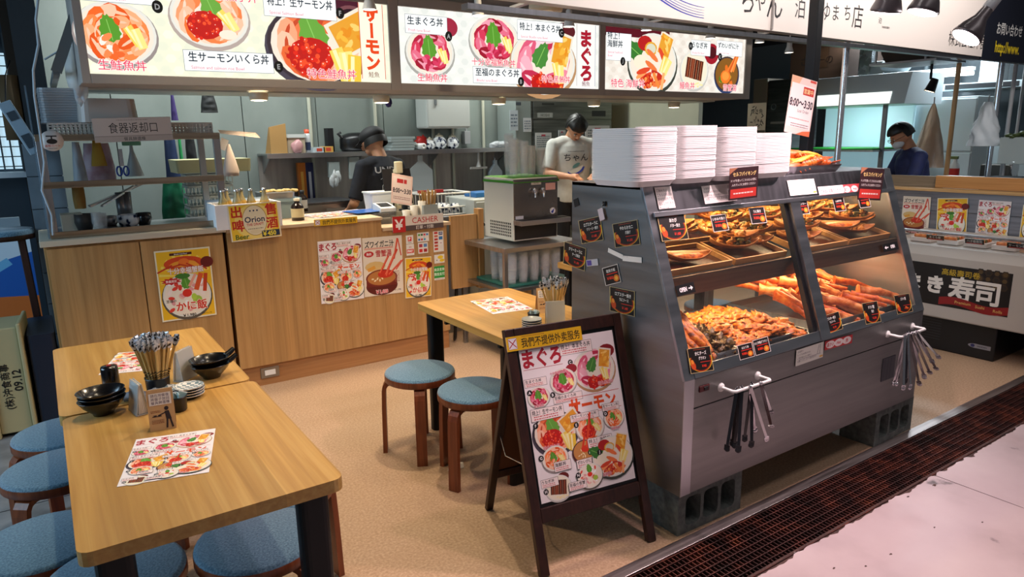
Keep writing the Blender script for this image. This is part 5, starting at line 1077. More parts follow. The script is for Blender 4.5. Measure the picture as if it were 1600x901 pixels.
wtray(2.20, 1.985, .40, .21, 'wooden tray with a mostly bare liner behind the first glass'); wtray(2.60, 1.985, .36, .21, 'wooden tray next to the mullion, under seaweed boats'); wtray(3.08, 1.985, .38, .21, 'wooden tray next to the mullion behind the second glass'); wtray(3.48, 1.985, .38, .21, 'wooden tray at the sushi end of the middle shelf')
wtray(2.4, 2.22, .80, .2, 'long wooden tray at the back of the shelf behind the first glass'); wtray(3.27, 2.22, .80, .2, 'long wooden tray at the back of the shelf behind the second glass')
def boat(fill, seed, kind):
    t = thing('leaf_boat', '', 'food boat'); L, W_, H_ = .095, .040, .03
    def f(u, v):
        a, c = u*2-1, v*2-1; wd = W_*(1-abs(a)**2.4)*.98+.002; return (a*L, c*wd, H_*(.15+.75*abs(c)**1.6)*(1-.35*abs(a)**2)+.024*abs(a)**2.6)
    b = MB(); b.grid(f, 14, 8, BAM); b.build('leaf', t, solid=.0016)
    b = MB(); rr = random.Random(seed)
    if kind == 'lumps':
        for k in range(9): b.blob((rr.uniform(-.055, .055), rr.uniform(-.016, .016), rr.uniform(.018, .030)), (rr.uniform(.012, .019), rr.uniform(.009, .014), rr.uniform(.008, .013)), fill, seed*9+k, .5, 2.2, 10, 7)
    elif kind == 'slab': b.blob((0, 0, .020), (.068, .023, .012), fill, seed, .35, 3, 20, 10)
    elif kind == 'shells':
        for k in range(14): b.blob((rr.uniform(-.06, .06), rr.uniform(-.022, .022), rr.uniform(.018, .042)), (.012, .008, .009), (fill, F_TAN, fill)[k % 3], seed*9+k, 1.1, 3, 10, 7)
    b.build('filling', t); return t
bp = [boat(F_TAN, 1, 'lumps'), boat(F_GR, 2, 'shells'), boat(F_OR, 3, 'slab')]
names = ('tan fried seafood', 'seaweed topped clams', 'orange baked slab'); usedb = [0, 0, 0]
def put_boat(k, x, y, z, rz, lb, tilt=0):
    o = bp[k] if not usedb[k] else dup(bp[k]); usedb[k] = 1; o.location = (x, y, z+ZS(y)-1.005); o.rotation_euler = (R(tilt)+TLT*.8, R(2), R(rz-20)); o.scale = (1.14, 1.14, 1.3)
    o['label'] = 'bamboo leaf boat of %s, %s' % (names[k], lb); o['group'] = 'leaf boats behind the %s glass' % ('first' if x < 2.83 else 'second')
Z1 = 1.012; G1 = 'one of those heaped behind the first glass'; G2 = 'one of those heaped behind the second glass'
put_boat(2, 2.20, 1.96, Z1+.002, 0, 'alone on the bare liner of the first glass')
rr = random.Random(11)
for i, (x, y, k, rz_) in enumerate(((2.08, 2.12, 2, 10), (2.18, 2.22, 0, -25), (2.30, 2.15, 1, -20), (2.42, 2.20, 1, -25), (2.50, 1.96, 1, -12), (2.53, 2.05, 1, -15), (2.66, 2.0, 0, -14), (2.62, 2.14, 0, -24), (2.72, 2.20, 0, -25), (2.54, 2.24, 0, -20), (2.38, 2.28, 0, -15), (2.26, 2.29, 0, -15))):
    put_boat(k, x, y, Z1+.012+.014*(i % 3), rz_, G1)
    if i in (6, 7, 4, 2, 9): put_boat((k+1) % 2, x+.03, y+.03, Z1+.052+.01*(i % 2), rz_-8, G1)
for i, (x, y, k, rz_) in enumerate(((2.99, 1.97, 0, -12), (3.02, 2.06, 0, -15), (2.98, 2.18, 1, -20), (3.12, 2.20, 1, -20), (3.26, 2.14, 0, -18), (3.30, 1.96, 2, -15), (3.38, 2.22, 0, -20), (3.44, 2.10, 0, -20), (3.52, 2.24, 1, -20), (3.44, 1.96, 0, -15), (3.57, 2.03, 0, -15), (3.6, 2.15, 0, -18))):
    put_boat(k, x, y, Z1+.012+.014*(i % 3), rz_, G2)
    if i in (0, 2, 4, 6, 7, 9): put_boat((k+1) % 2, x+.03, y+.03, Z1+.052+.01*(i % 2), rz_-10, G2)
# half shells on ice at the easel end of the shelf
for k, (x, y) in enumerate(((1.99, 1.90), (2.07, 1.892))):
    t = thing('scallop_shell', 'open pale scallop shell at the shelf corner, %s' % ('by the corner post' if k == 0 else 'next to the wooden tray'), 'shellfish', (x, y, 1.006), .5*k)
    b = MB(); b.lathe([(.001, .002), (.02, .003), (.034, .012), (.036, .014), (.033, .014), (.018, .007), (.001, .006)], mat('shell_pale', '#e0c8a8', .4), n=22, sy=.85); b.build('shell', t)
    b = MB(); b.blob((0, 0, .012), (.02, .016, .008), F_CRP, k, .3); b.build('flesh', t)
# lower deck: steel trays
def strayp(x0, x1, y0, y1, label, z=.6955, h=.035):
    b = MB(); b.box(x0, x1, y0, y1, z, z+.003, STEEL)
    for a in ((x0, x0+.003, y0, y1), (x1-.003, x1, y0, y1), (x0+.003, x1-.003, y0, y0+.003), (x0+.003, x1-.003, y1-.003, y1)): b.box(*a, z+.003, z+h, STEEL)
    return b.thing('steel_tray', label, 'tray', 'steel trays on the warm deck')
strayp(1.965, 2.16, 1.745, 2.10, 'steel tray of crab sticks at the easel corner of the warm deck'); strayp(2.165, 2.30, 1.745, 2.10, 'steel tray of brown shells on the warm deck'); strayp(2.305, 2.77, 1.745, 1.985, 'wide steel tray of orange gratin on the warm deck'); strayp(2.305, 2.77, 1.99, 2.25, 'steel tray of crab meat behind the gratin tray')
strayp(2.89, 3.64, 1.745, 2.28, 'large steel tray heaped with crab legs and prawns')
def crab_stick(L=.33, r=.021, m=F_OR):
    b = MB(); n = 14; b.tube([(L*(k/n-.5), .008*math.sin(k*.5), .004*math.sin(k*1.1)) for k in range(n+1)], [r*(.35+.75*math.sin(PI*min(.93, .1+k/n*.85)))*(1+.12*(k % 2)) for k in range(n+1)], m, 10); return b.build('crab_stick')
cs = crab_stick(); tag(cs, 'long orange crab stick leaning in the corner tray of the first glass', 'crab stick', 'orange crab sticks in the corner tray')
for k in range(9):
    o = cs if k == 0 else cs.copy()
    if k: COL.objects.link(o)
    o.location = (1.995+.034*(k % 5)+.012*(k//5), 1.86+.01*(k % 3), .815+.02*(k//5)); o.rotation_euler = (R(60*k), R(-40+3*(k % 3)), R(97+5*(k % 4)))
b = MB(); rr = random.Random(2)
shp = MB(); shp.blob((0, 0, 0), (.026, .019, .015), F_BR, 4, 1.2, 3.2, 14, 10); sh0 = shp.build('baked_shell'); tag(sh0, 'brown baked shell heaped between the crab sticks and the gratin', 'shellfish', 'brown baked shells on the warm deck')
for k in range(34):
    o = sh0 if k == 0 else sh0.copy()
    if k: COL.objects.link(o)
    q = k//12; o.location = (2.19+.029*(k % 4)+rr.uniform(-.006, .006), 1.77+.032*((k//4) % 3)+.10*q*.9+rr.uniform(-.01, .01), .712+.018*(k % 3)+.03*(q > 0)); o.rotation_euler = (rr.uniform(0, 6), rr.uniform(0, 6), rr.uniform(0, 6)); s_ = rr.uniform(.85, 1.35); o.scale = (s_, s_, s_)
def gratin(seed, m):
    t = thing('crab_gratin', '', 'gratin'); b = MB(); b.lathe([(.001, 0), (.03, .002), (.05, .014), (.054, .02), (.05, .019), (.001, .012)], F_OR, n=24, sy=.7); b.build('crab_shell', t)
    b = MB(); b.blob((0, 0, .016), (.049, .034, .014), m, seed, .9, 4, 24, 12); b.build('topping', t); return t
gp = gratin(3, F_OR); gp['label'] = 'orange crab shell gratin on the warm deck behind the first glass'; gp['group'] = 'crab gratins on the warm deck'; gi = 0
for j in range(3):
    for i in range(4):
        x, y = 2.375+.105*i+.03*(j % 2), 1.79+.072*j; o = gp if gi == 0 else dup(gp); gi += 1
        o.location = (x, y, .701+.011*((i+j) % 3)); o.rotation_euler = (R(9*((i*j) % 3-1)), R(12*((i+j) % 3-1)), R(37*i+61*j)); o.scale = (1.3, 1.25, 1.5)
for j in range(3):
    for i in range(5): o = dup(gp); o.location = (2.36+.085*i, 2.03+.068*j, .708+.008*((i+j) % 2)); o.rotation_euler = (0, R(8), R(50*i+31*j))
# crab legs and prawns behind the second glass
def leg_mesh(m, L=.25, r=.0125, seed=1):
    b = MB(); n = 16; rr = random.Random(seed); pts = []; rs = []
    for k in range(n+1):
        q = k/n; pts.append((L*(q-.5), .02*math.sin(q*2.6), .012*math.sin(q*3))); rs.append(r*(1.15-.65*q)*(1+(.25 if k in (0, 7, 13) else 0))*(1+.08*rr.uniform(-1, 1)))
    b.tube(pts, rs, m, 10)
    for k in range(10): q = rr.uniform(.05, .9); a = rr.uniform(0, 6.28); b.ball((L*(q-.5), .02*math.sin(q*2.6)+r*.9*math.cos(a)*(1.1-.6*q), .012*math.sin(q*3)+r*.9*math.sin(a)*(1.1-.6*q)), r*.22, m, 6, 4)
    return b.build('roasted_crab')
lg = [leg_mesh(F_CR, .27, .017, 1), leg_mesh(F_CRP, .24, .023, 2), leg_mesh(F_CR, .22, .018, 4)]; fl_ = [0, 0, 0]; rr = random.Random(9)
def putleg(k, x, y, z, rx, ry, rz_):
    o = lg[k] if not fl_[k] else lg[k].copy()
    if fl_[k]: COL.objects.link(o)
    fl_[k] = 1; o.location = (x, y, z); o.rotation_euler = (R(rx), R(ry), R(rz_)); tag(o, 'orange %s roasted behind the second glass' % ('crab leg', 'pale crab claw leg', 'crab leg')[k], 'crab leg', 'crab legs on the warm deck')
for i in range(5): putleg(0, 2.925+.026*i, 1.90+.015*(i % 2), .745+.012*(i % 2), 40*i, 30, -82+4*i)
for i in range(26):
    x = 3.08+.058*(i % 9)+rr.uniform(-.01, .01); y = 1.82+.13*(i//9)+rr.uniform(-.015, .015); putleg((1, 2, 1, 0)[i % 4], x, y, .715+.02*(i % 3)+.03*(i//9), rr.uniform(0, 360), 14, -48+rr.uniform(-14, 14))
for i in range(12): putleg((0, 2)[i % 2], 3.0+.055*i, 2.16+.02*(i % 2), .79+.016*(i % 3), 50*i, 22, -50+rr.uniform(-15, 15))
# tray of lobster halves on top
t = thing('lobster_tray', 'dark steel tray on top of the case holding baked lobster halves', 'tray', (3.12, 2.10, 1.4025), R(-4))
b = MB(); o0, o1 = rrect(.36, .24, .03), rrect(.40, .28, .04); n = len(o0); TM = steel('tray_steel', '#6e6a6c', '#8a8688', (3, 3, 3), .3)
b.add([(x, y, 0) for x, y in o0], [tuple(range(n-1, -1, -1))], TM); b.add([(x, y, .003) for x, y in o0], [tuple(range(n))], TM); b.add([(x, y, 0) for x, y in o0]+[(x, y, .035) for x, y in o1], [(k, (k+1) % n, n+(k+1) % n, n+k) for k in range(n)], TM); b.add([(x, y, .003) for x, y in o0]+[(x*.985, y*.98, .035) for x, y in o1], [(k, n+k, n+(k+1) % n, (k+1) % n) for k in range(n)], TM)
b.add([(x, y, .035) for x, y in o1]+[(x*.985, y*.98, .035) for x, y in o1], [(k, (k+1) % n, n+(k+1) % n, n+k) for k in range(n)], TM); b.build('pan', t)
def lobster():
    t = thing('lobster_half', '', 'lobster')
    b = MB(); n = 13
    for k in range(7): q = k/6; b.ball((.02+.13*q, 0, .028-.008*q), (.018, .035*(1-.45*q), .026*(1-.4*q)), F_CR, 14, 8)
    b.blob((-.045, 0, .030), (.065, .036, .030), F_CR, 2, .2); b.build('shell', t)
    b = MB()
    for k in (-2, -1, 0, 1, 2): b.cbox((.178, .016*k, .022), (.04, .014, .004), F_CR, (0, R(-10), R(14*k)))
    b.build('tail_fan', t, .002)
    b = MB(); b.blob((.02, 0, .050), (.10, .022, .012), F_YL, 6, .4, 4, 22, 9); b.build('baked_topping', t)
    for s in (-1, 1): b = MB(); b.tube([(-.10, s*.012, .045), (-.15, s*.03, .085), (-.19, s*.05, .10)], [.006, .004, .0015], F_CR, 8); b.build('antenna', t)
    b = MB()
    for s in (-1, 1):
        for k in range(3): b.tube([(-.06+.03*k, s*.03, .025), (-.055+.03*k, s*.055, .03), (-.045+.03*k, s*.065, .008)], [.006, .005, .002], F_CR, 6)
    b.build('legs', t); return t
lo = lobster(); lo.location = (3.05, 2.035, 1.408); lo.rotation_euler = (0, R(-12), R(-8)); tag(lo, 'baked lobster half lying closest to the glass side of the top tray', group='lobster halves on the top tray')
dup(lo, (3.09, 2.12, 1.412), None, 'baked lobster half in the middle of the top tray, antennae raised', None, (R(10), R(4), R(-14)))
dup(lo, (3.16, 2.09, 1.442), None, 'baked lobster half lying on top of the others', None, (R(-20), R(8), R(-22))); dup(lo, (3.18, 2.17, 1.408), None, 'baked lobster half at the back of the top tray', None, (0, R(-3), R(-4)))
# pink time card on the black post
def timecard(g, w, h):
    g.rect(w/2, h/2, w, h, '#f0cfc8'); g.poly([(0, h), (w*.4, h), (w*.3, h*.86), (0, h*.78)], '#e8b090'); g.poly([(w*.45, 0), (w, 0), (w, h*.1), (w*.7, h*.07)], '#e0704a'); g.rect(w*.5, h*.5, w*.92, h*.76, '#f6e4e2'); g.rect(w*.85, h*.97, w*.24, h*.04, '#d85048')
    g.rect(w*.72, h*.78, w*.42, h*.14, '#c83030'); g.text('営業中', w*.72, h*.78, h*.09, '#f6d8a0', .02, 'm', fit=w*.36)
    g.text('8:00～3:30', w*.5, h*.55, h*.17, '#2c1c2c', .03, 'm', fit=w*.9); g.text('Last Order', w*.62, h*.42, h*.07, '#6a4a5a', .0, 'm', fit=w*.5); g.fine(w*.5, h*.27, w*.8, h*.04, '#d88a8a', 1, 5); g.fine(w*.55, h*.16, w*.7, h*.08, '#8a6a70', 2, 6)
A, B_, C = PY(1238, 116, 2.262), PY(1277, 128, 2.262), PY(1223, 205, 2.262)
quad_card('time_card', 'pink opening hours card taped to the black post', 'notice', A, B_, C, None, timecard)
# ================================================================== people
SKIN = mat('skin', '#c08a68', .55, sss=.1); HAIR = noisy('black_hair', [(.3, '#08080a'), (.7, '#1b1917')], (60, 60, 6), .45, 0); EYEW = mat('eye_white', '#d8d4cc', .3); LIP = mat('lip', '#9a5a4c', .5)
def person(name, label, loc, rz, lean, headp, arms, shirt, pants, sleeve, hat=None, hair=True, mask=False, glasses=False, apron=None, hturn=0, k=1.):
    """faces +Y; lean bends the trunk about the hips, headp nods the head; arms: two (elbow, wrist) pairs"""
    t = thing(name, label, 'person', loc, rz); t.scale = (k, k, k)
    HR = Matrix.Translation((0, 0, .93)) @ Matrix.Rotation(-lean, 4, 'X') @ Matrix.Translation((0, 0, -.93)); U = lambda x, y, z: HR @ Vector((x, y, z))
    nk = U(0, -.01, 1.46); HM = Matrix.Translation(nk) @ Matrix.Rotation(-lean*.6-headp, 4, 'X') @ Matrix.Rotation(hturn, 4, 'Z'); 
    b = MB()
    b.M = HM; b.ball((0, .015, .155), (.076, .094, .105), SKIN, 24, 16, lambda d: 1-.10*max(0, -d.z)*abs(d.x)); b.ball((0, .045, .085), (.050, .056, .050), SKIN, 16, 10)   # skull, jaw
    b.ball((0, .112, .128), (.012, .020, .024), SKIN, 10, 8); b.ball((0, .098, .160), (.036, .012, .010), SKIN, 10, 6)                     # nose, brow
    for s in (-1, 1): b.ball((s*.077, .0, .135), (.010, .018, .030), SKIN, 10, 8)
    b.tube([(0, -.005, -.03), (0, .0, .10)], [.058, .052], SKIN, 14); b.M = Matrix.Identity(4)
    ch = [(U(0, 0, .90), .135), (U(0, 0, 1.05), .125), (U(0, 0, 1.20), .135), (U(0, -.005, 1.33), .14)]
    b.tube([c for c, r in ch], [r*.80 for c, r in ch], SKIN, 16, sx=1.3); b.ball(U(0, -.005, 1.36), (.17, .095, .085), SKIN, 16, 10)
    for s in (-1, 1): b.tube([(s*.085, 0, .92), (s*.09, .015, .50), (s*.09, 0, .09)], [.082, .056, .040], SKIN, 12); b.ball((s*.09, .05, .04), (.045, .12, .04), SKIN, 12, 8)
    sl = []
    for s, (el, wr) in zip((-1, 1), arms):
        sh = U(s*.175, -.005, 1.385); e, w_ = Vector(el), Vector(wr); sl.append((sh, e, w_)); b.ball(sh, .062, SKIN, 12, 8); b.tube([sh, (sh+e)/2, e], [.052, .046, .039], SKIN, 12); b.ball(e, .040, SKIN, 10, 8); b.tube([e, (e*2+w_)/3, w_], [.040, .037, .025], SKIN, 12)
        d = (w_-e).normalized(); sd = d.cross(Vector((0, 0, 1))); sd = sd.normalized() if sd.length > .1 else Vector((1, 0, 0)); dn = sd.cross(d)
        b.tube([w_, w_+d*.05, w_+d*.09], [.024, .034, .036], SKIN, 10, sx=1.)
        for f in range(4): o_ = sd*(f-1.5)*.019; L_ = (.065, .075, .07, .055)[f]; b.tube([w_+d*.085+o_, w_+d*(.085+L_*.5)+o_+dn*-.008, w_+d*(.085+L_*.85)+o_+dn*-.028], [.0095, .009, .008], SKIN, 8)
        b.tube([w_+d*.03-sd*s*.025, w_+d*.06-sd*s*.048-dn*.01, w_+d*.085-sd*s*.052-dn*.022], [.012, .0105, .009], SKIN, 8)
    b.build('body', t, remesh=.0075)
    b = MB()    # shirt
    b.tube([U(0, 0, .88), U(0, 0, 1.0), U(0, 0, 1.12), U(0, 0, 1.24), U(0, -.005, 1.32), U(0, -.01, 1.385), U(0, -.012, 1.43), U(0, -.01, 1.465)], [.128, .122, .122, .128, .130, .112, .080, .060], shirt, 24, sx=1.42); b.tube([U(-.175, -.005, 1.375), U(-.09, -.008, 1.40), U(.09, -.008, 1.40), U(.175, -.005, 1.375)], [.068, .075, .075, .068], shirt, 16)
    for sh, e, w_ in sl:
        b.ball(sh, .068, shirt, 14, 10); q = sh+(e-sh)*sleeve; b.tube([sh, (sh+q)/2, q], [.066, .063, .060], shirt, 14)
        if sleeve >= 1: b.ball(e, .055, shirt, 12, 8); b.tube([e, w_], [.054, .036], shirt, 12)
    b.build('shirt', t, remesh=.009)
    b = MB(); b.ball((0, 0, .93), (.165, .125, .11), pants, 18, 12)
    for s in (-1, 1): b.tube([(s*.085, 0, .92), (s*.09, .015, .50), (s*.09, 0, .08)], [.098, .073, .060], pants, 14)
    b.build('trousers', t, remesh=.011)
    b = MB()
    for s in (-1, 1): b.ball((s*.09, .05, .045), (.052, .135, .046), BLACKP, 14, 8)
    for s in (-1, 1): pass
    o = b.build('shoes', t)
    b = MB(); b.M = HM
    for s in (-1, 1): b.ball((s*.030, .100, .148), (.011, .006, .006), EYEW, 8, 6); b.ball((s*.030, .105, .148), (.005, .003, .005), HAIR, 8, 6); b.cbox((s*.031, .106, .168), (.032, .005, .005), HAIR)
    b.build('eyes', t)
    if not mask: b = MB(); b.M = HM; b.ball((0, .100, .086), (.022, .006, .006), LIP, 10, 6); b.build('mouth', t)
    if hair:
        b = MB(); b.M = HM
        b.grid(lambda u, v: Vector((0, .008, .160))+Vector((.088*math.sin(v*PI*.55)*math.cos(u*2*PI), .108*math.sin(v*PI*.55)*math.sin(u*2*PI), .112*math.cos(v*PI*.55)))*(1+.03*math.sin(u*60)*v)-(Vector((0, 0, .012)) if math.sin(u*2*PI) < .1 else Vector((0, .0, -.055)))*v**2, 40, 12, HAIR); b.build('hair', t, solid=.012)
    if hat:
        b = MB(); b.M = HM; b.ball((0, .008, .185), (.092, .112, .085), hat, 24, 12, lambda d: 1 if d.z > 0 else .93)
        b.grid(lambda u, v: Vector(((u-.5)*.15, .095+.075*v*(1-(2*u-1)**2*.6), .185-.02*v-.02*(2*u-1)**2)), 10, 4, hat); b.build('cap', t, solid=.004)
        b = MB(); b.M = HM; b.lathe([(.088, .10), (.09, .13), (.088, .16)], HAIR, (0, -.008, 0), 24, 1.15); b.build('hair', t)
    if mask: b = MB(); b.M = HM; b.ball((0, .068, .096), (.062, .058, .046), mat('mask_white', '#d8dce0', .7), 16, 10); b.build('face_mask', t)
    if glasses:
        b = MB(); b.M = HM
        for s in (-1, 1): b.tube([(s*.033+.022*math.cos(a*PI/6), .121, .146+.016*math.sin(a*PI/6)) for a in range(13)], .002, BLACKP, 6); b.tube([(s*.055, .12, .148), (s*.08, .0, .15)], .002, BLACKP, 6)
        b.build('glasses', t)
    return t, HR
TEE = noisy('black_tee', [(.3, '#0b0d14'), (.7, '#151823')], (1, 1, 1), .85, 0, nscale=30)
t, HR = person('person', 'person in a black T-shirt and black cap, seen from behind, working at the steel bench', (2.34, 5.32, 0), R(14), R(6), R(22), (((-.27, .06, 1.10), (-.16, .30, 1.02)), ((.27, .06, 1.10), (.14, .30, 1.02))), TEE, mat('dark_trousers', '#1a1a1e', .8), .9, hat=mat('cap_black', '#0c0c0f', .7), hair=False, hturn=R(28), k=.99)
g = None; b = MB(); M = HR @ Matrix(((1, 0, 0, -.155), (0, 0, -1, -.136), (0, 1, 0, 1.275), (0, 0, 0, 1))); g = G(b, M, lambda c: mat('shirt_print', '#c8ccd4', .6))
g.text('UNDER', .155, .075, .062, 'x', .0, 'm', 1.25); g.text('UNDER', .155, .075, .062, 'x', .02, 'm', 1.25)
for pts in (((.05, .0), (.09, .02), (.11, .05)), ((.12, -.16), (.13, -.08), (.19, -.03)), ((.05, -.18), (.06, -.05), (.10, -.02)), ((.2, -.2), (.17, -.12), (.13, -.1))):
    for a, c in zip(pts[:-1], pts[1:]): L_ = math.hypot(c[0]-a[0], c[1]-a[1]); g.rect((a[0]+c[0])/2, (a[1]+c[1])/2, L_, .005, 'x', math.degrees(math.atan2(c[1]-a[1], c[0]-a[0])))
b.v = [Vector((v.x, v.y+.9*v.x*v.x+.0, v.z)) for v in b.v]; b.build('back_print', t)
WTEE = noisy('white_tee', [(.3, '#b9b9b2'), (.7, '#cfcfc8')], (1, 1, 1), .85, 0, nscale=12)
t, HR = person('person', 'person in a white T-shirt with a wave logo, head bowed, behind the drink dispenser', (4.42, 5.48, 0), R(160), R(4), R(48), (((-.26, .10, 1.14), (-.12, .32, 1.12)), ((.26, .10, 1.14), (.12, .32, 1.12))), WTEE, mat('dark_trousers'), .85, k=1.08)
b = MB(); M = HR @ Matrix(((-1, 0, 0, .12), (0, 0, 1, .136), (0, 1, 0, 1.13), (0, 0, 0, 1))); g = G(b, M, lambda c: mat('tee_ink_'+c, c, .6))
g.text('ちゃん', .12, .16, .065, '#1a1c24', .01, 'm', 1.1); g.fine(.12, .215, .16, .012, '#3a3c44', 1, 4); g.ell(.12, .06, .085, .05, '#2a44b0', 24, 20, 180, 350); g.ell(.115, .07, .075, .045, '#cfcfc8', 24, 25, 180, 350); g.ell(.12, .09, .04, .016, '#5a8a8a', 14, 30)
b.v = [Vector((v.x, v.y-.9*v.x*v.x, v.z)) for v in b.v]; b.build('chest_print', t)
NAVY = noisy('navy_shirt', [(.3, '#141c42'), (.7, '#1c2858')], (1, 1, 1), .75, 0, nscale=12)
p = PD(1425, 270, 6.4)
t, HR = person('person', 'person in a navy shirt with face mask and glasses, bending over the sushi kitchen counter', (p.x+.05, p.y-.05, 0), R(52), R(14), R(22), (((-.26, .20, 1.12), (-.20, .42, .98)), ((.26, .18, 1.12), (.18, .40, .98))), NAVY, mat('dark_trousers'), 1.0, mask=True, glasses=True, k=.985)

# ================================================================== back wall of the kitchen
SPLASH = steel('splash_steel', '#8a8783', '#b0aca6', (14, 1, 1), .38, .55)
b = MB(); b.box(1.62, 4.45, 6.385, 6.398, .85, 1.45, SPLASH); struct(b, 'trim_5')
t = thing('wall_shelf', 'long stainless wall shelf behind the cooks, full of pots and boxes', 'shelf', (2.9, 6.24, 1.44))
b = MB(); b.box(1.62, 4.2, 6.08, 6.39, 1.465, 1.48, STEEL); b.box(1.62, 4.2, 6.078, 6.084, 1.44, 1.481, STEEL); b.build('board', t, .001, True)
for x in (1.66, 2.5, 3.3, 4.1): b = MB(); b.prism([(6.39, 1.463), (6.12, 1.463), (6.39, 1.30)], x-.004, x+.004, STEEL, 'X'); b.build('bracket', t, 0, True)
SZ = 1.4815
def WP_(u, v, y=6.2): return PY(u, v, y)
for u, lb in ((482, 'by the spray can'), (585, 'behind the black cap'), (675, 'below the wall cabinet'), (706, 'second one below the wall cabinet'), (755, 'next to the wall switch')):
    p = PY(u, 150, 6.36); z1 = 3.0 if u not in (675, 706) else 1.72; b = MB(); b.cyl((p.x, 6.37, 1.0), (p.x, 6.37, z1), .016, mat('pvc_pipe', '#b4b5a4', .5), 10); b.thing('wall_pipe', 'pale vertical pipe on the back wall '+lb, 'pipe', 'pale pipes on the back wall')
p = PY(697, 172, 6.2); t = thing('wall_cabinet', 'white wall box with a slotted control strip, high on the back wall', 'wall box', (p.x, 6.25, 1.68))
b = MB(); b.box(p.x-.245, p.x+.245, 6.14, 6.39, 1.68, 2.1, mat('box_white', '#b9beba', .4)); b.build('body', t, .02, True); b = MB(); b.box(p.x-.16, p.x-.135, 6.13, 6.14, 1.90, 2.03, mat('strip_grey', '#6d7274', .4)); b.build('control_strip', t, .003, True)
p = PY(733, 214, 6.3); b = MB(); b.box(p.x-.035, p.x+.035, 6.33, 6.39, p.z-.07, p.z+.06, GREYP); b.cyl((p.x, 6.36, p.z+.06), (p.x, 6.36, p.z+.3), .012, GREYP, 8); b.thing('wall_switch', 'grey surface switch box on the back wall with its conduit', 'switch', bevel=.004)
def on_shelf(u, y=6.24): return PY(u, 232, y).x
x = on_shelf(430); b = MB(); b.prism([(x-.07, SZ), (x+.07, SZ), (x+.07, SZ+.25), (x-.07, SZ+.22)], 6.12, 6.14, mat('cardboard', '#a9824c', .8), 'Y'); b.prism([(6.14, SZ), (6.30, SZ), (6.14, SZ+.22)], x-.07, x-.066, mat('cardboard'), 'X'); b.thing('cardboard_divider', 'folded brown cardboard piece standing on the end of the wall shelf', 'cardboard')
x = on_shelf(458); t = thing('lidded_tub', 'pale lidded tub with a plastic bag hanging from it on the wall shelf', 'container', (x, 6.22, SZ))
b = MB(); b.rbox(.17, .16, .13, .02, mat('tub_clear', '#a99a84', .4), (0, 0, 0)); b.build('tub', t, .003); b = MB(); b.rbox(.19, .18, .03, .02, mat('lid_white', '#c4c8c4', .4), (0, 0, .13)); b.build('lid', t, .004)
b = MB(); b.blob((0, -.10, .055), (.05, .03, .06), mat('pink_bag', '#b98a8a', .4), 3, .4); b.build('bag', t)
x = on_shelf(481, 6.2); b = MB(); b.lathe([(.001, 0), (.028, 0), (.028, .15), (.02, .165), (.001, .166)], mat('can_white', '#c4c6c8', .3), (x, 6.2, SZ), 20); b.lathe([(.02, .166), (.022, .20), (.001, .202)], mat('cap_orange', '#c8481c', .4), (x, 6.2, SZ), 16); b.lathe([(.0285, .02), (.0285, .09)], mat('can_blue', '#2a3450', .3), (x, 6.2, SZ), 20); b.thing('spray_can', 'white spray can with an orange nozzle on the wall shelf', 'can')
for i, (u, c, w_, h_, lb) in enumerate(((496, '#b0bcc0', .10, .045, 'pale flat box'), (510, '#c89a4a', .09, .05, 'printed orange snack box'), (700, '#e0e0d8', .0, .0, ''))):
    if w_: x = on_shelf(u, 6.15); b = MB(); b.box(x-w_/2, x+w_/2, 6.10, 6.2, SZ, SZ+h_, mat('box_'+c, c, .5)); b.box(x-w_/4, x+w_/4, 6.098, 6.1, SZ+.01, SZ+h_*.8, mat('boxp_%d' % i, '#b8402c', .5)); b.thing('small_box', lb+' lying on the wall shelf', 'box', bevel=.002)
x = on_shelf(516, 6.28); b = MB(); b.rbox(.07, .08, .21, .015, BLACKP, (x, 6.29, SZ)); b.thing('black_canister', 'tall black canister on the wall shelf next to the black pan', 'container', bevel=.004)
x = on_shelf(562, 6.22); t = thing('black_cooker', 'wide black cooking pot on the wall shelf, partly behind the cap', 'pot', (x, 6.23, SZ))
b = MB(); b.lathe([(.001, 0), (.16, 0), (.18, .03), (.18, .11), (.165, .14), (.10, .165), (.001, .17)], mat('pot_black', '#0b0b0d', .35), n=32, sy=.75); b.build('pot_body', t)
b = MB(); b.tube([(-.17, -.03, .12), (-.21, -.03, .16), (-.18, -.03, .17)], .012, BLACKP, 8); b.build('handle', t); b = MB(); b.blob((.10, -.02, .155), (.07, .06, .05), mat('pot_black'), 3, .3); b.build('lid_knob', t)
TRAYS = mat('clear_tray', '#a9b4b2', .25, alpha=.75)
for k in range(5):
    b = MB(); x = on_shelf(622, 6.2); b.rbox(.26-.01*(k % 2), .2, .022, .02, TRAYS, (x+.012*(k % 3), 6.2, SZ+.026*k)); b.thing('clear_tray', 'clear plastic tray stacked on the wall shelf beside the cap', 'tray', 'clear trays on the wall shelf', bevel=.003)
x = on_shelf(655, 6.14); b = MB(); b.M = Matrix.Translation((x, 6.14, SZ+.03)) @ Euler((PI/2, 0, R(8))).to_matrix().to_4x4(); b.lathe([(.008, -.08), (.03, -.08), (.03, .08), (.008, .08), (.008, -.08)], mat('roll_white', '#d4d4d0', .6), n=24); b.thing('film_roll', 'white film roll lying end-on at the middle of the wall shelf', 'roll')
x = on_shelf(660, 6.24); b = MB(); b.blob((x, 6.25, SZ+.07), (.07, .05, .06), mat('red_bag', '#a8201c', .4), 5, .6, 3); b.thing('red_packet', 'crumpled red packet on the wall shelf behind the roll', 'packet')
PAT = noisy('blue_pattern', [(.42, '#14203c'), (.5, '#c8ccd0'), (.6, '#e0e2e0')], (1, 1, 1), .25, 0, nscale=26, detail=1)
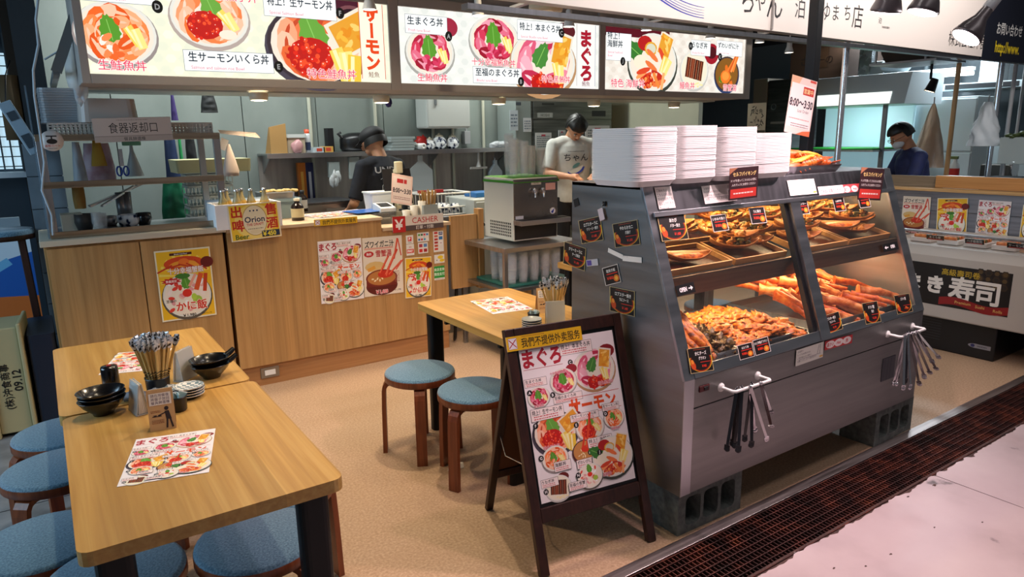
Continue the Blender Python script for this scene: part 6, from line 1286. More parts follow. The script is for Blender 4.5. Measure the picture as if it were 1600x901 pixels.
for u, q, lb in ((672, .8, 'smallest, beside the red packet'), (687, 1.05, 'with a cream lid, in the middle'), (707, 1.0, 'closest to the wall switch')):
    t = thing('patterned_jar', 'blue and white patterned jar on the wall shelf, '+lb, 'jar', (on_shelf(u, 6.22), 6.22, SZ), 0, 'blue and white jars on the wall shelf')
    b = MB(); b.lathe([(.001, 0), (.04*q, 0), (.065*q, .03*q), (.07*q, .06*q), (.055*q, .10*q), (.035*q, .115*q)], PAT, n=26); b.build('body', t); b = MB(); b.lathe([(.038*q, .113*q), (.036*q, .125*q), (.012*q, .135*q), (.012*q, .145*q), (.001, .148*q)], mat('cream_lid', '#b8b09a', .4), n=20); b.build('lid', t)
b = MB(); x = on_shelf(780, 6.14)
for k in range(5): b.blob((x+.04*(k-2), 6.13, SZ+.025+.01*(k % 2)), (.04, .04, .03), BAG, k, .4)
b.thing('plastic_bags', 'crumpled clear plastic bags on the end of the wall shelf', 'bag')
# hanging things under the shelf
def hang_board(u, v0, v1, w0, w1, m, name, label, cat, y=6.12, th=.012):
    a, c = PY(u, v0, y), PY(u, v1, y); x, z1, z0 = a.x, a.z, c.z; h = z1-z0
    t = thing(name, label, cat, (x, y, z0)); b = MB(); b.prism([(-w1/2, 0), (w1/2, 0), (w1/2*.98, h*.62), (w0/2, h*.86), (w0/2, h), (-w0/2, h), (-w0/2, h*.86), (-w1/2*.98, h*.62)], -th/2, th/2, m, 'Y'); b.build('body', t, .004)
    b = MB(); b.tube([(0, 0, h-.01), (0, -.005, h+.02), (0, .01, h+.035), (0, .02, h+.02)], .003, CHROME, 6); b.build('hook', t)
hang_board(656, 243, 303, .05, .26, mat('milky_board', '#a9b1b2', .35), 'pizza_peel', 'milky white paddle shaped board hanging from the wall shelf', 'board')
hang_board(773, 250, 296, .03, .15, mat('grey_bag', '#7c878e', .5), 'grey_bag', 'grey plastic bag hanging from the end of the wall shelf', 'bag', th=.05)
p = PY(748, 262, 6.12); t = thing('squeegee', 'white squeegee hanging under the wall shelf', 'squeegee', (p.x, 6.12, p.z-.01)); b = MB(); b.cbox((0, 0, .01), (.20, .02, .022), mat('sq_white', '#b8bab8', .4)); b.build('blade', t, .004); b = MB(); b.tube([(0, 0, .02), (0, 0, .07), (0, 0, .17)], [.026, .012, .011], mat('sq_white'), 10); b.build('handle', t)
p = PY(522, 270, 6.12); t = thing('glove_box', 'hanging bundle of pale gloves under the wall shelf', 'gloves', (p.x, 6.12, p.z-.12)); b = MB(); b.box(-.05, .05, -.02, .03, .08, .22, TRAYS); b.build('holder', t, .003); b = MB()
for k in range(6): b.blob((-.03+.012*k, -.02, .05+.02*(k % 3)), (.024, .02, .05), mat('glove_white', '#b8bcbc', .6), k, .4)
b.build('gloves', t)
p = PY(553, 262, 6.12); b = MB(); b.box(p.x-.05, p.x+.05, 6.10, 6.14, p.z-.10, p.z+.10, TRAYS); b.thing('clear_holder', 'clear bag holder hanging beside the gloves', 'holder', bevel=.006)
# steel bench with film boxes and appliances
t = thing('steel_bench', 'stainless work bench along the back wall', 'bench', (3.0, 6.05, 0))
b = MB(); b.box(1.2, 4.05, 5.72, 6.38, .86, .90, STEEL); b.build('worktop', t, .003, True); b = MB(); b.box(1.2, 4.05, 5.75, 6.36, .25, .28, STEEL); b.build('undershelf', t, .002, True)
for x in (1.25, 2.7, 4.0):
    for y in (5.76, 6.33): b = MB(); b.cyl((x, y, 0), (x, y, .86), .02, STEEL, 12); b.build('leg', t, 0, True)
BZ = .9005
for u, c1, c2, lb in ((469, '#c8701c', '#e8b04c', 'orange'), (481, '#1c2450', '#c8ccd8', 'navy')):
    a = PY(u, 254, 6.3); b = MB(); b.box(a.x-.035, a.x+.035, 6.27, 6.32, BZ, a.z, mat('film_'+lb, c1, .4)); b.box(a.x-.012, a.x+.012, 6.268, 6.27, BZ+.05, a.z-.08, mat('film2_'+lb, c2, .4)); b.thing('film_box', 'tall %s cling film box standing on end against the steel wall' % lb, 'box', bevel=.002)
t = thing('griddle', 'low stainless griddle with red control lamps on the bench', 'appliance', (PY(500, 310, 5.9).x, 5.95, BZ))
b = MB(); b.box(-.24, .24, -.2, .2, 0, .16, STEEL); b.box(-.26, .26, -.22, .22, .16, .18, STEELD); b.build('body', t, .004); b = MB(); b.box(.0, .16, -.206, -.2, .05, .12, mat('ctrl_white', '#b8bab8', .4)); b.build('control_panel', t)
for x in (.11, .135): b = MB(); b.cyl((x, -.207, .085), (x, -.212, .085), .008, mat('lamp_red', '#c01818', .3), 10); b.build('indicator', t)
t = thing('water_boiler', 'small dark pot with a steel handle at the end of the griddle', 'pot', (PY(545, 315, 5.9).x, 5.9, BZ)); b = MB(); b.lathe([(.001, 0), (.06, 0), (.065, .12), (.06, .17), (.001, .18)], mat('pot_dark', '#1c1e20', .3), n=22); b.build('pot', t); b = MB(); b.tube([(.03, -.06, .18), (.08, -.06, .2), (.1, -.05, .19)], .008, CHROME, 8); b.build('handle', t)
BB = mat('blue_tub', '#8aa0a8', .35, alpha=.85)
for k, (u0, u1, v1, z0, z1, lb) in enumerate(((398, 460, 0, 1.06, 1.18, 'large pale blue lidded tub on the counter behind the beer box'), (404, 452, 0, 1.19, 1.24, 'steel tray of leftovers on top of the blue tub'))):
    y = 5.0; x0, x1 = PY(u0, 290, y).x, PY(u1, 290, y).x; b = MB(); b.rbox(x1-x0, .22, z1-z0, .02, BB if k == 0 else STEEL, ((x0+x1)/2, y, z0), taper=1.05)
    if k == 0: b.rbox((x1-x0)*1.08, .25, .02, .02, BB, ((x0+x1)/2, y, z1-.004))
    else:
        for q in range(7): b.blob((x0+.03+.035*q, y-.02+.02*(q % 3), z1+.005), (.03, .03, .012), mat("leftover", "#c8a860", .6), q, .4)
    b.thing('storage_tub' if k == 0 else 'steel_tray', lb, 'container' if k == 0 else 'tray', bevel=.002)

# ================================================================== on the order counter
CT = 1.0585; CL = .9805
t = thing('beer_cooler', 'white foam box holding beer bottles on the counter, behind the beer sign', 'cooler', (1.06, 4.62, CT)); b = MB(); b.box(-.20, .20, -.12, .12, 0, .012, FOAM)
for a in ((-.20, .20, -.12, -.10), (-.20, .20, .10, .12), (-.20, -.18, -.10, .10), (.18, .20, -.10, .10)): b.box(*a, .012, .155, FOAM)
b.build('foam_box', t, .003)
BG = mat('bottle_glass', '#b9a878', .12, alpha=.8)
for i, (dx, dy) in enumerate(((-.13, -.03), (-.05, -.045), (.04, -.03), (.12, -.04), (.0, .05), (-.09, .05))):
    t = thing('beer_bottle', 'clear beer bottle standing in the white foam box, silver cap up', 'bottle', (1.06+dx, 4.62+dy, CT+.0125), 0, 'beer bottles in the foam box')
    b = MB(); b.lathe([(.001, 0), (.030, 0), (.031, .01), (.031, .13), (.026, .155), (.014, .185), (.013, .222)], BG, n=20); b.build('glass', t); b = MB(); b.lathe([(.0315, .09), (.0315, .135), (.0272, .152)], mat('beer_label', '#c8a04c', .4), n=20); b.build('label', t, label='gold paper label'); b = MB(); b.lathe([(.015, .215), (.0155, .224), (.013, .228), (.001, .229)], CHROME, n=16); b.build('cap', t)
def beer(g, w, h):
    g.rect(w/2, h/2, w, h, '#efe4c8'); g.rect(w/2, h/2, w*.95, h*.95, '#f2c832'); g.ell(w/2, h*.5, w*.40, h*.48, '#f8dc78', 20); g.ell(w/2, h*.53, w*.25, h*.43, '#c8a050', 24); g.ell(w/2, h*.53, w*.235, h*.41, '#f0e2c0', 24)
    for k in (-1, 0, 1): g.ell(w*(.5+.07*k), h*(.80), w*.018, w*.018, '#1c3050', 8)
    g.text('Orion', w*.5, h*.56, h*.20, '#16284c', .02, 'm', fit=w*.40); g.text('THE DRAFT', w*.5, h*.42, h*.09, '#c83a3a', .02, 'm', fit=w*.34); g.ell(w*.5, h*.22, w*.12, h*.06, '#e8d8b0', 14); g.fine(w*.5, h*.3, w*.3, h*.05, '#8a7a5a', 1, 3)
    for s, x, y in (('出', .16, .80), ('啤', .17, .42), ('售', .84, .80), ('酒', .84, .42)): g.text(s, w*x, h*y, h*.30, '#cc2a20', .05, 'm', fit=w*.26)
    g.text('Beer', w*.22, h*.11, h*.17, '#2c5a24', .02, 'm', fit=w*.3); g.rect(w*.79, h*.13, w*.36, h*.17, '#1c3050'); g.text('￥450', w*.76, h*.13, h*.15, '#f6e040', .04, 'm', fit=w*.26)
wall_sheet(beer, .30, .22, ((357, 322), (436, 314), (359, 378)), CY-.03, 'beer_sign', 'yellow handmade beer sign with red characters hung over the counter edge', 'sign')
b = MB(); b.box(-.20, .20, 0, .004, 0, .17, mat('poster_blue', '#a9bccb', .4)); b.M = Matrix.Translation((0, -.001, .0)); g = G(b, Matrix(((1, 0, 0, -.2), (0, 0, -1, 0), (0, 1, 0, 0), (0, 0, 0, 1))))
g.rect(.2, .085, .38, .155, '#c9d6df')
for k in range(9): g.ell(.04+.04*k, .09+.02*(k % 3), .035, .03, ('#8ab0cc', '#e8eef2', '#5a88b4')[k % 3], 10, 30*k)
g.text('BEER', .12, .12, .04, '#2a5a9a', .02, 'm')
o = b.thing('beer_backcard', 'blue and white beer display card behind the bottles', 'card'); o.location = (1.06, 4.755, CT); o.rotation_euler = (R(-8), 0, 0)
def bottle(u, v, y, r, h, m, cap, name, label, cat='bottle', lab=None, z=CT):
    p = PZ(u, v, z); t = thing(name, label, cat, (p.x, p.y, z)); b = MB(); b.lathe([(.001, 0), (r, 0), (r, h*.62), (r*.8, h*.72), (r*.42, h*.80), (r*.42, h*.9)], m, n=20); b.build('body', t)
    b = MB(); b.lathe([(r*.5, h*.88), (r*.5, h), (.001, h*1.01)], cap, n=16); b.build('cap', t)
    if lab: b = MB(); b.lathe([(r*1.02, h*.15), (r*1.02, h*.55)], lab, n=20); b.build('label', t)
SOY = mat('soy_dark', '#1c0f0a', .2); RJ = mat('red_jar', '#a8201c', .3)
bottle(466, 344, 0, .042, .15, SOY, mat('cap_cream', '#c9c0a8', .4), 'sauce_bottle', 'dark sauce bottle with a cream label, next to the counter menu papers', lab=mat('lab_cream', '#d0c49c', .5)); bottle(448, 337, 0, .036, .17, RJ, RJ, 'ginger_jar', 'red jar on the counter beside the dark sauce bottle'); bottle(432, 333, 0, .03, .16, mat('oil_yellow', '#b98a30', .25), mat('cap_cream'), 'oil_bottle', 'yellow oil bottle behind the beer cooler')
bottle(474, 330, 0, .035, .16, SOY, BLACKP, 'dark_bottle', 'black capped bottle behind the dark sauce bottle', lab=mat('lab_white', '#c8c8c4', .5))
# laminated menus spread on the counter, blue file over them
for i, (u, v, rz_, lb) in enumerate(((502, 339, 8, 'flat on the counter next to the sauce bottle'), (530, 336, -5, 'flat on the counter above the yellow notice'), (556, 333, 12, 'flat on the counter under the blue file'), (578, 332, 3, 'flat at the end of the tall counter'))):
    p = PZ(u, v-2, CT); sheet(menu_sheet, .33, .46, 'counter_menu', 'laminated menu lying '+lb, 'menu', FM((p.x, min(p.y, 4.95), CT+.0015*(i+1)), (math.cos(R(rz_)), math.sin(R(rz_)), 0), (-math.sin(R(rz_)), math.cos(R(rz_)), 0)), None, .20)
b = MB(); b.box(-.16, .16, -.11, .11, 0, .004, mat('blue_film', '#3a6ab8', .25)); o = b.thing('blue_file', 'blue plastic file lying over the counter menus', 'file', bevel=.001); p = PZ(563, 325, CT+.02); o.location = (p.x, 4.86, CT+.012); o.rotation_euler = (0, 0, R(10))
p = PZ(570, 326, CT); t = thing('white_bin', 'white tapered plastic bin at the back of the order counter', 'bin', (p.x+.06, 5.0, CT)); b = MB(); b.rbox(.17, .14, .13, .015, WHITEP, (0, 0, 0), taper=1.15); b.build('tub', t, .003); b = MB(); b.rbox(.21, .17, .01, .015, WHITEP, (0, 0, .13)); b.build('rim', t, .002)
# till corner on the lower worktop
t = thing('pos_tablet', 'dark till tablet on a cream stand behind the cashier sign', 'till', (2.30, 4.98, CL)); b = MB(); b.box(-.05, .05, -.06, .06, 0, .02, mat('cream_plastic', '#c9bd9c', .4)); b.box(-.025, .025, .0, .03, .02, .38, mat('cream_plastic')); b.build('stand', t, .006); b = MB(); b.M = Matrix.Translation((0, -.0, .30)) @ Euler((R(-18), 0, R(-6))).to_matrix().to_4x4(); b.box(-.115, .115, .0, .014, -.09, .09, mat('tablet_dark', '#1e1c1e', .3)); b.build('screen', t, .004)
b = MB(); b.M = Matrix.Translation((.0, -.02, .38)); b.box(-.028, .028, -.03, .02, -.03, .06, mat('cream_plastic')); b.build('scanner', t, .008)
t = thing('card_reader', 'white card terminal with a black screen on the lower worktop', 'card terminal', (2.10, 4.80, 1.065)); b = MB(); b.prism([(-.07, 0), (.08, 0), (.08, .06), (-.07, .03)], -.06, .06, WHITEP, 'X'); b.build('body', t, .005); b = MB(); b.add([(-.045, -.04, .0385), (.045, -.04, .0385), (.045, .055, .0575), (-.045, .055, .0575)], [(0, 1, 2, 3)], mat('lcd_dark', '#101418', .2)); b.build('screen', t)
b = MB(); b.box(1.98, 2.46, 4.70, 5.0, CL, 1.062, mat('smoke_acrylic', '#8a8884', .15, alpha=.45)); b.thing('acrylic_riser', 'smoky clear acrylic riser under the card terminal', 'riser', bevel=.003)
t = thing('customer_display', 'small dark customer display facing the diners by the card terminal', 'display', (2.26, 4.78, 1.064)); b = MB(); b.cyl((0, 0, 0), (0, 0, .04), .02, BLACKP, 12); b.cyl((0, 0, 0), (0, 0, .008), .05, BLACKP, 20); b.build('foot', t); b = MB(); b.M = Matrix.Translation((0, 0, .075)) @ Euler((R(-15), 0, 0)).to_matrix().to_4x4(); b.box(-.065, .065, -.01, .012, -.035, .035, mat('cream_plastic')); b.build('housing', t, .004); b = MB(); b.M = Matrix.Translation((0, 0, .075)) @ Euler((R(-15), 0, 0)).to_matrix().to_4x4(); b.box(-.058, .058, -.0112, -.0102, -.029, .029, mat('lcd_blue', '#0a1030', .15, emit=.02, ecol='#304080')); b.build('screen', t)
def pcard(g, w, h):
    g.rect(w/2, h/2, w, h, '#e8c8be'); g.rect(w/2, h*.5, w*.86, h*.86, '#ecd9d2'); g.rect(w*.4, h*.78, w*.3, h*.14, '#c03030'); g.rect(w*.65, h*.78, w*.14, h*.14, '#c03030'); g.text('8:00～3:30', w/2, h*.45, h*.2, '#2c1c2c', .03, 'm', fit=w*.86); g.fine(w/2, h*.2, w*.8, h*.12, '#9a6a6a', 2, 3)
sheet(pcard, .20, .26, 'time_card', 'pink opening hours card leaning at the till', 'notice', FM(PY(628, 296, 4.72), (1, 0, -.22), (.22, .25, .95)), None, .17)
t = thing('chopstick_box', 'clear box of loose wooden chopsticks by the cashier sign', 'container', (2.37, 4.63, CL)); b = MB(); b.rbox(.13, .10, .13, .012, TRAYS, (0, 0, 0)); b.build('box', t, .002); b = MB(); rr = random.Random(4)
for k in range(34): a, c = rr.uniform(-.05, .05), rr.uniform(-.035, .035); b.bar((a*.7, c*.7, .01), (a*1.3, c*1.2, .22+rr.uniform(0, .02)), .006, .005, mat('stick_plain', '#b98f50', .5))
b.build('chopsticks', t)
b = MB()
for k in range(3): b.lathe([(.022, 0), (.032, .10+.03*k), (.030, .10+.03*k), (.02, .004), (.001, .004)], mat('paper_cup', '#c9c2b4', .5, alpha=.9), (2.19+.065*k, 4.62, CL), 20)
b.thing('paper_cups', 'pale paper cups beside the chopstick box', 'cups')
rr = random.Random(6)
# white dish rack with patterned mugs, behind the gate
t = thing('dish_rack', 'white wire dish rack with red clips, full of patterned mugs', 'dish rack', (2.72, 5.1, .98)); b = MB()
W_, D_, H_ = .21, .15, .17
for z in (0, .06, H_): b.tube([(-W_, -D_, z), (W_, -D_, z), (W_, D_, z), (-W_, D_, z), (-W_, -D_, z)], .007 if z else .006, WHITEP, 8)
for k in range(13): x = -W_+2*W_*k/12; b.tube([(x, -D_, H_ if k in (0, 12) else .06), (x, -D_, 0), (x, D_, 0), (x, D_, H_)], .003, WHITEP, 6)
b.build('wire_frame', t)
for x in (-.08, .08): b = MB(); b.box(x-.04, x+.04, D_-.012, D_+.012, H_-.012, H_+.014, mat('clip_red', '#b02020', .4)); b.build('clip', t, .003)
b = MB(); b.box(2.58, 2.86, 4.9, 5.3, .0, .9, STEEL); b.box(2.57, 2.87, 4.88, 5.32, .9, .975, STEELD); b.thing('dishwasher', 'low stainless dishwasher carrying the white dish rack', 'dishwasher', bevel=.004)
for i in range(7):
    b = MB(); b.lathe([(.001, 0), (.028, .002), (.040, .03), (.042, .07), (.039, .07), (.036, .03), (.001, .006)], PAT, n=20); o = b.thing('patterned_bowl', 'blue and white patterned cup drying in the white dish rack', 'cup', 'patterned cups in the dish rack'); o.location = (2.58+.085*(i % 4), 5.04+.09*(i//4), .99+.012); o.rotation_euler = (R(180), 0, 0); o.location.z = 1.062+.0
# white under-counter fridge beside the rack
t = thing('white_fridge', 'low white fridge between the gate and the drink dispenser', 'fridge', (3.1, 5.0, 0)); b = MB(); x0, x1 = PY(741, 310, 4.8).x, PY(792, 310, 4.8).x; b.box(x0-3.1, x1-3.1+.1, -.2, .3, .05, 1.10, mat('fridge_white', '#b4b8b2', .4)); b.build('body', t, .01); b = MB(); b.box(x0-3.1+.01, x1-3.1+.09, -.215, -.201, .1, 1.08, mat('fridge_door', '#a8ada8', .4)); b.build('door', t, .005)
b = MB(); b.box(-.13, .13, -.1, .1, 0, .04, mat('blue_tray', '#2a6aa8', .4)); o = b.thing('blue_tray', 'bright blue tray on the low white fridge', 'tray', bevel=.004); o.location = (3.12, 5.05, 1.1)
# stainless rack, drink dispenser, cups
RX, RY, RZ = 2.72, 4.02, .83
t = thing('steel_rack', 'two-level stainless rack under the drink dispenser', 'rack', (3.02, 4.35, 0)); b = MB(); b.box(2.62, 3.32, 3.98, 4.60, RZ-.035, RZ, STEEL); b.build('top_shelf', t, .003, True); b = MB(); b.box(2.64, 3.30, 4.0, 4.58, .50, .525, STEEL); b.build('middle_shelf', t, .002, True); b = MB(); b.box(2.64, 3.30, 4.0, 4.58, .12, .14, STEEL); b.build('bottom_shelf', t, .002, True)
for x in (2.635, 3.305):
    for y in (3.995, 4.585): b = MB(); b.box(x-.015, x+.015, y-.015, y+.015, 0, RZ-.035, STEEL); b.build('leg', t, .002, True)
b = MB(); b.box(2.70, 3.27, 4.05, 4.5, .526, .545, mat('tray_teal', '#1e5a50', .4)); b.thing('cup_tray', 'dark green tray holding cup stacks on the rack shelf', 'tray', bevel=.004)
CUPM = mat('cup_plastic', '#d4d8d8', .18, alpha=.30)
def cup_mesh(n, h=.10, r=.04, st=.012):
    b = MB(); pf = [(.001, 0), (r*.74, 0)]
    for k in range(6): pf.append((r*(.76+.2*k/5), h*k/6))
    for k in range(n): z = h+k*st; pf += [(r*.98, z-.001), (r*1.05, z), (r*1.05, z+.003), (r*.98, z+.004)]
    b.lathe(pf, CUPM, n=20); b.lathe([(r*.9, h+n*st), (r*.7, h*.3)], CUPM, n=20); return b.build('cup_stack')
for g_, zz, lst, lb in (('clear cup stacks on the rack shelf', .546, [(2.76+.1*i, 4.10+.11*j) for j in range(3) for i in range(5)], 'stack of clear cups on the green tray in the rack'),):
    cm = cup_mesh(9, .10, .038, .014)
    for i, (x, y) in enumerate(lst): o = cm if i == 0 else cm.copy(); (COL.objects.link(o) if i else 0); o.location = (x, y, zz+.001); o.rotation_euler = (0, 0, .4*i); tag(o, lb, 'cups', g_)
t = thing('drink_dispenser', 'white and steel drink dispenser with a green cloth on top', 'dispenser', (2.98, 4.27, RZ+.001))
DW = .20; b = MB(); b.box(-DW, DW, -.17, .22, .02, .47, mat('disp_white', '#c4c3b8', .45)); b.build('cabinet', t, .006)
b = MB(); b.box(-DW+.003, DW-.003, -.178, -.171, .17, .462, steel('disp_steel', '#8b837c', '#b1a9a0', (2, 2, 2), .25)); b.build('front_plate', t, .003)
b = MB(); b.box(-DW+.01, DW-.01, -.175, -.171, .03, .15, BLACKP); b.build('recess', t); b = MB(); b.box(-DW+.0, DW+.05, -.27, -.172, .14, .175, STEEL); b.box(-DW+.01, DW+.04, -.26, -.18, .1755, .18, BLACKP); b.build('drip_tray', t, .003)
for x in (-.03, .045): b = MB(); b.cyl((x, -.178, .37), (x, -.215, .365), .012, CHROME, 12); b.cyl((x, -.21, .368), (x, -.213, .33), .008, CHROME, 10); b.ball((x, -.2, .385), .014, CHROME, 10, 8); b.build('tap', t)
b = MB()
for k in range(12):
    for j in range(5): b.box(-DW-.0015, -DW+.001, -.14+.03*k*.8, -.125+.03*k*.8-.003, .05+.022*j, .064+.022*j, BLACKP)
b.build('side_vents', t); b = MB(); g = G(b, Matrix(((1, 0, 0, 0), (0, 0, -1, -.178), (0, 1, 0, 0), (0, 0, 0, 1)))); g.rect(0, .43, .09, .022, '#c8c4b8'); g.text('WATER', 0, .43, .012, '#5a5650', .02, 'm'); g.rect(.13, .40, .09, .05, '#d8a8a0'); g.rect(-.15, .19, .07, .025, '#b8bcc8'); g.ell(.15, .22, .026, .024, '#e8e8ec', 16); g.poly([(.135, .215), (.15, .225), (.167, .24), (.155, .205), (.14, .203)], '#2438a0'); b.build('lettering', t)
b = MB(); b.grid(lambda u, v: Vector(((u-.5)*.42, -.18+.40*v, .472+.004*math.sin(u*9)*math.sin(v*7)-(.035 if v < .01 or u < .01 else 0))), 16, 14, mat('green_cloth', '#3a8420', .8)); b.build('green_cloth', t, solid=.004)
for k in (0,): pass
cm2 = cup_mesh(13, .11, .036, .016); topz = RZ+.48
for i, (dx, dy, n_) in enumerate(((-.13, -.08, 0), (-.05, -.10, 0), (.03, -.08, 0), (.11, -.09, 0), (-.10, .02, 0), (-.01, .03, 0), (.07, .03, 0))):
    o = cm2 if i == 0 else cm2.copy(); (COL.objects.link(o) if i else 0); o.location = (2.98+dx, 4.27+dy, topz); o.scale = (1, 1, (1.0, .92, .8, .72, 1.12, .95, .8)[i]*.86); tag(o, 'tall stack of clear cups on top of the drink dispenser', 'cups', 'clear cup stacks on the dispenser')
b = MB(); b.box(3.33, 3.62, 4.75, 5.2, .0, 1.16, wood('cab_oak', '#a0733c', '#b4864a', '#c49658', 'Z')); b.thing('side_cabinet', 'oak side cabinet behind the dispenser, in front of the bowed cook', 'cabinet', bevel=.003)
b = MB(); b.box(2.66, 2.7, 4.7, 4.72, .86, .9, GREYP); b.M = Matrix.Identity(4); b.v = []; b.f = []; b.m = []; b.sm = []
b.tube([(3.02, 4.6, .9), (2.8, 4.66, .93), (2.62, 4.62, .86), (2.58, 4.60, .5), (2.56, 4.62, .05), (2.60, 4.7, .01)], .014, BLACKP, 8); b.thing('black_cable', 'thick black cable looping down beside the steel rack', 'cable')
# tall refrigerator
FS = steel('fridge_steel', '#6f7370', '#8b8f8c', (3, 3, 40), .38)
x0, x1 = PY(832, 150, 6.0).x, PY(957, 150, 6.0).x
t = thing('tall_refrigerator', 'tall stainless refrigerator behind the white-shirted cook', 'refrigerator', ((x0+x1)/2, 6.1, 0)); W_ = (x1-x0)/2
b = MB(); b.box(-W_, W_, -.08, .22, .08, 2.15, FS); b.build('cabinet', t, .005, label=None); zs = PY(900, 186, 6.0).z; zt = PY(900, 166, 6.0).z
for a, c, nm in ((.12, zs-.01, 'door'), (zs, 2.14, 'top_panel')): b = MB(); b.box(-W_+.01, W_-.01, -.10, -.081, a, c, FS); b.build(nm, t, .003)
b = MB(); g = G(b, Matrix(((1, 0, 0, 0), (0, 0, -1, -.101), (0, 1, 0, 0), (0, 0, 0, 1)))); g.rect(-W_+.16, zt+.09, .12, .03, '#c8ccc8'); g.text('ELECTRIC', -W_+.16, zt+.09, .02, '#2a2c2c', .02, 'm'); g.rect(-W_+.2, zt+.02, .16, .02, '#2c2e2c'); g.rect(W_-.2, zs+.06, .2, .06, '#20242a'); g.rect(-W_+.16, zs+.04, .2, .05, '#9a9e9a'); g.text('HOSHI', -W_+.16, zs+.04, .035, '#5a5e5a', .02, 'm'); b.build('lettering', t)
for (u0, v0, u1, v1, c, lb) in ((837, 207, 862, 235, '#c4c8c8', 'white paper stuck low on the refrigerator'), (873, 203, 884, 225, '#b8bcbc', 'small paper behind the bowed head'), (915, 196, 953, 232, '#c8cacc', 'big printed sheet on the refrigerator in a dark clip')):
    a, c_ = PY(u0, v1, 5.98), PY(u1, v0, 5.98); b = MB(); b.box(a.x, c_.x, 5.985, 5.989, a.z, c_.z, mat('paper_'+c, c, .6)); g = G(b, Matrix(((1, 0, 0, a.x), (0, 0, -1, 5.985), (0, 1, 0, a.z), (0, 0, 0, 1)))); g.fine((c_.x-a.x)/2, (c_.z-a.z)/2, (c_.x-a.x)*.8, (c_.z-a.z)*.7, '#5a6a7a', 6, u0); g.rect((c_.x-a.x)*.5, (c_.z-a.z)*.85, (c_.x-a.x)*.25, (c_.z-a.z)*.1, '#b04050'); b.thing('fridge_note', lb, 'paper')
b = MB(); xx = PY(812, 150, 6.1).x; b.box(xx-.12, x0-.02, 6.0, 6.35, .1, 2.2, mat('grey_cab', '#7f8986', .5)); b.thing('grey_locker', 'narrow grey locker beside the refrigerator', 'locker', bevel=.004)
for i, (u, v, w_, h_, c) in enumerate(((803, 188, .1, .2, '#b8c4cc'), (824, 195, .1, .14, '#c4c8cc'), (810, 162, .06, .03, '#22262a'))): p = PY(u, v, 5.99); b = MB(); b.box(p.x-w_/2, p.x+w_/2, 5.988, 5.992, p.z-h_/2, p.z+h_/2, mat('pp_'+c, c, .6)); g = G(b, Matrix(((1, 0, 0, p.x-w_/2), (0, 0, -1, 5.988), (0, 1, 0, p.z-h_/2), (0, 0, 0, 1)))); g.fine(w_/2, h_/2, w_*.8, h_*.7, '#6a7a8a', 4, i); b.thing('locker_note', ('pale note taped on the narrow grey locker', 'second pale note on the locker next to the refrigerator', 'small black plate high on the grey locker')[i], 'paper')
# cream wall: shelf box and handwritten card
p = PY(1064, 200, 6.2); t = thing('wall_dispenser', 'cream paper towel box on the cream wall above the foam trays', 'dispenser', (p.x, 6.25, p.z-.1)); b = MB(); b.box(-.17, .12, -.08, .08, 0, .18, mat('cream_box', '#aaa694', .6)); b.build('box', t, .004); b = MB(); b.box(-.30, .0, -.06, .05, -.01, .2, BAG); b.build('bag', t, .02)
def handnote(g, w, h):
    g.rect(w/2, h/2, w, h, '#c8bfa4'); rr = random.Random(8)
    for k in range(16): g.ell(rr.uniform(.15, .85)*w, rr.uniform(.1, .9)*h, w*.09, h*.02, '#3a3630', 7, rr.uniform(0, 180))
    g.text('焼き魚', w*.5, h*.7, h*.16, '#2c2824', .01, 'm', fit=w*.7); g.text('2024.5.27', w*.5, h*.1, h*.08, '#2c2824', 0, 'm', fit=w*.7); g.text('ちゃん', w*.6, h*.35, h*.14, '#2c2824', .01, 'm', fit=w*.5)
A, B_, C = PX(1169, 162, 5.70), PX(1198, 160, 5.70), PX(1168, 204, 5.70)
quad_card('handwritten_board', 'signed cream card board on the cream wall by the dark doorway', 'card', A, B_, C, None, handnote)

# ================================================================== dish return rack
t = thing('return_rack', 'two-tier stainless dish return frame on the oak cabinet', 'rack', (.48, 4.85, 1.079)); x0, x1, y0, y1 = .03, .93, 4.60, 5.10
for x in (x0, x1):
    for y in (y0, y1): b = MB(); b.box(x-.02, x+.02, y-.015, y+.015, 1.0805, 1.61, STEEL); b.build('post', t, .002, True)
for z, nm in ((1.0805, 'bottom_tray'), (1.355, 'middle_shelf'), (1.61, 'top_shelf')): b = MB(); b.box(x0-.02, x1+.02, y0-.015, y1+.015, z, z+.012, STEEL); b.box(x0-.02, x1+.02, y0-.02, y0-.010, z, z+.036, steel('rail_steel', '#9a8c78', '#c4b8a4', (2, 40, 40), .3)); b.build(nm, t, .001, True)
b = MB(); b.box(x0-.03, x0-.0215, y0, y1, 1.0805, 1.9, mat('film_side', '#7f94a4', .25, alpha=.35)); b.build('side_film', t, 0, True)
b = MB(); p = PY(81, 220, 4.57); b.M = Matrix.Translation(p) @ Euler((PI/2, 0, 0)).to_matrix().to_4x4(); b.lathe([(.001, .004), (.054, .004), (.055, .0), (.001, 0)], mat('sticker_pale', '#cfcac6', .4), n=30); g = G(b, Matrix.Translation((0, 0, .0035)))
g.rect(0, .025, .05, .007, '#201c1c'); g.rect(0, .012, .007, .025, '#201c1c'); g.ell(0, -.003, .025, .014, '#201c1c', 16); g.text('返却カート', 0, -.026, .013, '#c02828', .02, 'm'); g.fine(0, -.040, .04, .006, '#3a3434', 1); b.M = Matrix.Identity(4); b.thing('round_sticker', 'round white sticker with a tap symbol on the corner of the return rack', 'sticker')
t = thing('perforated_basket', 'white perforated tray along the top of the return rack', 'basket', (.50, 4.72, 1.623)); b = MB(); PW = mat('basket_white', '#b3aca4', .5)
b.box(-.42, .42, -.09, .09, 0, .006, PW)
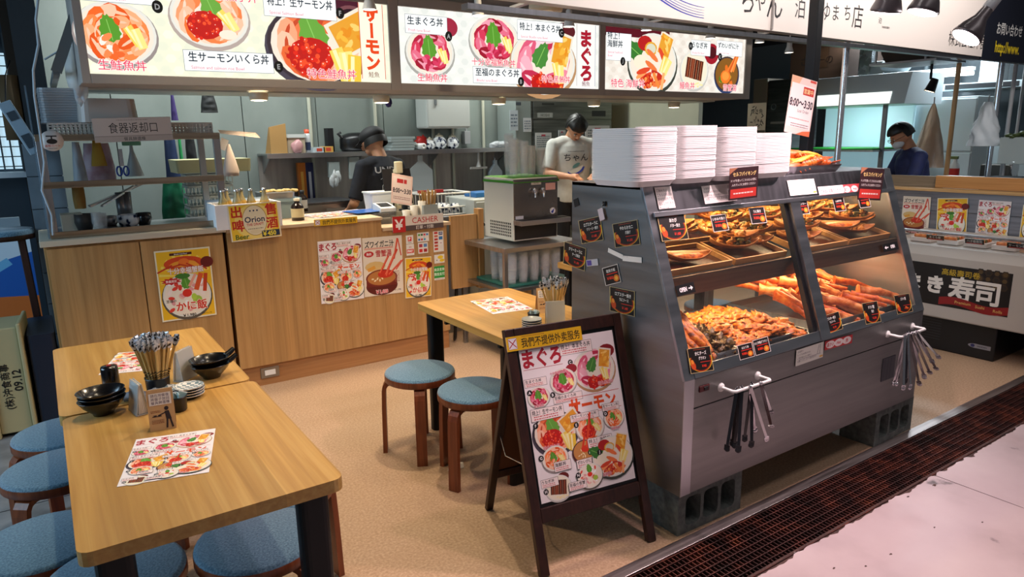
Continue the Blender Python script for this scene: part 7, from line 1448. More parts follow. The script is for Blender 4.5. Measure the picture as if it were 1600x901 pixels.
for s in (-1, 1):
    y = s*.09; b.box(-.42, .42, y-.003, y+.003, .006, .016, PW); b.box(-.42, .42, y-.003, y+.003, .074, .085, PW)
    for r_ in range(3): b.box(-.42, .42, y-.003, y+.003, .028+.017*r_, .034+.017*r_, PW)
    for k in range(41): x = -.42+.021*k; b.box(x-.004, x+.004, y-.0028, y+.0028, .016, .074, PW)
for s in (-1, 1): b.box(s*.42-.003, s*.42+.003, -.09, .09, .006, .085, PW)
b.build('basket', t)
def ret(g, w, h): g.rect(w/2, h/2, w, h, '#a89c94'); g.rect(w/2, h*.62, w*.99, h*.72, '#b8aca4'); g.text('食器返却口', w/2, h*.58, h*.42, '#1e1a18', .0, 'm', fit=w*.62); g.rect(w/2, h*.24, w*.98, h*.012, '#4a4440'); g.text('餐具歸還檯', w/2, h*.12, h*.15, '#2a2422', .0, 'm'); g.fine(w/2, h*.9, w*.4, h*.07, '#8a7e78', 1)
wall_sheet(ret, .30, .10, ((144, 190), (267, 187), (147, 218)), 4.565, 'return_sign', 'grey dish return sign with black characters on the front of the perforated tray', 'sign')
WRAP = mat('wrapped_stack', '#9aa0a6', .35); WR2 = mat('wrapped_stack2', '#aaa39c', .4)
b = MB(); x0_, x1_ = PY(60, 160, 4.7).x, PY(135, 160, 4.7).x
for k in range(14): b.rbox(x1_-x0_-.004*(k % 2), .3, .0125, .04, WRAP, ((x0_+x1_)/2, 4.86, 1.71+.0135*k))
b.thing('wrapped_trays', 'tall plastic-wrapped stack of grey lids on the corner of the return rack', 'packaging')
b = MB(); x0_, x1_ = PY(118, 165, 4.7).x, PY(212, 165, 4.7).x; b.rbox(x1_-x0_, .26, .13, .05, WR2, ((x0_+x1_)/2, 4.73, 1.71), taper=.94); o = b.thing('wrapped_bowls', 'plastic-wrapped block of pale containers beside the grey lids', 'packaging', bevel=.015)
# what stands and hangs in the rack
Y1 = 4.75
def hbag(name, label, cat, u0, u1, v0, v1, y, m, d=.05, taper=1., seed=1, flare=0.):
    a, c = PY(u0, v0, y), PY(u1, v1, y); w_, h = c.x-a.x, a.z-c.z; x = (a.x+c.x)/2
    b = MB(); n = 16
    def f(u, v):
        ang = 2*PI*u; q = taper+(1-taper)*min(1, v*1.0) if taper != 1 else 1.; q *= (.80+.2*math.sin(PI*min(1, v*1.2)*.5)); return Vector((x+math.cos(ang)*w_/2*q*(1+.05*noise.noise(Vector((u*6, v*4, seed)))), y+math.sin(ang)*d/2*q*(1+.3*noise.noise(Vector((u*8, v*5, seed+3)))), a.z-h*v))
    b.grid(f, 28, n, m); rb = [f(k/28, 1.) for k in range(28)]; b.add(rb, [tuple(range(27, -1, -1))], m); rt = [f(k/28, 0.) for k in range(28)]; b.add(rt, [tuple(range(28))], m); return b.thing(name, label, cat)
hbag('oven_glove', 'mustard oven glove hanging from the top shelf of the return rack', 'glove', 137, 168, 218, 259, 4.66, mat('mustard', '#7d6418', .9), .03, .55, 2); hbag('white_bag', 'white plastic bag hanging in the end of the return rack', 'bag', 106, 138, 222, 282, 4.82, mat('bag_white', '#a9b2b8', .5), .06, .6, 5)
hbag('pink_bag', 'pale pink marbled paper bag standing in the return rack', 'bag', 125, 182, 224, 281, 4.95, noisy('pink_marble', [(.4, '#a8868f'), (.6, '#b9a3ab')], (1, 1, 1), .6, 0, nscale=14), .08, 1.)
t = thing('scissors', 'blue handled scissors hanging in the return rack', 'scissors', PY(193, 275, 4.8)); b = MB(); b.cbox((0, 0, .11), (.022, .004, .10), CHROME); b.build('blades', t); b = MB()
for s in (-1, 1): b.tube([(s*.018+.014*math.cos(a*PI/5), 0, .03+.028*math.sin(a*PI/5)) for a in range(11)], .005, mat('handle_blue', '#1c3a8c', .4), 8)
b.build('handles', t)
p = PY(211, 276, 4.9); b = MB(); b.lathe([(.05, 0), (.052, .003), (.012, .15), (.008, .19)], mat('funnel_white', '#a8b0ae', .4), (p.x, 4.9, 1.392), 24); b.thing('white_funnel', 'white plastic funnel standing in the return rack', 'funnel')
p = PY(205, 222, 4.75); b = MB(); b.box(p.x-.05, p.x+.05, 4.74, 4.76, p.z-.02, p.z+.02, mat('mint', '#5a9a80', .5)); b.thing('mint_clip', 'mint green clip on the top rail of the return rack', 'clip', bevel=.005)
b = MB(); p = PY(240, 200, 4.9); b.blob((p.x, 4.95, 1.70), (.13, .08, .03), mat('leather_brown', '#4a3630', .6), 4, .3); b.thing('cloth_hat', 'brown cloth cap lying behind the perforated tray', 'cap')
KZ = 1.0935
hbag('straw_bundle', 'bundle of dry straw skewers in a dark pot at the end of the return rack', 'skewers', 112, 135, 293, 325, 4.78, mat('straw', '#8a6a30', .8), .06, 1.3, 3)
for u, y, r_, h_, m, nm, lb, ct in ((130, 4.75, .05, .10, mat('pot_grey', '#3a3836', .5), 'grey_pot', 'grey pot holding the straw skewers', 'pot'), (150, 4.68, .028, .11, CUPM, 'clear_cups', 'stack of clear cups in the return rack', 'cups'), (158, 4.72, .028, .10, CUPM, 'clear_cups', 'second shorter stack of clear cups in the return rack', 'cups'), (200, 4.85, .065, .07, PAT, 'patterned_bowls', 'blue and white patterned bowls stacked in the return rack', 'bowl'), (224, 4.85, .045, .075, mat('black_gloss', '#0b0b0e', .15), 'black_bowls', 'glossy black pot in the return rack beside the green bag', 'pot'), (170, 4.95, .05, .06, STEEL, 'steel_bowls', 'steel bowls stacked in the return rack', 'bowl')):
    p = PY(u, 335, y); b = MB(); b.lathe([(.001, 0), (r_*.7, 0), (r_, h_*.5), (r_*.95, h_), (r_*.88, h_), (r_*.85, h_*.4), (.001, h_*.2)], m, (p.x, y, KZ), 24); b.thing(nm, lb, ct)
for i in range(2): p = PY(188+9*i, 300, 4.92); b = MB(); b.lathe([(.001, 0), (.026, 0), (.03, .20), (.001, .201)], mat('thermos', '#7a7d80', .3, .6), (p.x, 4.97, KZ), 18); b.thing('metal_tumbler', ('metal tumbler standing behind the patterned bowls', 'second metal tumbler, next to the first one')[i], 'tumbler')
b = MB(); a, c = PY(140, 322, 4.9), PY(240, 288, 4.9); b.bar((a.x, 4.9, a.z), (c.x, 5.05, c.z+.02), .03, .012, STEEL); b.bar((a.x+.06, 4.85, a.z), (c.x-.1, 5.0, c.z-.01), .02, .01, STEEL); b.thing('steel_tray', 'sloping steel tray edge propped in the return rack', 'tray')
b = MB(); p = PY(112, 330, 4.8); b.box(p.x-.06, p.x+.05, 4.75, 4.9, KZ, KZ+.10, mat('cream_carton', '#b9b3a0', .6)); b.thing('cream_carton', 'small cream carton at the end of the return rack', 'carton', bevel=.003)
# aprons, bags, baskets to the side of the rack
HY = 5.95
hbag('blue_apron', 'long navy apron hanging on the back wall beside the return rack', 'apron', 250, 292, 212, 335, HY, mat('apron_navy', '#1c3056', .85), .08, .75, 3); hbag('green_bag', 'bright green shopping bag hanging behind the return rack', 'bag', 246, 300, 285, 345, 5.7, noisy('bag_green', [(.3, '#0c5a3c'), (.7, '#14805a')], (1, 1, 1), .5, 0, nscale=8), .14, .8, 4)
hbag('black_shoulder_bag', 'black shoulder bag hanging high on the back wall', 'bag', 310, 341, 142, 176, HY, mat('bag_black', '#0e1214', .7), .1, .7, 7); hbag('purple_umbrella', 'purple folded umbrella hanging under the menu housing', 'umbrella', 262, 279, 140, 188, 5.8, mat('umb_purple', '#3a2a6a', .6), .04, .35, 8)
hbag('green_strap', 'thin green folder edge beside the blue apron', 'folder', 277, 288, 215, 262, 5.85, mat('folder_green', '#2a9a5a', .5), .02, 1., 2); hbag('dark_jacket', 'dark jacket hanging next to the blue apron', 'jacket', 286, 308, 200, 250, 6.0, mat('jacket_dark', '#1a1c20', .9), .08, .9, 3)
y = 5.35; x0_, x1_ = PY(290, 300, y).x, PY(330, 300, y).x
b = MB(); b.box(x0_-.05, x0_+.55, y-.12, y+.3, .0, 1.0, STEEL); b.thing('side_bench', 'steel bench carrying the stack of white baskets', 'bench', bevel=.004)
for k in range(5):
    b = MB(); z = 1.002+.075*k; PWB = mat('basket_clear', '#a4adac', .4)
    b.box(x0_, x0_+.30, y-.1, y+.12, z, z+.006, PWB)
    for a in ((x0_, x0_+.3, y-.1, y-.096), (x0_, x0_+.3, y+.116, y+.12), (x0_, x0_+.004, y-.096, y+.116), (x0_+.296, x0_+.3, y-.096, y+.116)): b.box(*a, z+.05, z+.068, PWB)
    for q in range(13): x = x0_+.3*q/12; b.box(x-.003, x+.003, y-.1, y-.097, z+.006, z+.05, PWB); b.box(x-.003, x+.003, y+.117, y+.12, z+.006, z+.05, PWB)
    b.thing('white_basket', 'white slotted basket, number %d up in the stack by the green bag' % (k+1) if 0 else 'white slotted basket in the stack by the green bag', 'basket', 'white baskets stacked by the green bag')
b = MB(); a, c = PY(276, 257, 5.3), PY(390, 252, 5.3); b.rbox(c.x-a.x, .34, .09, .02, mat('cream_tray', '#b8b48a', .5), ((a.x+c.x)/2, 5.45, 1.38), taper=1.03); b.thing('cream_tray', 'wide cream plastic tray on top of the white baskets', 'tray', bevel=.006)
t = thing('straw_holder', 'white paper cone and swing tag hanging on the end post of the return rack', 'bag', PY(362, 275, 4.7)); b = MB(); b.lathe([(.001, 0), (.045, .0), (.05, .03), (.03, .12), (.008, .20)], mat('cone_white', '#b4a69c', .6), n=18, sy=.5); b.build('cone', t); b = MB(); b.cbox((-.035, -.02, .20), (.045, .003, .07), mat('tag_grey', '#a8a29c', .5), (0, R(25), 0)); b.build('tag', t)
b = MB(); p = PY(352, 208, 4.7)
for k in range(6): b.bar((p.x-.03, 4.7+.01*k, p.z+.004*k), (p.x+.2, 4.66+.02*k, p.z-.03+.006*k), .004, .003, mat('thin_straw', '#c8b09c', .6))
b.thing('paper_straws', 'thin straws sticking out from the top end of the return rack', 'straws')
# ================================================================== sushi stall beyond the case
def XM(x, y, z):   # graphics frame on a plane facing -X: right is -Y
    return Matrix(((0, 0, -1, x), (-1, 0, 0, y), (0, 1, 0, z), (0, 0, 0, 1)))
FW_ = mat('freezer_white', '#b9b4ac', .4)
t = thing('sushi_freezer', 'low white display freezer with a black sushi sign on its front', 'freezer', (5.7, 2.15, 0))
b = MB(); b.prism([(5.3, .25), (5.3, .70), (5.33, .77), (6.02, .77), (6.02, .25)], 1.50, 2.80, FW_, 'Y'); b.build('body', t, .01, True)
b = MB(); b.box(5.35, 6.0, 1.94, 2.78, .0, .248, BLACKP); b.build('plinth', t, .01, True)
for k in range(8): pass
b = MB(); b.M = XM(5.349, 2.6, .05); g = G(b, Matrix.Identity(4), lambda c: mat('louvre_grey', '#26282c', .4))
for k in range(9): g.rect(.16, .03+.02*k, .28, .008, 'x')
b.build('louvres', t, 0, True)
b = MB(); b.M = XM(5.349, 2.06, .09); g = G(b, Matrix.Identity(4)); g.ell(0, 0, .05, .016, '#8a8a90', 16); g.rect(.04, 0, .11, .03, '#8a8a90'); g.ell(-.02, 0, .014, .012, '#2a2c60', 12); g.text('SANDEN', .04, 0, .014, '#3a3a44', .02, 'm'); b.build('maker_badge', t, 0, True)
a, c = PX(1427, 412, 5.299), PX(1580, 495, 5.299); y0_, z1_ = 2.76, .645; W_, H_ = y0_-1.875, .30
b = MB(); b.M = XM(5.2995, y0_, z1_-H_); g = G(b, Matrix.Identity(4)); g.rect(W_/2, H_/2, W_, H_, '#14100f')
for i in range(4):
    for j in range(3): g.ell(W_*.78+.05*i, H_*.75+.045*j-.03, .026, .026, '#3a2a1c' if (i+j) % 2 else '#241c18', 6); g.ell(W_*.78+.05*i, H_*.75+.045*j-.03, .016, .016, '#5a4628' if (i+j) % 3 else '#2a2420', 6)
g.rect(W_*.1, H_*.9, .13, .06, '#8a1418'); g.text('高級壽司卷', W_*.64, H_*.84, .045, '#c8a828', .01, 'm'); 
for s, x, y, h in (('ま', .29, .50, .11), ('き', .46, .50, .12), ('寿', .66, .48, .16), ('司', .845, .46, .16)): g.text(s, W_*x, H_*y, h, '#e8e4dc', .05, 'm')
pts = [(W_*(.5+.5*k/12), H_*(.12+.05*math.sin(k*.55))+.028) for k in range(13)]+[(W_*(.5+.5*k/12), H_*(.12+.05*math.sin(k*.55))-.028) for k in range(12, -1, -1)]
g.poly(pts, '#8a1818')
for k, s in enumerate(('Premium', 'Sushi', 'Rolls')): g.text(s, W_*(.68+.125*k), H_*(.15-.03*k), .026, '#d8b060', .01, 'm')
b.build('front_sign', t, 0, True)
b = MB(); b.box(5.31, 5.33, 1.5, 2.8, .772, .86, CLEAR); b.build('glass_front', t, 0, True); b = MB(); b.box(5.30, 5.34, 1.5, 2.8, .86, .875, STEEL); b.build('glass_rail', t, .002, True)
b = MB(); b.box(5.92, 6.02, 1.5, 2.8, .775, .80, FW_); b.build('rear_ledge', t, .004, True)
for i, (y, c, lb) in enumerate(((2.55, '#e0d4cc', 'nearest the food case'), (2.36, '#e4dcd4', 'under the crab soup poster'), (2.18, '#d8ccc4', 'under the yellow poster'), (2.0, '#e0d4cc', 'under the bowl menu poster'), (1.83, '#c89a78', 'at the open end'))):
    t = thing('sushi_pack', 'clear topped pack of sushi rolls in the freezer, '+lb, 'food pack', (5.50, y, .776), 0, 'sushi packs in the freezer'); b = MB(); b.rbox(.16, .15, .03, .01, mat('pack_'+c, c, .4), (0, 0, 0)); b.build('pack', t, .003)
    b = MB()
    for k in range(4): b.cyl((-.055+.036*k, -.05, .04), (-.055+.036*k, .05, .04), .014, (F_CRP, F_GR, F_CR)[k % 3], 10)
    b.build('rolls', t)
for i, y in enumerate((2.42, 2.16, 1.90)):
    b = MB(); b.box(-.0, .004, -.06, .06, 0, .035, BLACKP); g = G(b, XM(0, .06, 0)); g.text(('まぐろ巻', '穴子巻寿司', 'サーモン巻')[i], .06, .02, .018, '#e8e4dc', .02, 'm'); g.rect(.06, .005, .1, .006, '#c83028')
    o = b.thing('sushi_label', 'black sushi name label in the freezer, %s' % ('under the crab soup poster', 'under the yellow poster', 'under the open end')[i], 'label'); o.location = (5.37, y, .807); o.rotation_euler = (0, R(-15), 0)
# stall wall behind the freezer
b = MB(); PS = steel('panel_steel', '#7f7c80', '#9b989c', (2, 2, 40), .4)
for k in range(3): b.box(6.06, 6.10, .6, 3.45, .62+.16*k+.004, .78+.16*k, PS)
b.box(6.07, 6.11, .6, 3.45, 0, 1.10, mat('panel_gap', '#1c1c1e', .8)); b.thing('stall_panel', 'steel slatted back panel behind the white freezer, carrying posters', 'panel')
b = MB(); b.box(6.0, 6.12, .6, 3.5, 1.102, 1.125, wood('ledge_wood', '#a88250', '#ba9460', '#c8a470', 'Y')); b.thing('wooden_ledge', 'thin pine ledge above the posters', 'ledge', bevel=.003)
b = MB(); b.box(6.14, 6.17, 2.77, 3.6, 1.0, 1.215, wood('board_dull', '#76654f', '#86745c', '#938068', 'Y', .6)); b.thing('counter_screen', 'dull brown board screening the navy-shirted cook', 'screen', bevel=.002)
b = MB(); b.box(6.10, 6.138, .6, 2.80, 1.128, 1.225, wood('board_pine', '#a9743a', '#bd8648', '#cc9656', 'Y', .45)); b.thing('counter_screen', 'golden pine board in front of the scale, right of the dull one' .replace('right of', 'next to'), 'screen', bevel=.002)
def xposter(fn, w, h, tl, tr, bl, label, X=6.055):
    a, b_, c = [PX(*q, X) for q in (tl, tr, bl)]; ctr = (b_+c)/2; return sheet(fn, w, h, 'poster', label, 'poster', FM(ctr+Vector((-.002, 0, 0)), b_-a, a-c), None, (b_-a).length)
xposter(crab_soup, .33, .46, (1408, 308), (1451, 310), (1411, 361), 'crab soup poster on the steel panel behind the freezer, nearest the food case'); xposter(crab_rice, .30, .42, (1470, 311), (1518, 311), (1458, 368), 'yellow crab rice poster on the steel panel between two other posters')
xposter(menu_sheet, .33, .46, (1533, 312), (1584, 315), (1520, 373), 'bowl menu poster on the steel panel behind the freezer'); xposter(crab_rice, .30, .42, (1599, 327), (1648, 330), (1592, 369), 'yellow poster cut by the picture edge on the steel panel')
# sushi kitchen
KB = mat('splash_white', '#a4aeb0', .4)
b = MB(); b.box(9.0, 9.05, .6, 5.6, .9, 1.45, KB); struct(b, 'wall_sushi_splash'); b = MB(); b.box(8.98, 9.1, .6, 5.2, 1.45, 2.6, mat('dark_glass_wall', '#353d42', .3)); struct(b, 'wall_sushi_back')
t = thing('prep_table', 'steel prep table of the sushi kitchen behind the pine board', 'table', (6.55, 2.4, 0)); b = MB(); b.box(6.25, 6.85, .8, 3.1, 1.06, 1.09, STEEL); b.build('top', t, .003, True); b = MB(); b.box(6.3, 6.8, .85, 3.05, .0, 1.055, STEELD); b.build('cabinet', t, .003, True)
p = PX(1512, 277, 6.5); b = MB(); b.rbox(.22, .40, .02, .03, WHITEP, (6.5, p.y, 1.1+.08)); b.box(6.42, 6.58, p.y-.15, p.y+.15, 1.091, 1.178, WHITEP); b.thing('white_basin', 'white oval basin rim behind the pine board', 'basin', bevel=.004)
p = PX(1580, 277, 6.5); t = thing('kitchen_scale', 'blue-grey scale behind the pine board', 'scale', (6.5, p.y, 1.091)); b = MB(); b.box(-.12, .12, -.18, .18, 0, .09, mat('scale_body', '#4a5a66', .4)); b.build('body', t, .01); b = MB(); b.box(-.12, .12, -.16, .16, .092, .12, mat('scale_plate', '#2c3a44', .3)); b.build('plate', t, .004)
p = PX(1491, 265, 7.6); t = thing('red_bottle', 'spray bottle with a red label in the sushi kitchen', 'bottle', (7.6, p.y, 1.1)); b = MB(); b.lathe([(.001, 0), (.045, 0), (.045, .14), (.02, .18), (.018, .2)], mat('spray_white', '#b8bcbc', .3), n=20); b.build('bottle_body', t); b = MB(); b.lathe([(.0465, .03), (.0465, .11)], mat('lab_red', '#a82018', .4), n=20); b.build('label', t); b = MB(); b.cbox((.0, .02, .215), (.03, .09, .03), mat('nozzle', '#5a6a3a', .4)); b.build('nozzle', t, .004)
b = MB(); b.box(7.35, 7.95, .8, 3.65, 0, 1.098, STEELD); b.thing('rear_bench', 'rear steel bench of the sushi kitchen', 'bench', bevel=.004)
p = PX(1560, 265, 7.6); b = MB(); b.box(7.5, 7.7, p.y-.13, p.y+.12, 1.1, 1.26, mat('slicer', '#5c5a54', .35, .6)); b.cyl((7.6, p.y-.14, 1.22), (7.6, p.y-.13, 1.22), .08, CHROME, 20); b.thing('food_slicer', 'grey metal slicer on the rear bench', 'appliance', bevel=.01)
# refrigerated display with green shelf
t = thing('open_display', 'white open refrigerated display with a lit canopy and a green shelf', 'display', (7.7, 4.35, 0)); DWm = mat('disp_shell', '#b9c4c8', .4)
ya, yb = 3.93, 4.95
b = MB(); b.box(7.35, 7.95, ya, yb, 0, .98, DWm); b.build('base', t, .01, True); b = MB(); b.box(7.90, 7.95, ya, yb, .98, 1.85, mat('disp_back_glow', '#b8d4dc', .4, emit=.42, ecol='#a8d8e4')); b.build('back_panel', t, 0, True)  # back panel is no lamp; its emission stands in for light inside the display
b = MB(); b.prism([(7.20, 1.85), (7.30, 2.16), (7.95, 2.16), (7.95, 1.85)], ya-.25, yb, DWm, 'Y'); b.build('canopy', t, .01, True); b = MB(); b.add([(7.199, ya-.1, 1.86), (7.199, yb-.05, 1.86), (7.235, yb-.05, 1.975), (7.235, ya-.1, 1.975)], [(0, 3, 2, 1)], mat('canopy_light', '#e8f0ee', .4, emit=1.3, ecol='#f0f4ec')); b.M = Matrix.Translation((-.003, 0, 0)); b.build('canopy_light', t, 0, True)
b = MB(); b.box(7.35, 7.38, ya, ya+.04, .98, 1.85, STEELD); b.build('corner_post', t, 0, True); b = MB(); b.box(7.20, 7.89, ya+.02, yb-.02, 1.375, 1.395, STEEL); b.box(7.21, 7.88, ya+.03, yb-.03, 1.396, 1.41, mat('green_mat', '#1c9a2c', .6)); b.build('green_shelf', t, 0, True); b = MB(); b.box(7.38, 7.40, ya+.04, yb, .98, 1.40, CLEAR); b.build('glass', t, 0, True)
_light('display_lamp', 'AREA', (7.5, 4.4, 1.83), 9, COOL, shape='RECTANGLE', size=.1, size_y=.9, aim=(7.75, 4.4, 1.2))
b = MB(); b.box(8.0, 8.5, 3.35, 4.1, 0, 1.92, mat('white_cab', '#aeb8ba', .4)); b.box(7.985, 7.999, 3.36, 4.09, .1, 1.35, mat('white_cab_door', '#b8c2c4', .35)); b.box(7.985, 7.999, 3.36, 4.09, 1.37, 1.9, mat('white_cab_door')); b.thing('white_cabinet', 'tall white cabinet beside the open display, behind the navy-shirted cook', 'cabinet', bevel=.005)
for i, (u0, v0, u1, v1, m, nm, lb, ct, y_) in enumerate(((1237, 66, 1318, 124, mat('carton_brown', '#4e3422', .8), 'brown_carton', 'large printed brown carton stacked high beside the pole', 'carton', 8.2), (1318, 68, 1348, 124, mat('carton_dark', '#2e2018', .8), 'brown_carton', 'dark carton behind the steel pole, on top of the display', 'carton', 8.0),
    (1344, 70, 1359, 126, steel('foil', '#8a9094', '#c4cacc', (9, 9, 9), .25), 'foil_roll', 'tall foil roll standing on the display canopy', 'foil', 7.6), (1359, 97, 1378, 126, mat('foil_grey', '#8f9698', .3, .5), 'foil_bag', 'short silver bag next to the foil roll', 'bag', 7.6))):
    a, c = PX(u0, v0, y_), PX(u1, v1, y_); b = MB(); z0 = 2.162 if i >= 1 else c.z; b.box(y_, y_+(.4 if i < 2 else .08), c.y, a.y, min(z0, a.z-.05), a.z, m)
    if i == 0: g = G(b, XM(y_-.001, a.y, c.z)); w_, h_ = a.y-c.y, a.z-c.z; g.rect(w_*.5, h_*.55, w_*.42, h_*.5, '#3c281a'); g.rect(w_*.5, h_*.55, w_*.40, h_*.46, '#4e3422'); g.text('さば一の', w_*.5, h_*.5, h_*.2, '#2a1a12', .02, 'm')
    b.thing(nm, lb, ct, bevel=.006)
p = PX(1397, 112, 7.6); b = MB(); b.blob((7.62, p.y, 2.24), (.12, .15, .085), mat('white_sack', '#bcc8cc', .5), 2, .25, 1.5, 20, 12); b.thing('white_sack', 'white plastic sack leaning on the display canopy', 'bag')
b = MB(); a, c = PX(1385, 92, 6.8), PX(1462, 92, 6.8); b.prism([(a.y, a.z+.04), (a.y-.05, a.z-.05), (c.y, a.z-.05), (c.y+.02, a.z), (a.y, a.z+.14)], 6.7, 7.1, mat('kraft_bag', '#3c2c22', .8), 'X'); b.thing('kraft_sack', 'dark kraft sack lying on the shelf just under the fascia', 'bag', bevel=.01)
b = MB(); zz = a.z-.051; b.box(6.6, 7.15, c.y-.1, a.y+.05, zz-.018, zz, STEELD); b.bar((6.62, c.y, zz), (6.62, c.y, 3.0), .015, .015, STEELD); b.bar((6.62, a.y, zz), (6.62, a.y, 3.0), .015, .015, STEELD); b.thing('hanging_shelf', 'hanging steel shelf carrying the kraft sack', 'shelf')
# fridges by the cream wall
for i, (u0, u1, v0, m, lb) in enumerate(((1178, 1200, 124, mat('beige_side', '#8f8578', .5), 'beige machine side next to the handwritten card'), (1201, 1238, 126, FS, 'dim steel refrigerator behind the time card'))):
    a, c = PX(u0, v0, 7.9), PX(u1, v0, 7.9); t = thing('standing_refrigerator', lb, 'refrigerator', (8.2, (a.y+c.y)/2, 0)); w_ = (a.y-c.y)/2; b = MB(); b.box(-.3, .3, -w_, w_, .05, a.z, m); b.build('cabinet', t, .01)
    b = MB(); b.box(-.315, -.301, -w_+.02, w_-.02, .1, a.z*.62, m); b.build('door', t, .004)
    if i: b = MB(); g = G(b, XM(-.302, w_, a.z*.8)); g.ell(.1, .12, .04, .04, '#8a9298', 14); g.ell(.1, .12, .03, .03, '#4a5258', 14); g.rect(w_, -.08, w_*1.2, .03, '#9a9a92'); g.rect(w_*1.2, -.25, w_*.9, .05, '#3a3c3c'); b.build('control_badge', t)
# hall beyond: tube light, spot, AC, pipes, bags
t = thing('tube_light', 'long fluorescent tube light hanging in the sushi kitchen', 'light', (8.4, 3.3, 2.28)); a, c = PX(1412, 121, 8.4), PX(1521, 114, 8.4); b = MB(); b.cyl((0, a.y-3.3, a.z-2.28), (0, c.y-3.3, c.z-2.28), .022, mat('tube_white', '#f0fcff', .4, emit=5., ecol=(.86, 1, 1)), 12); b.build('tube', t); b = MB(); b.box(-.04, .04, c.y-3.3, a.y-3.3, a.z-2.28+.025, a.z-2.28+.06, WHITEP); b.bar((0, a.y-3.3-.2, .1), (0, a.y-3.3-.2, .7), .01, .01, GREYP); b.bar((0, c.y-3.3+.2, .1), (0, c.y-3.3+.2, .7), .01, .01, GREYP); b.build('housing', t)
l = _light('tube_lamp', 'AREA', (8.4, (a.y+c.y)/2, a.z-.05), 30, COOL, shape='RECTANGLE', size=.06, size_y=abs(a.y-c.y), aim=(8.4, (a.y+c.y)/2, 0))
b = MB(); a = PX(1592, 130, 8.4); b.cyl((8.4, a.y, a.z), (8.4, a.y-.6, a.z-.02), .022, mat('tube_white'), 12); b.bar((8.4, a.y-.2, a.z), (8.4, a.y-.2, 3.0), .02, .02, GREYP); b.thing('tube_light', 'second fluorescent tube light, cut by the picture edge', 'light')
p = PX(1452, 143, 7.0); t = thing('black_spotlight', 'black spotlight pointing down in the sushi kitchen', 'light', p); b = MB(); b.M = Euler((R(15), R(10), 0)).to_matrix().to_4x4(); b.lathe([(.03, .12), (.035, .1), (.045, .02), (.05, 0)], BLACKM, n=18); b.build('shade', t); b = MB(); b.M = Euler((R(15), R(10), 0)).to_matrix().to_4x4(); b.lathe([(.046, .003), (.001, .004)], mat('warm_glow', '#ffe0b0', .4, emit=6., ecol=(1, .78, .5)), n=18); b.build('lens', t); b = MB(); b.cyl((0, 0, .11), (-.03, .0, .9), .012, BLACKM, 8); b.build('stem', t)
hbagx = lambda name, label, cat, u0, u1, v0, v1, X, m, top=.3: None
def xbag(name, label, cat, u0, u1, v0, v1, X, m, top=.3, d=.12, seed=1, am=.1):
    a, c = PX(u0, v0, X), PX(u1, v1, X); w_, h = a.y-c.y, a.z-c.z; y = (a.y+c.y)/2; b = MB()
    def f(u, v): an = 2*PI*u; q = top+(1-top)*min(1, v*1.15)**.8; k = 1+am*noise.noise(Vector((math.cos(an)*2, math.sin(an)*2+seed, v*5))); return Vector((X+math.cos(an)*d/2*q*k, y+math.sin(an)*w_/2*q*k, a.z-h*v))
    b.grid(f, 26, 16, m); b.add([f(k/26, 1) for k in range(26)], [tuple(range(26))], m); b.add([f(k/26, 0) for k in range(26)], [tuple(range(25, -1, -1))], m); b.cyl((X, y, a.z-.01), (X, y, a.z+.06), .006, GREYP, 6); return b.thing(name, label, cat)
xbag('foil_cone', 'tall beige and foil cone hanging beside the navy-shirted cook', 'bag', 1434, 1474, 163, 262, 7.2, noisy('cone_foil', [(.45, '#a8937f'), (.55, '#b9a490'), (.62, '#c4c8c8')], (1, 1, .4), .35, .2, nscale=5), .08, .16)
xbag('white_bags', 'bunch of white plastic bags hanging from a steel rail', 'bag', 1521, 1560, 160, 228, 6.9, mat('bag_pure', '#c4ccd0', .5), .25, .14, 4, .5)
xbag('white_cloth', 'small white cloth hanging on the dark kitchen wall', 'cloth', 1484, 1502, 205, 245, 8.8, mat('cloth_w', '#9ab0b8', .7), .3, .08, 2, .3)
p = PX(1550, 140, 8.6); t = thing('air_conditioner', 'ceiling air conditioner cassette in the sushi kitchen', 'air conditioner', (8.6, p.y, p.z)); b = MB(); b.box(-.3, .3, -.42, .40, 0, .07, mat('ac_white', '#9aa6a8', .4)); b.box(-.304, -.30, -.36, .34, .01, .06, BLACKP); b.build('cassette', t, .004); b = MB(); b.box(-.1, .1, -.1, .1, .071, 3-p.z, GREYP); b.build('duct', t)
for i, (u, X, r_, lb) in enumerate(((1555, 7.2, .025, 'steel post behind the hanging white bags'), (1577, 7.0, .016, 'pale pole near the plant rack'), (1592, 7.6, .012, 'thin pole at the picture edge'), (1487, 8.9, .02, 'dark pole on the sushi kitchen wall'), (1440, 8.9, .03, 'dark pipe behind the foil cone'))):
    p = PX(u, 180, X); b = MB(); b.cyl((X, p.y, 1.1 if i < 3 else 1.4), (X, p.y, 3.0), r_, CHROME if i in (0,) else GREYP if i < 3 else mat('pipe_dark', '#4a5458', .5), 12); b.thing('kitchen_pole', lb, 'pole')
b = MB(); a, c = PX(1500, 178, 8.95), PX(1533, 196, 8.95); b.box(8.93, 8.95, c.y, a.y, c.z, a.z, mat('rack_white', '#8fa0a6', .5)); g = G(b, XM(8.93, a.y, c.z))
for k in range(6):
    for j in range(3): g.rect((a.y-c.y)*(.1+.16*k), (a.z-c.z)*(.2+.3*j), (a.y-c.y)*.1, (a.z-c.z)*.16, '#2c3a48')
b.thing('switch_board', 'grid of small dark switches on the sushi kitchen wall', 'panel')
b = MB(); a = PX(1572, 222, 6.9); t = thing('plant_rack', 'clear box with green leaves at the picture edge in the sushi kitchen', 'container', (6.9, a.y-.15, 1.30)); b.box(-.1, .1, -.22, .16, 0, .22, TRAYS); b.build('box', t, .004); b = MB(); rr = random.Random(3)
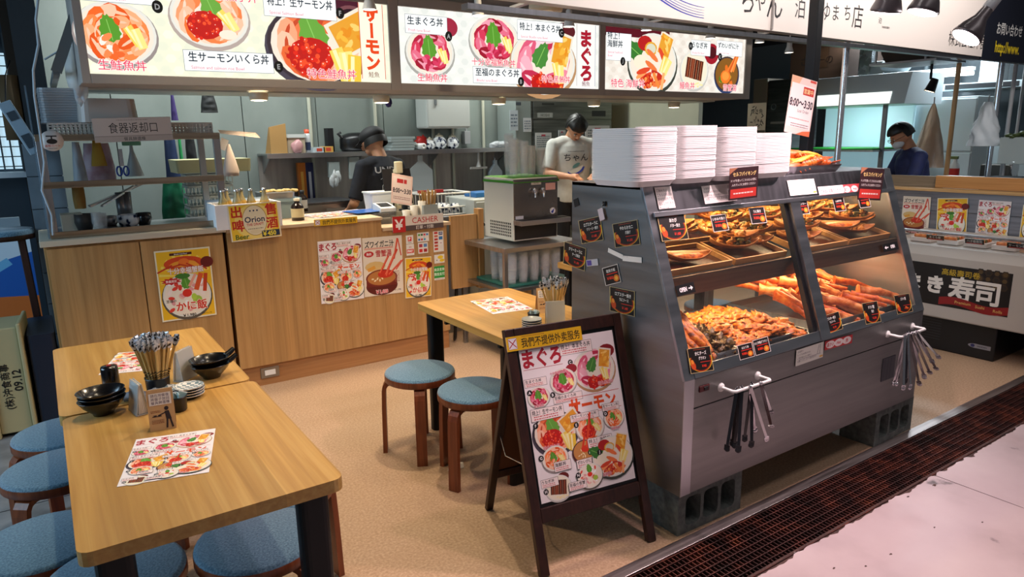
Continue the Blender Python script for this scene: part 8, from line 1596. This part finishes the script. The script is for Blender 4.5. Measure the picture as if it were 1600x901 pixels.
for k in range(14): b.blob((rr.uniform(-.08, .08), rr.uniform(-.18, .12), .24+rr.uniform(-.03, .02)), (.04, .03, .018), mat('leaf_green', '#3a4a1c', .6), k, .5, 2, 8, 6)
b.build('leaves', t); b = MB()
for y in (-.2, .14): b.cyl((0, y, -.21), (0, y, -.002), .01, GREYP, 8)
b.build('stand', t)
b = MB()
for z in (2.62, 2.8): b.bar((7.6, .8, z), (7.6, 4.8, z), .05, .04, mat('beam_grey', '#3c464c', .6))
b.bar((6.4, 1.0, 2.7), (9.0, 1.0, 2.7), .06, .04, mat('beam_grey')); b.bar((6.4, 3.0, 2.72), (9.0, 3.0, 2.72), .06, .04, mat('beam_grey')); struct(b, 'trim_6')

# ================================================================== hall to the side of the oak cabinet
WGL = mat('daylight_glass', '#c8e4f4', .4, emit=.85, ecol='#bfe0f0')
b = MB(); b.box(-1.1, -.09, 7.0, 7.03, 1.40, 2.30, WGL); tag(b.build('window_1'), kind='structure')
b = MB()
for k in range(17): x = -1.08+.0618*k; b.box(x-.006, x+.006, 6.97, 6.985, 1.4, 2.45, mat('grid_dark', '#4a5458', .5))
for k in range(12): z = 1.42+.078*k; b.box(-1.1, -.09, 6.972, 6.983, z-.004, z+.004, mat('grid_dark'))
b.thing('window_grille', 'wire grille in front of the bright hall window', 'grille')
b = MB(); b.box(-1.2, .0, 6.7, 7.0, 1.34, 1.38, mat('sill_white', '#9fb2c0', .4)); struct(b, 'trim_8')
b = MB(); b.box(-.085, .09, 6.9, 7.0, .0, 3, mat('column_brown', '#33291f', .8)); struct(b, 'wall_column'); b = MB(); b.box(-2.2, .1, 7.05, 7.1, 0, 3.0, mat('hall_grey', '#3d4a55', .8)); struct(b, 'wall_hall')
b = MB(); b.box(-.02, .12, 5.25, 5.5, 1.63, 3.0, mat('recess_dark', '#1c242b', .8)); struct(b, 'wall_recess')
b = MB(); b.lathe([(.001, 0), (.055, 0), (.055, .38), (.001, .38)], mat('roll_brown', '#4e3c22', .8), n=20); o = b.thing('paper_roll', 'brown paper roll standing high at the side of the rack', 'roll'); p = PY(17, 155, 5.3); o.location = (p.x, 5.28, 1.62)
t = thing('wall_device', 'tilted pale plastic device hanging beside the rack', 'device', PY(32, 200, 5.1)); b = MB(); b.M = Euler((0, R(-22), 0)).to_matrix().to_4x4(); b.box(-.035, .035, -.02, .02, -.16, .16, mat('device_pale', '#8fa0ac', .4)); b.build('casing', t, .006); b = MB(); b.M = Euler((0, R(-22), 0)).to_matrix().to_4x4(); b.box(-.022, .022, -.024, -.021, -.12, -.04, mat('dark_slot', '#3a444c', .4)); b.build('slot', t); b = MB(); b.M = Euler((0, R(-22), 0)).to_matrix().to_4x4(); b.box(-.022, .022, -.024, -.021, .05, .10, mat('dark_slot')); b.build('slot', t); b = MB(); b.tube([(-.05, 0, .15), (-.03, .02, .3), (0, .2, .4)], .004, BLACKP, 6); b.build('cord', t)
b = MB(); a, c = PY(126, -4, 4.45), PY(88, 112, 4.45); b.bar(a, c, .05, .05, mat('brace_grey', '#6b6f70', .5, .4)); b.bar((c.x, 4.45, c.z), (c.x, 5.3, c.z-.02), .03, .03, mat('brace_grey')); struct(b, 'trim_7')
b = MB(); pts = [PY(u, v, 4.4) for u, v in ((60, -5), (56, 30), (60, 70), (52, 110), (54, 150), (62, 200), (70, 255), (66, 300), (82, 340), (84, 372))]; b.tube([(p.x, p.y+.15*(i > 4), p.z) for i, p in enumerate(pts)], .006, mat('cord_white', '#a4b0b8', .6), 8); b.thing('plastic_twine', 'long white plastic twine hanging down the side of the return rack', 'cord')
b = MB(); p = PY(108, 70, 4.5); b.blob((p.x+.02, 4.55, p.z-.12), (.05, .04, .17), BAG, 3, .5, 2, 14, 12); b.tube([(p.x-.12, 4.5, p.z-.08), (p.x, 4.5, p.z), (p.x+.03, 4.5, p.z+.1)], .005, mat('cord_white'), 6); b.thing('knotted_bag', 'knotted clear plastic bag hanging from the brace', 'bag')
# high table and stool against the window
for nm, lb, x, y, z, r_ in (('high_stool', 'tall dark stool with a blue seat beside the oak cabinet', -.235, 5.22, 1.09, .17),):
    t = thing(nm, lb, 'stool', (x, y, 0)); b = MB(); b.lathe([(.001, z), (r_-.01, z), (r_, z-.01), (r_, z-.03)], FELT, n=32); b.build('seat_pad', t); b = MB(); b.lathe([(r_, z-.03), (r_, z-.06), (.001, z-.06)], DKWOOD, n=32); b.build('seat_base', t)
    for k in range(4): a = PI/4+k*PI/2; b = MB(); b.bar((r_*.8*math.cos(a), r_*.8*math.sin(a), z-.06), (r_*1.05*math.cos(a), r_*1.05*math.sin(a), 0), .035, .035, DKWOOD); b.build('leg', t, .003)
    for k in range(4): a, a2 = PI/4+k*PI/2, PI/4+(k+1)*PI/2; b = MB(); b.bar((r_*.93*math.cos(a), r_*.93*math.sin(a), .35), (r_*.93*math.cos(a2), r_*.93*math.sin(a2), .35), .02, .025, DKWOOD); b.build('stretcher', t, .002)
t = thing('yellow_crate', 'tall yellowed plastic crate standing on end with black dates', 'crate', (-.275, 4.72, 0), R(-4)); CRM = mat('crate_yellow', '#b0a47a', .55)
b = MB(); b.box(-.075, .075, -.16, .16, .02, .62, CRM); b.box(-.10, -.075, -.18, .18, 0, .64, CRM); b.box(.075, .095, -.18, .18, 0, .64, CRM); b.build('crate_body', t, .006)
b = MB(); b.M = Matrix.Translation((0, -.161, .32)) @ Matrix(((1, 0, 0, 0), (0, 0, -1, 0), (0, 1, 0, 0), (0, 0, 0, 1))); g = G(b, Matrix.Identity(4)); g.text('09.12', .04, 0, .05, '#14120e', .02, 'm', 1, 90); g.text('(株)沖食商事', -.01, -.03, .042, '#14120e', .02, 'm', 1, 90); b.build('lettering', t)
b = MB(); b.rbox(.13, .5, .56, .02, mat('navy_bin', '#0e1c30', .5), (-.108, 4.80, 0)); b.thing('navy_bin', 'dark navy bin squeezed between the crate and the oak cabinet', 'bin', bevel=.004)
def hposter(g, w, h): g.rect(w/2, h/2, w, h, '#c4d8e8'); g.poly([(0, h*.55), (w, h*.75), (w, h*.3), (0, h*.1)], '#1c5ab0'); g.poly([(0, h*.35), (w, h*.3), (w, 0), (0, 0)], '#c86a2c'); g.rect(w*.6, h*.62, w*.3, h*.08, '#6ab0dc', 30)
sheet(hposter, .5, .7, 'hall_poster', 'blue and orange poster low on the hall wall behind the high stool', 'poster', FM((-.36, 5.9, .68), (1, 0, 0), (0, 0, 1)))
b = MB(); b.box(-.70, -.15, 5.91, 5.95, .0, 1.1, mat('poster_board', '#7a8c98', .6)); b.thing('poster_stand', 'grey board that carries the blue and orange poster', 'board')

p = PY(607, 160, 4.75); b = MB(); b.blob((p.x, 4.75, p.z), (.026, .026, .034), mat('purple_plush', '#1e1658', .8), 3, .3); b.cyl((p.x, 4.75, p.z+.02), (p.x, 4.75, 1.884), .0015, GREYP, 5); b.thing('purple_charm', 'small purple charm dangling under the menu housing', 'ornament')
p = PZ(712, 730, 0); b = MB(); b.prism([(p.x-.05, p.y-.01), (p.x+.03, p.y-.03), (p.x+.06, p.y+.03), (p.x-.01, p.y+.05)], .001, .003, mat('napkin', '#d9d3c6', .8), 'Z'); b.thing('paper_scrap', 'crumpled paper scrap on the floor between the stools', 'paper')
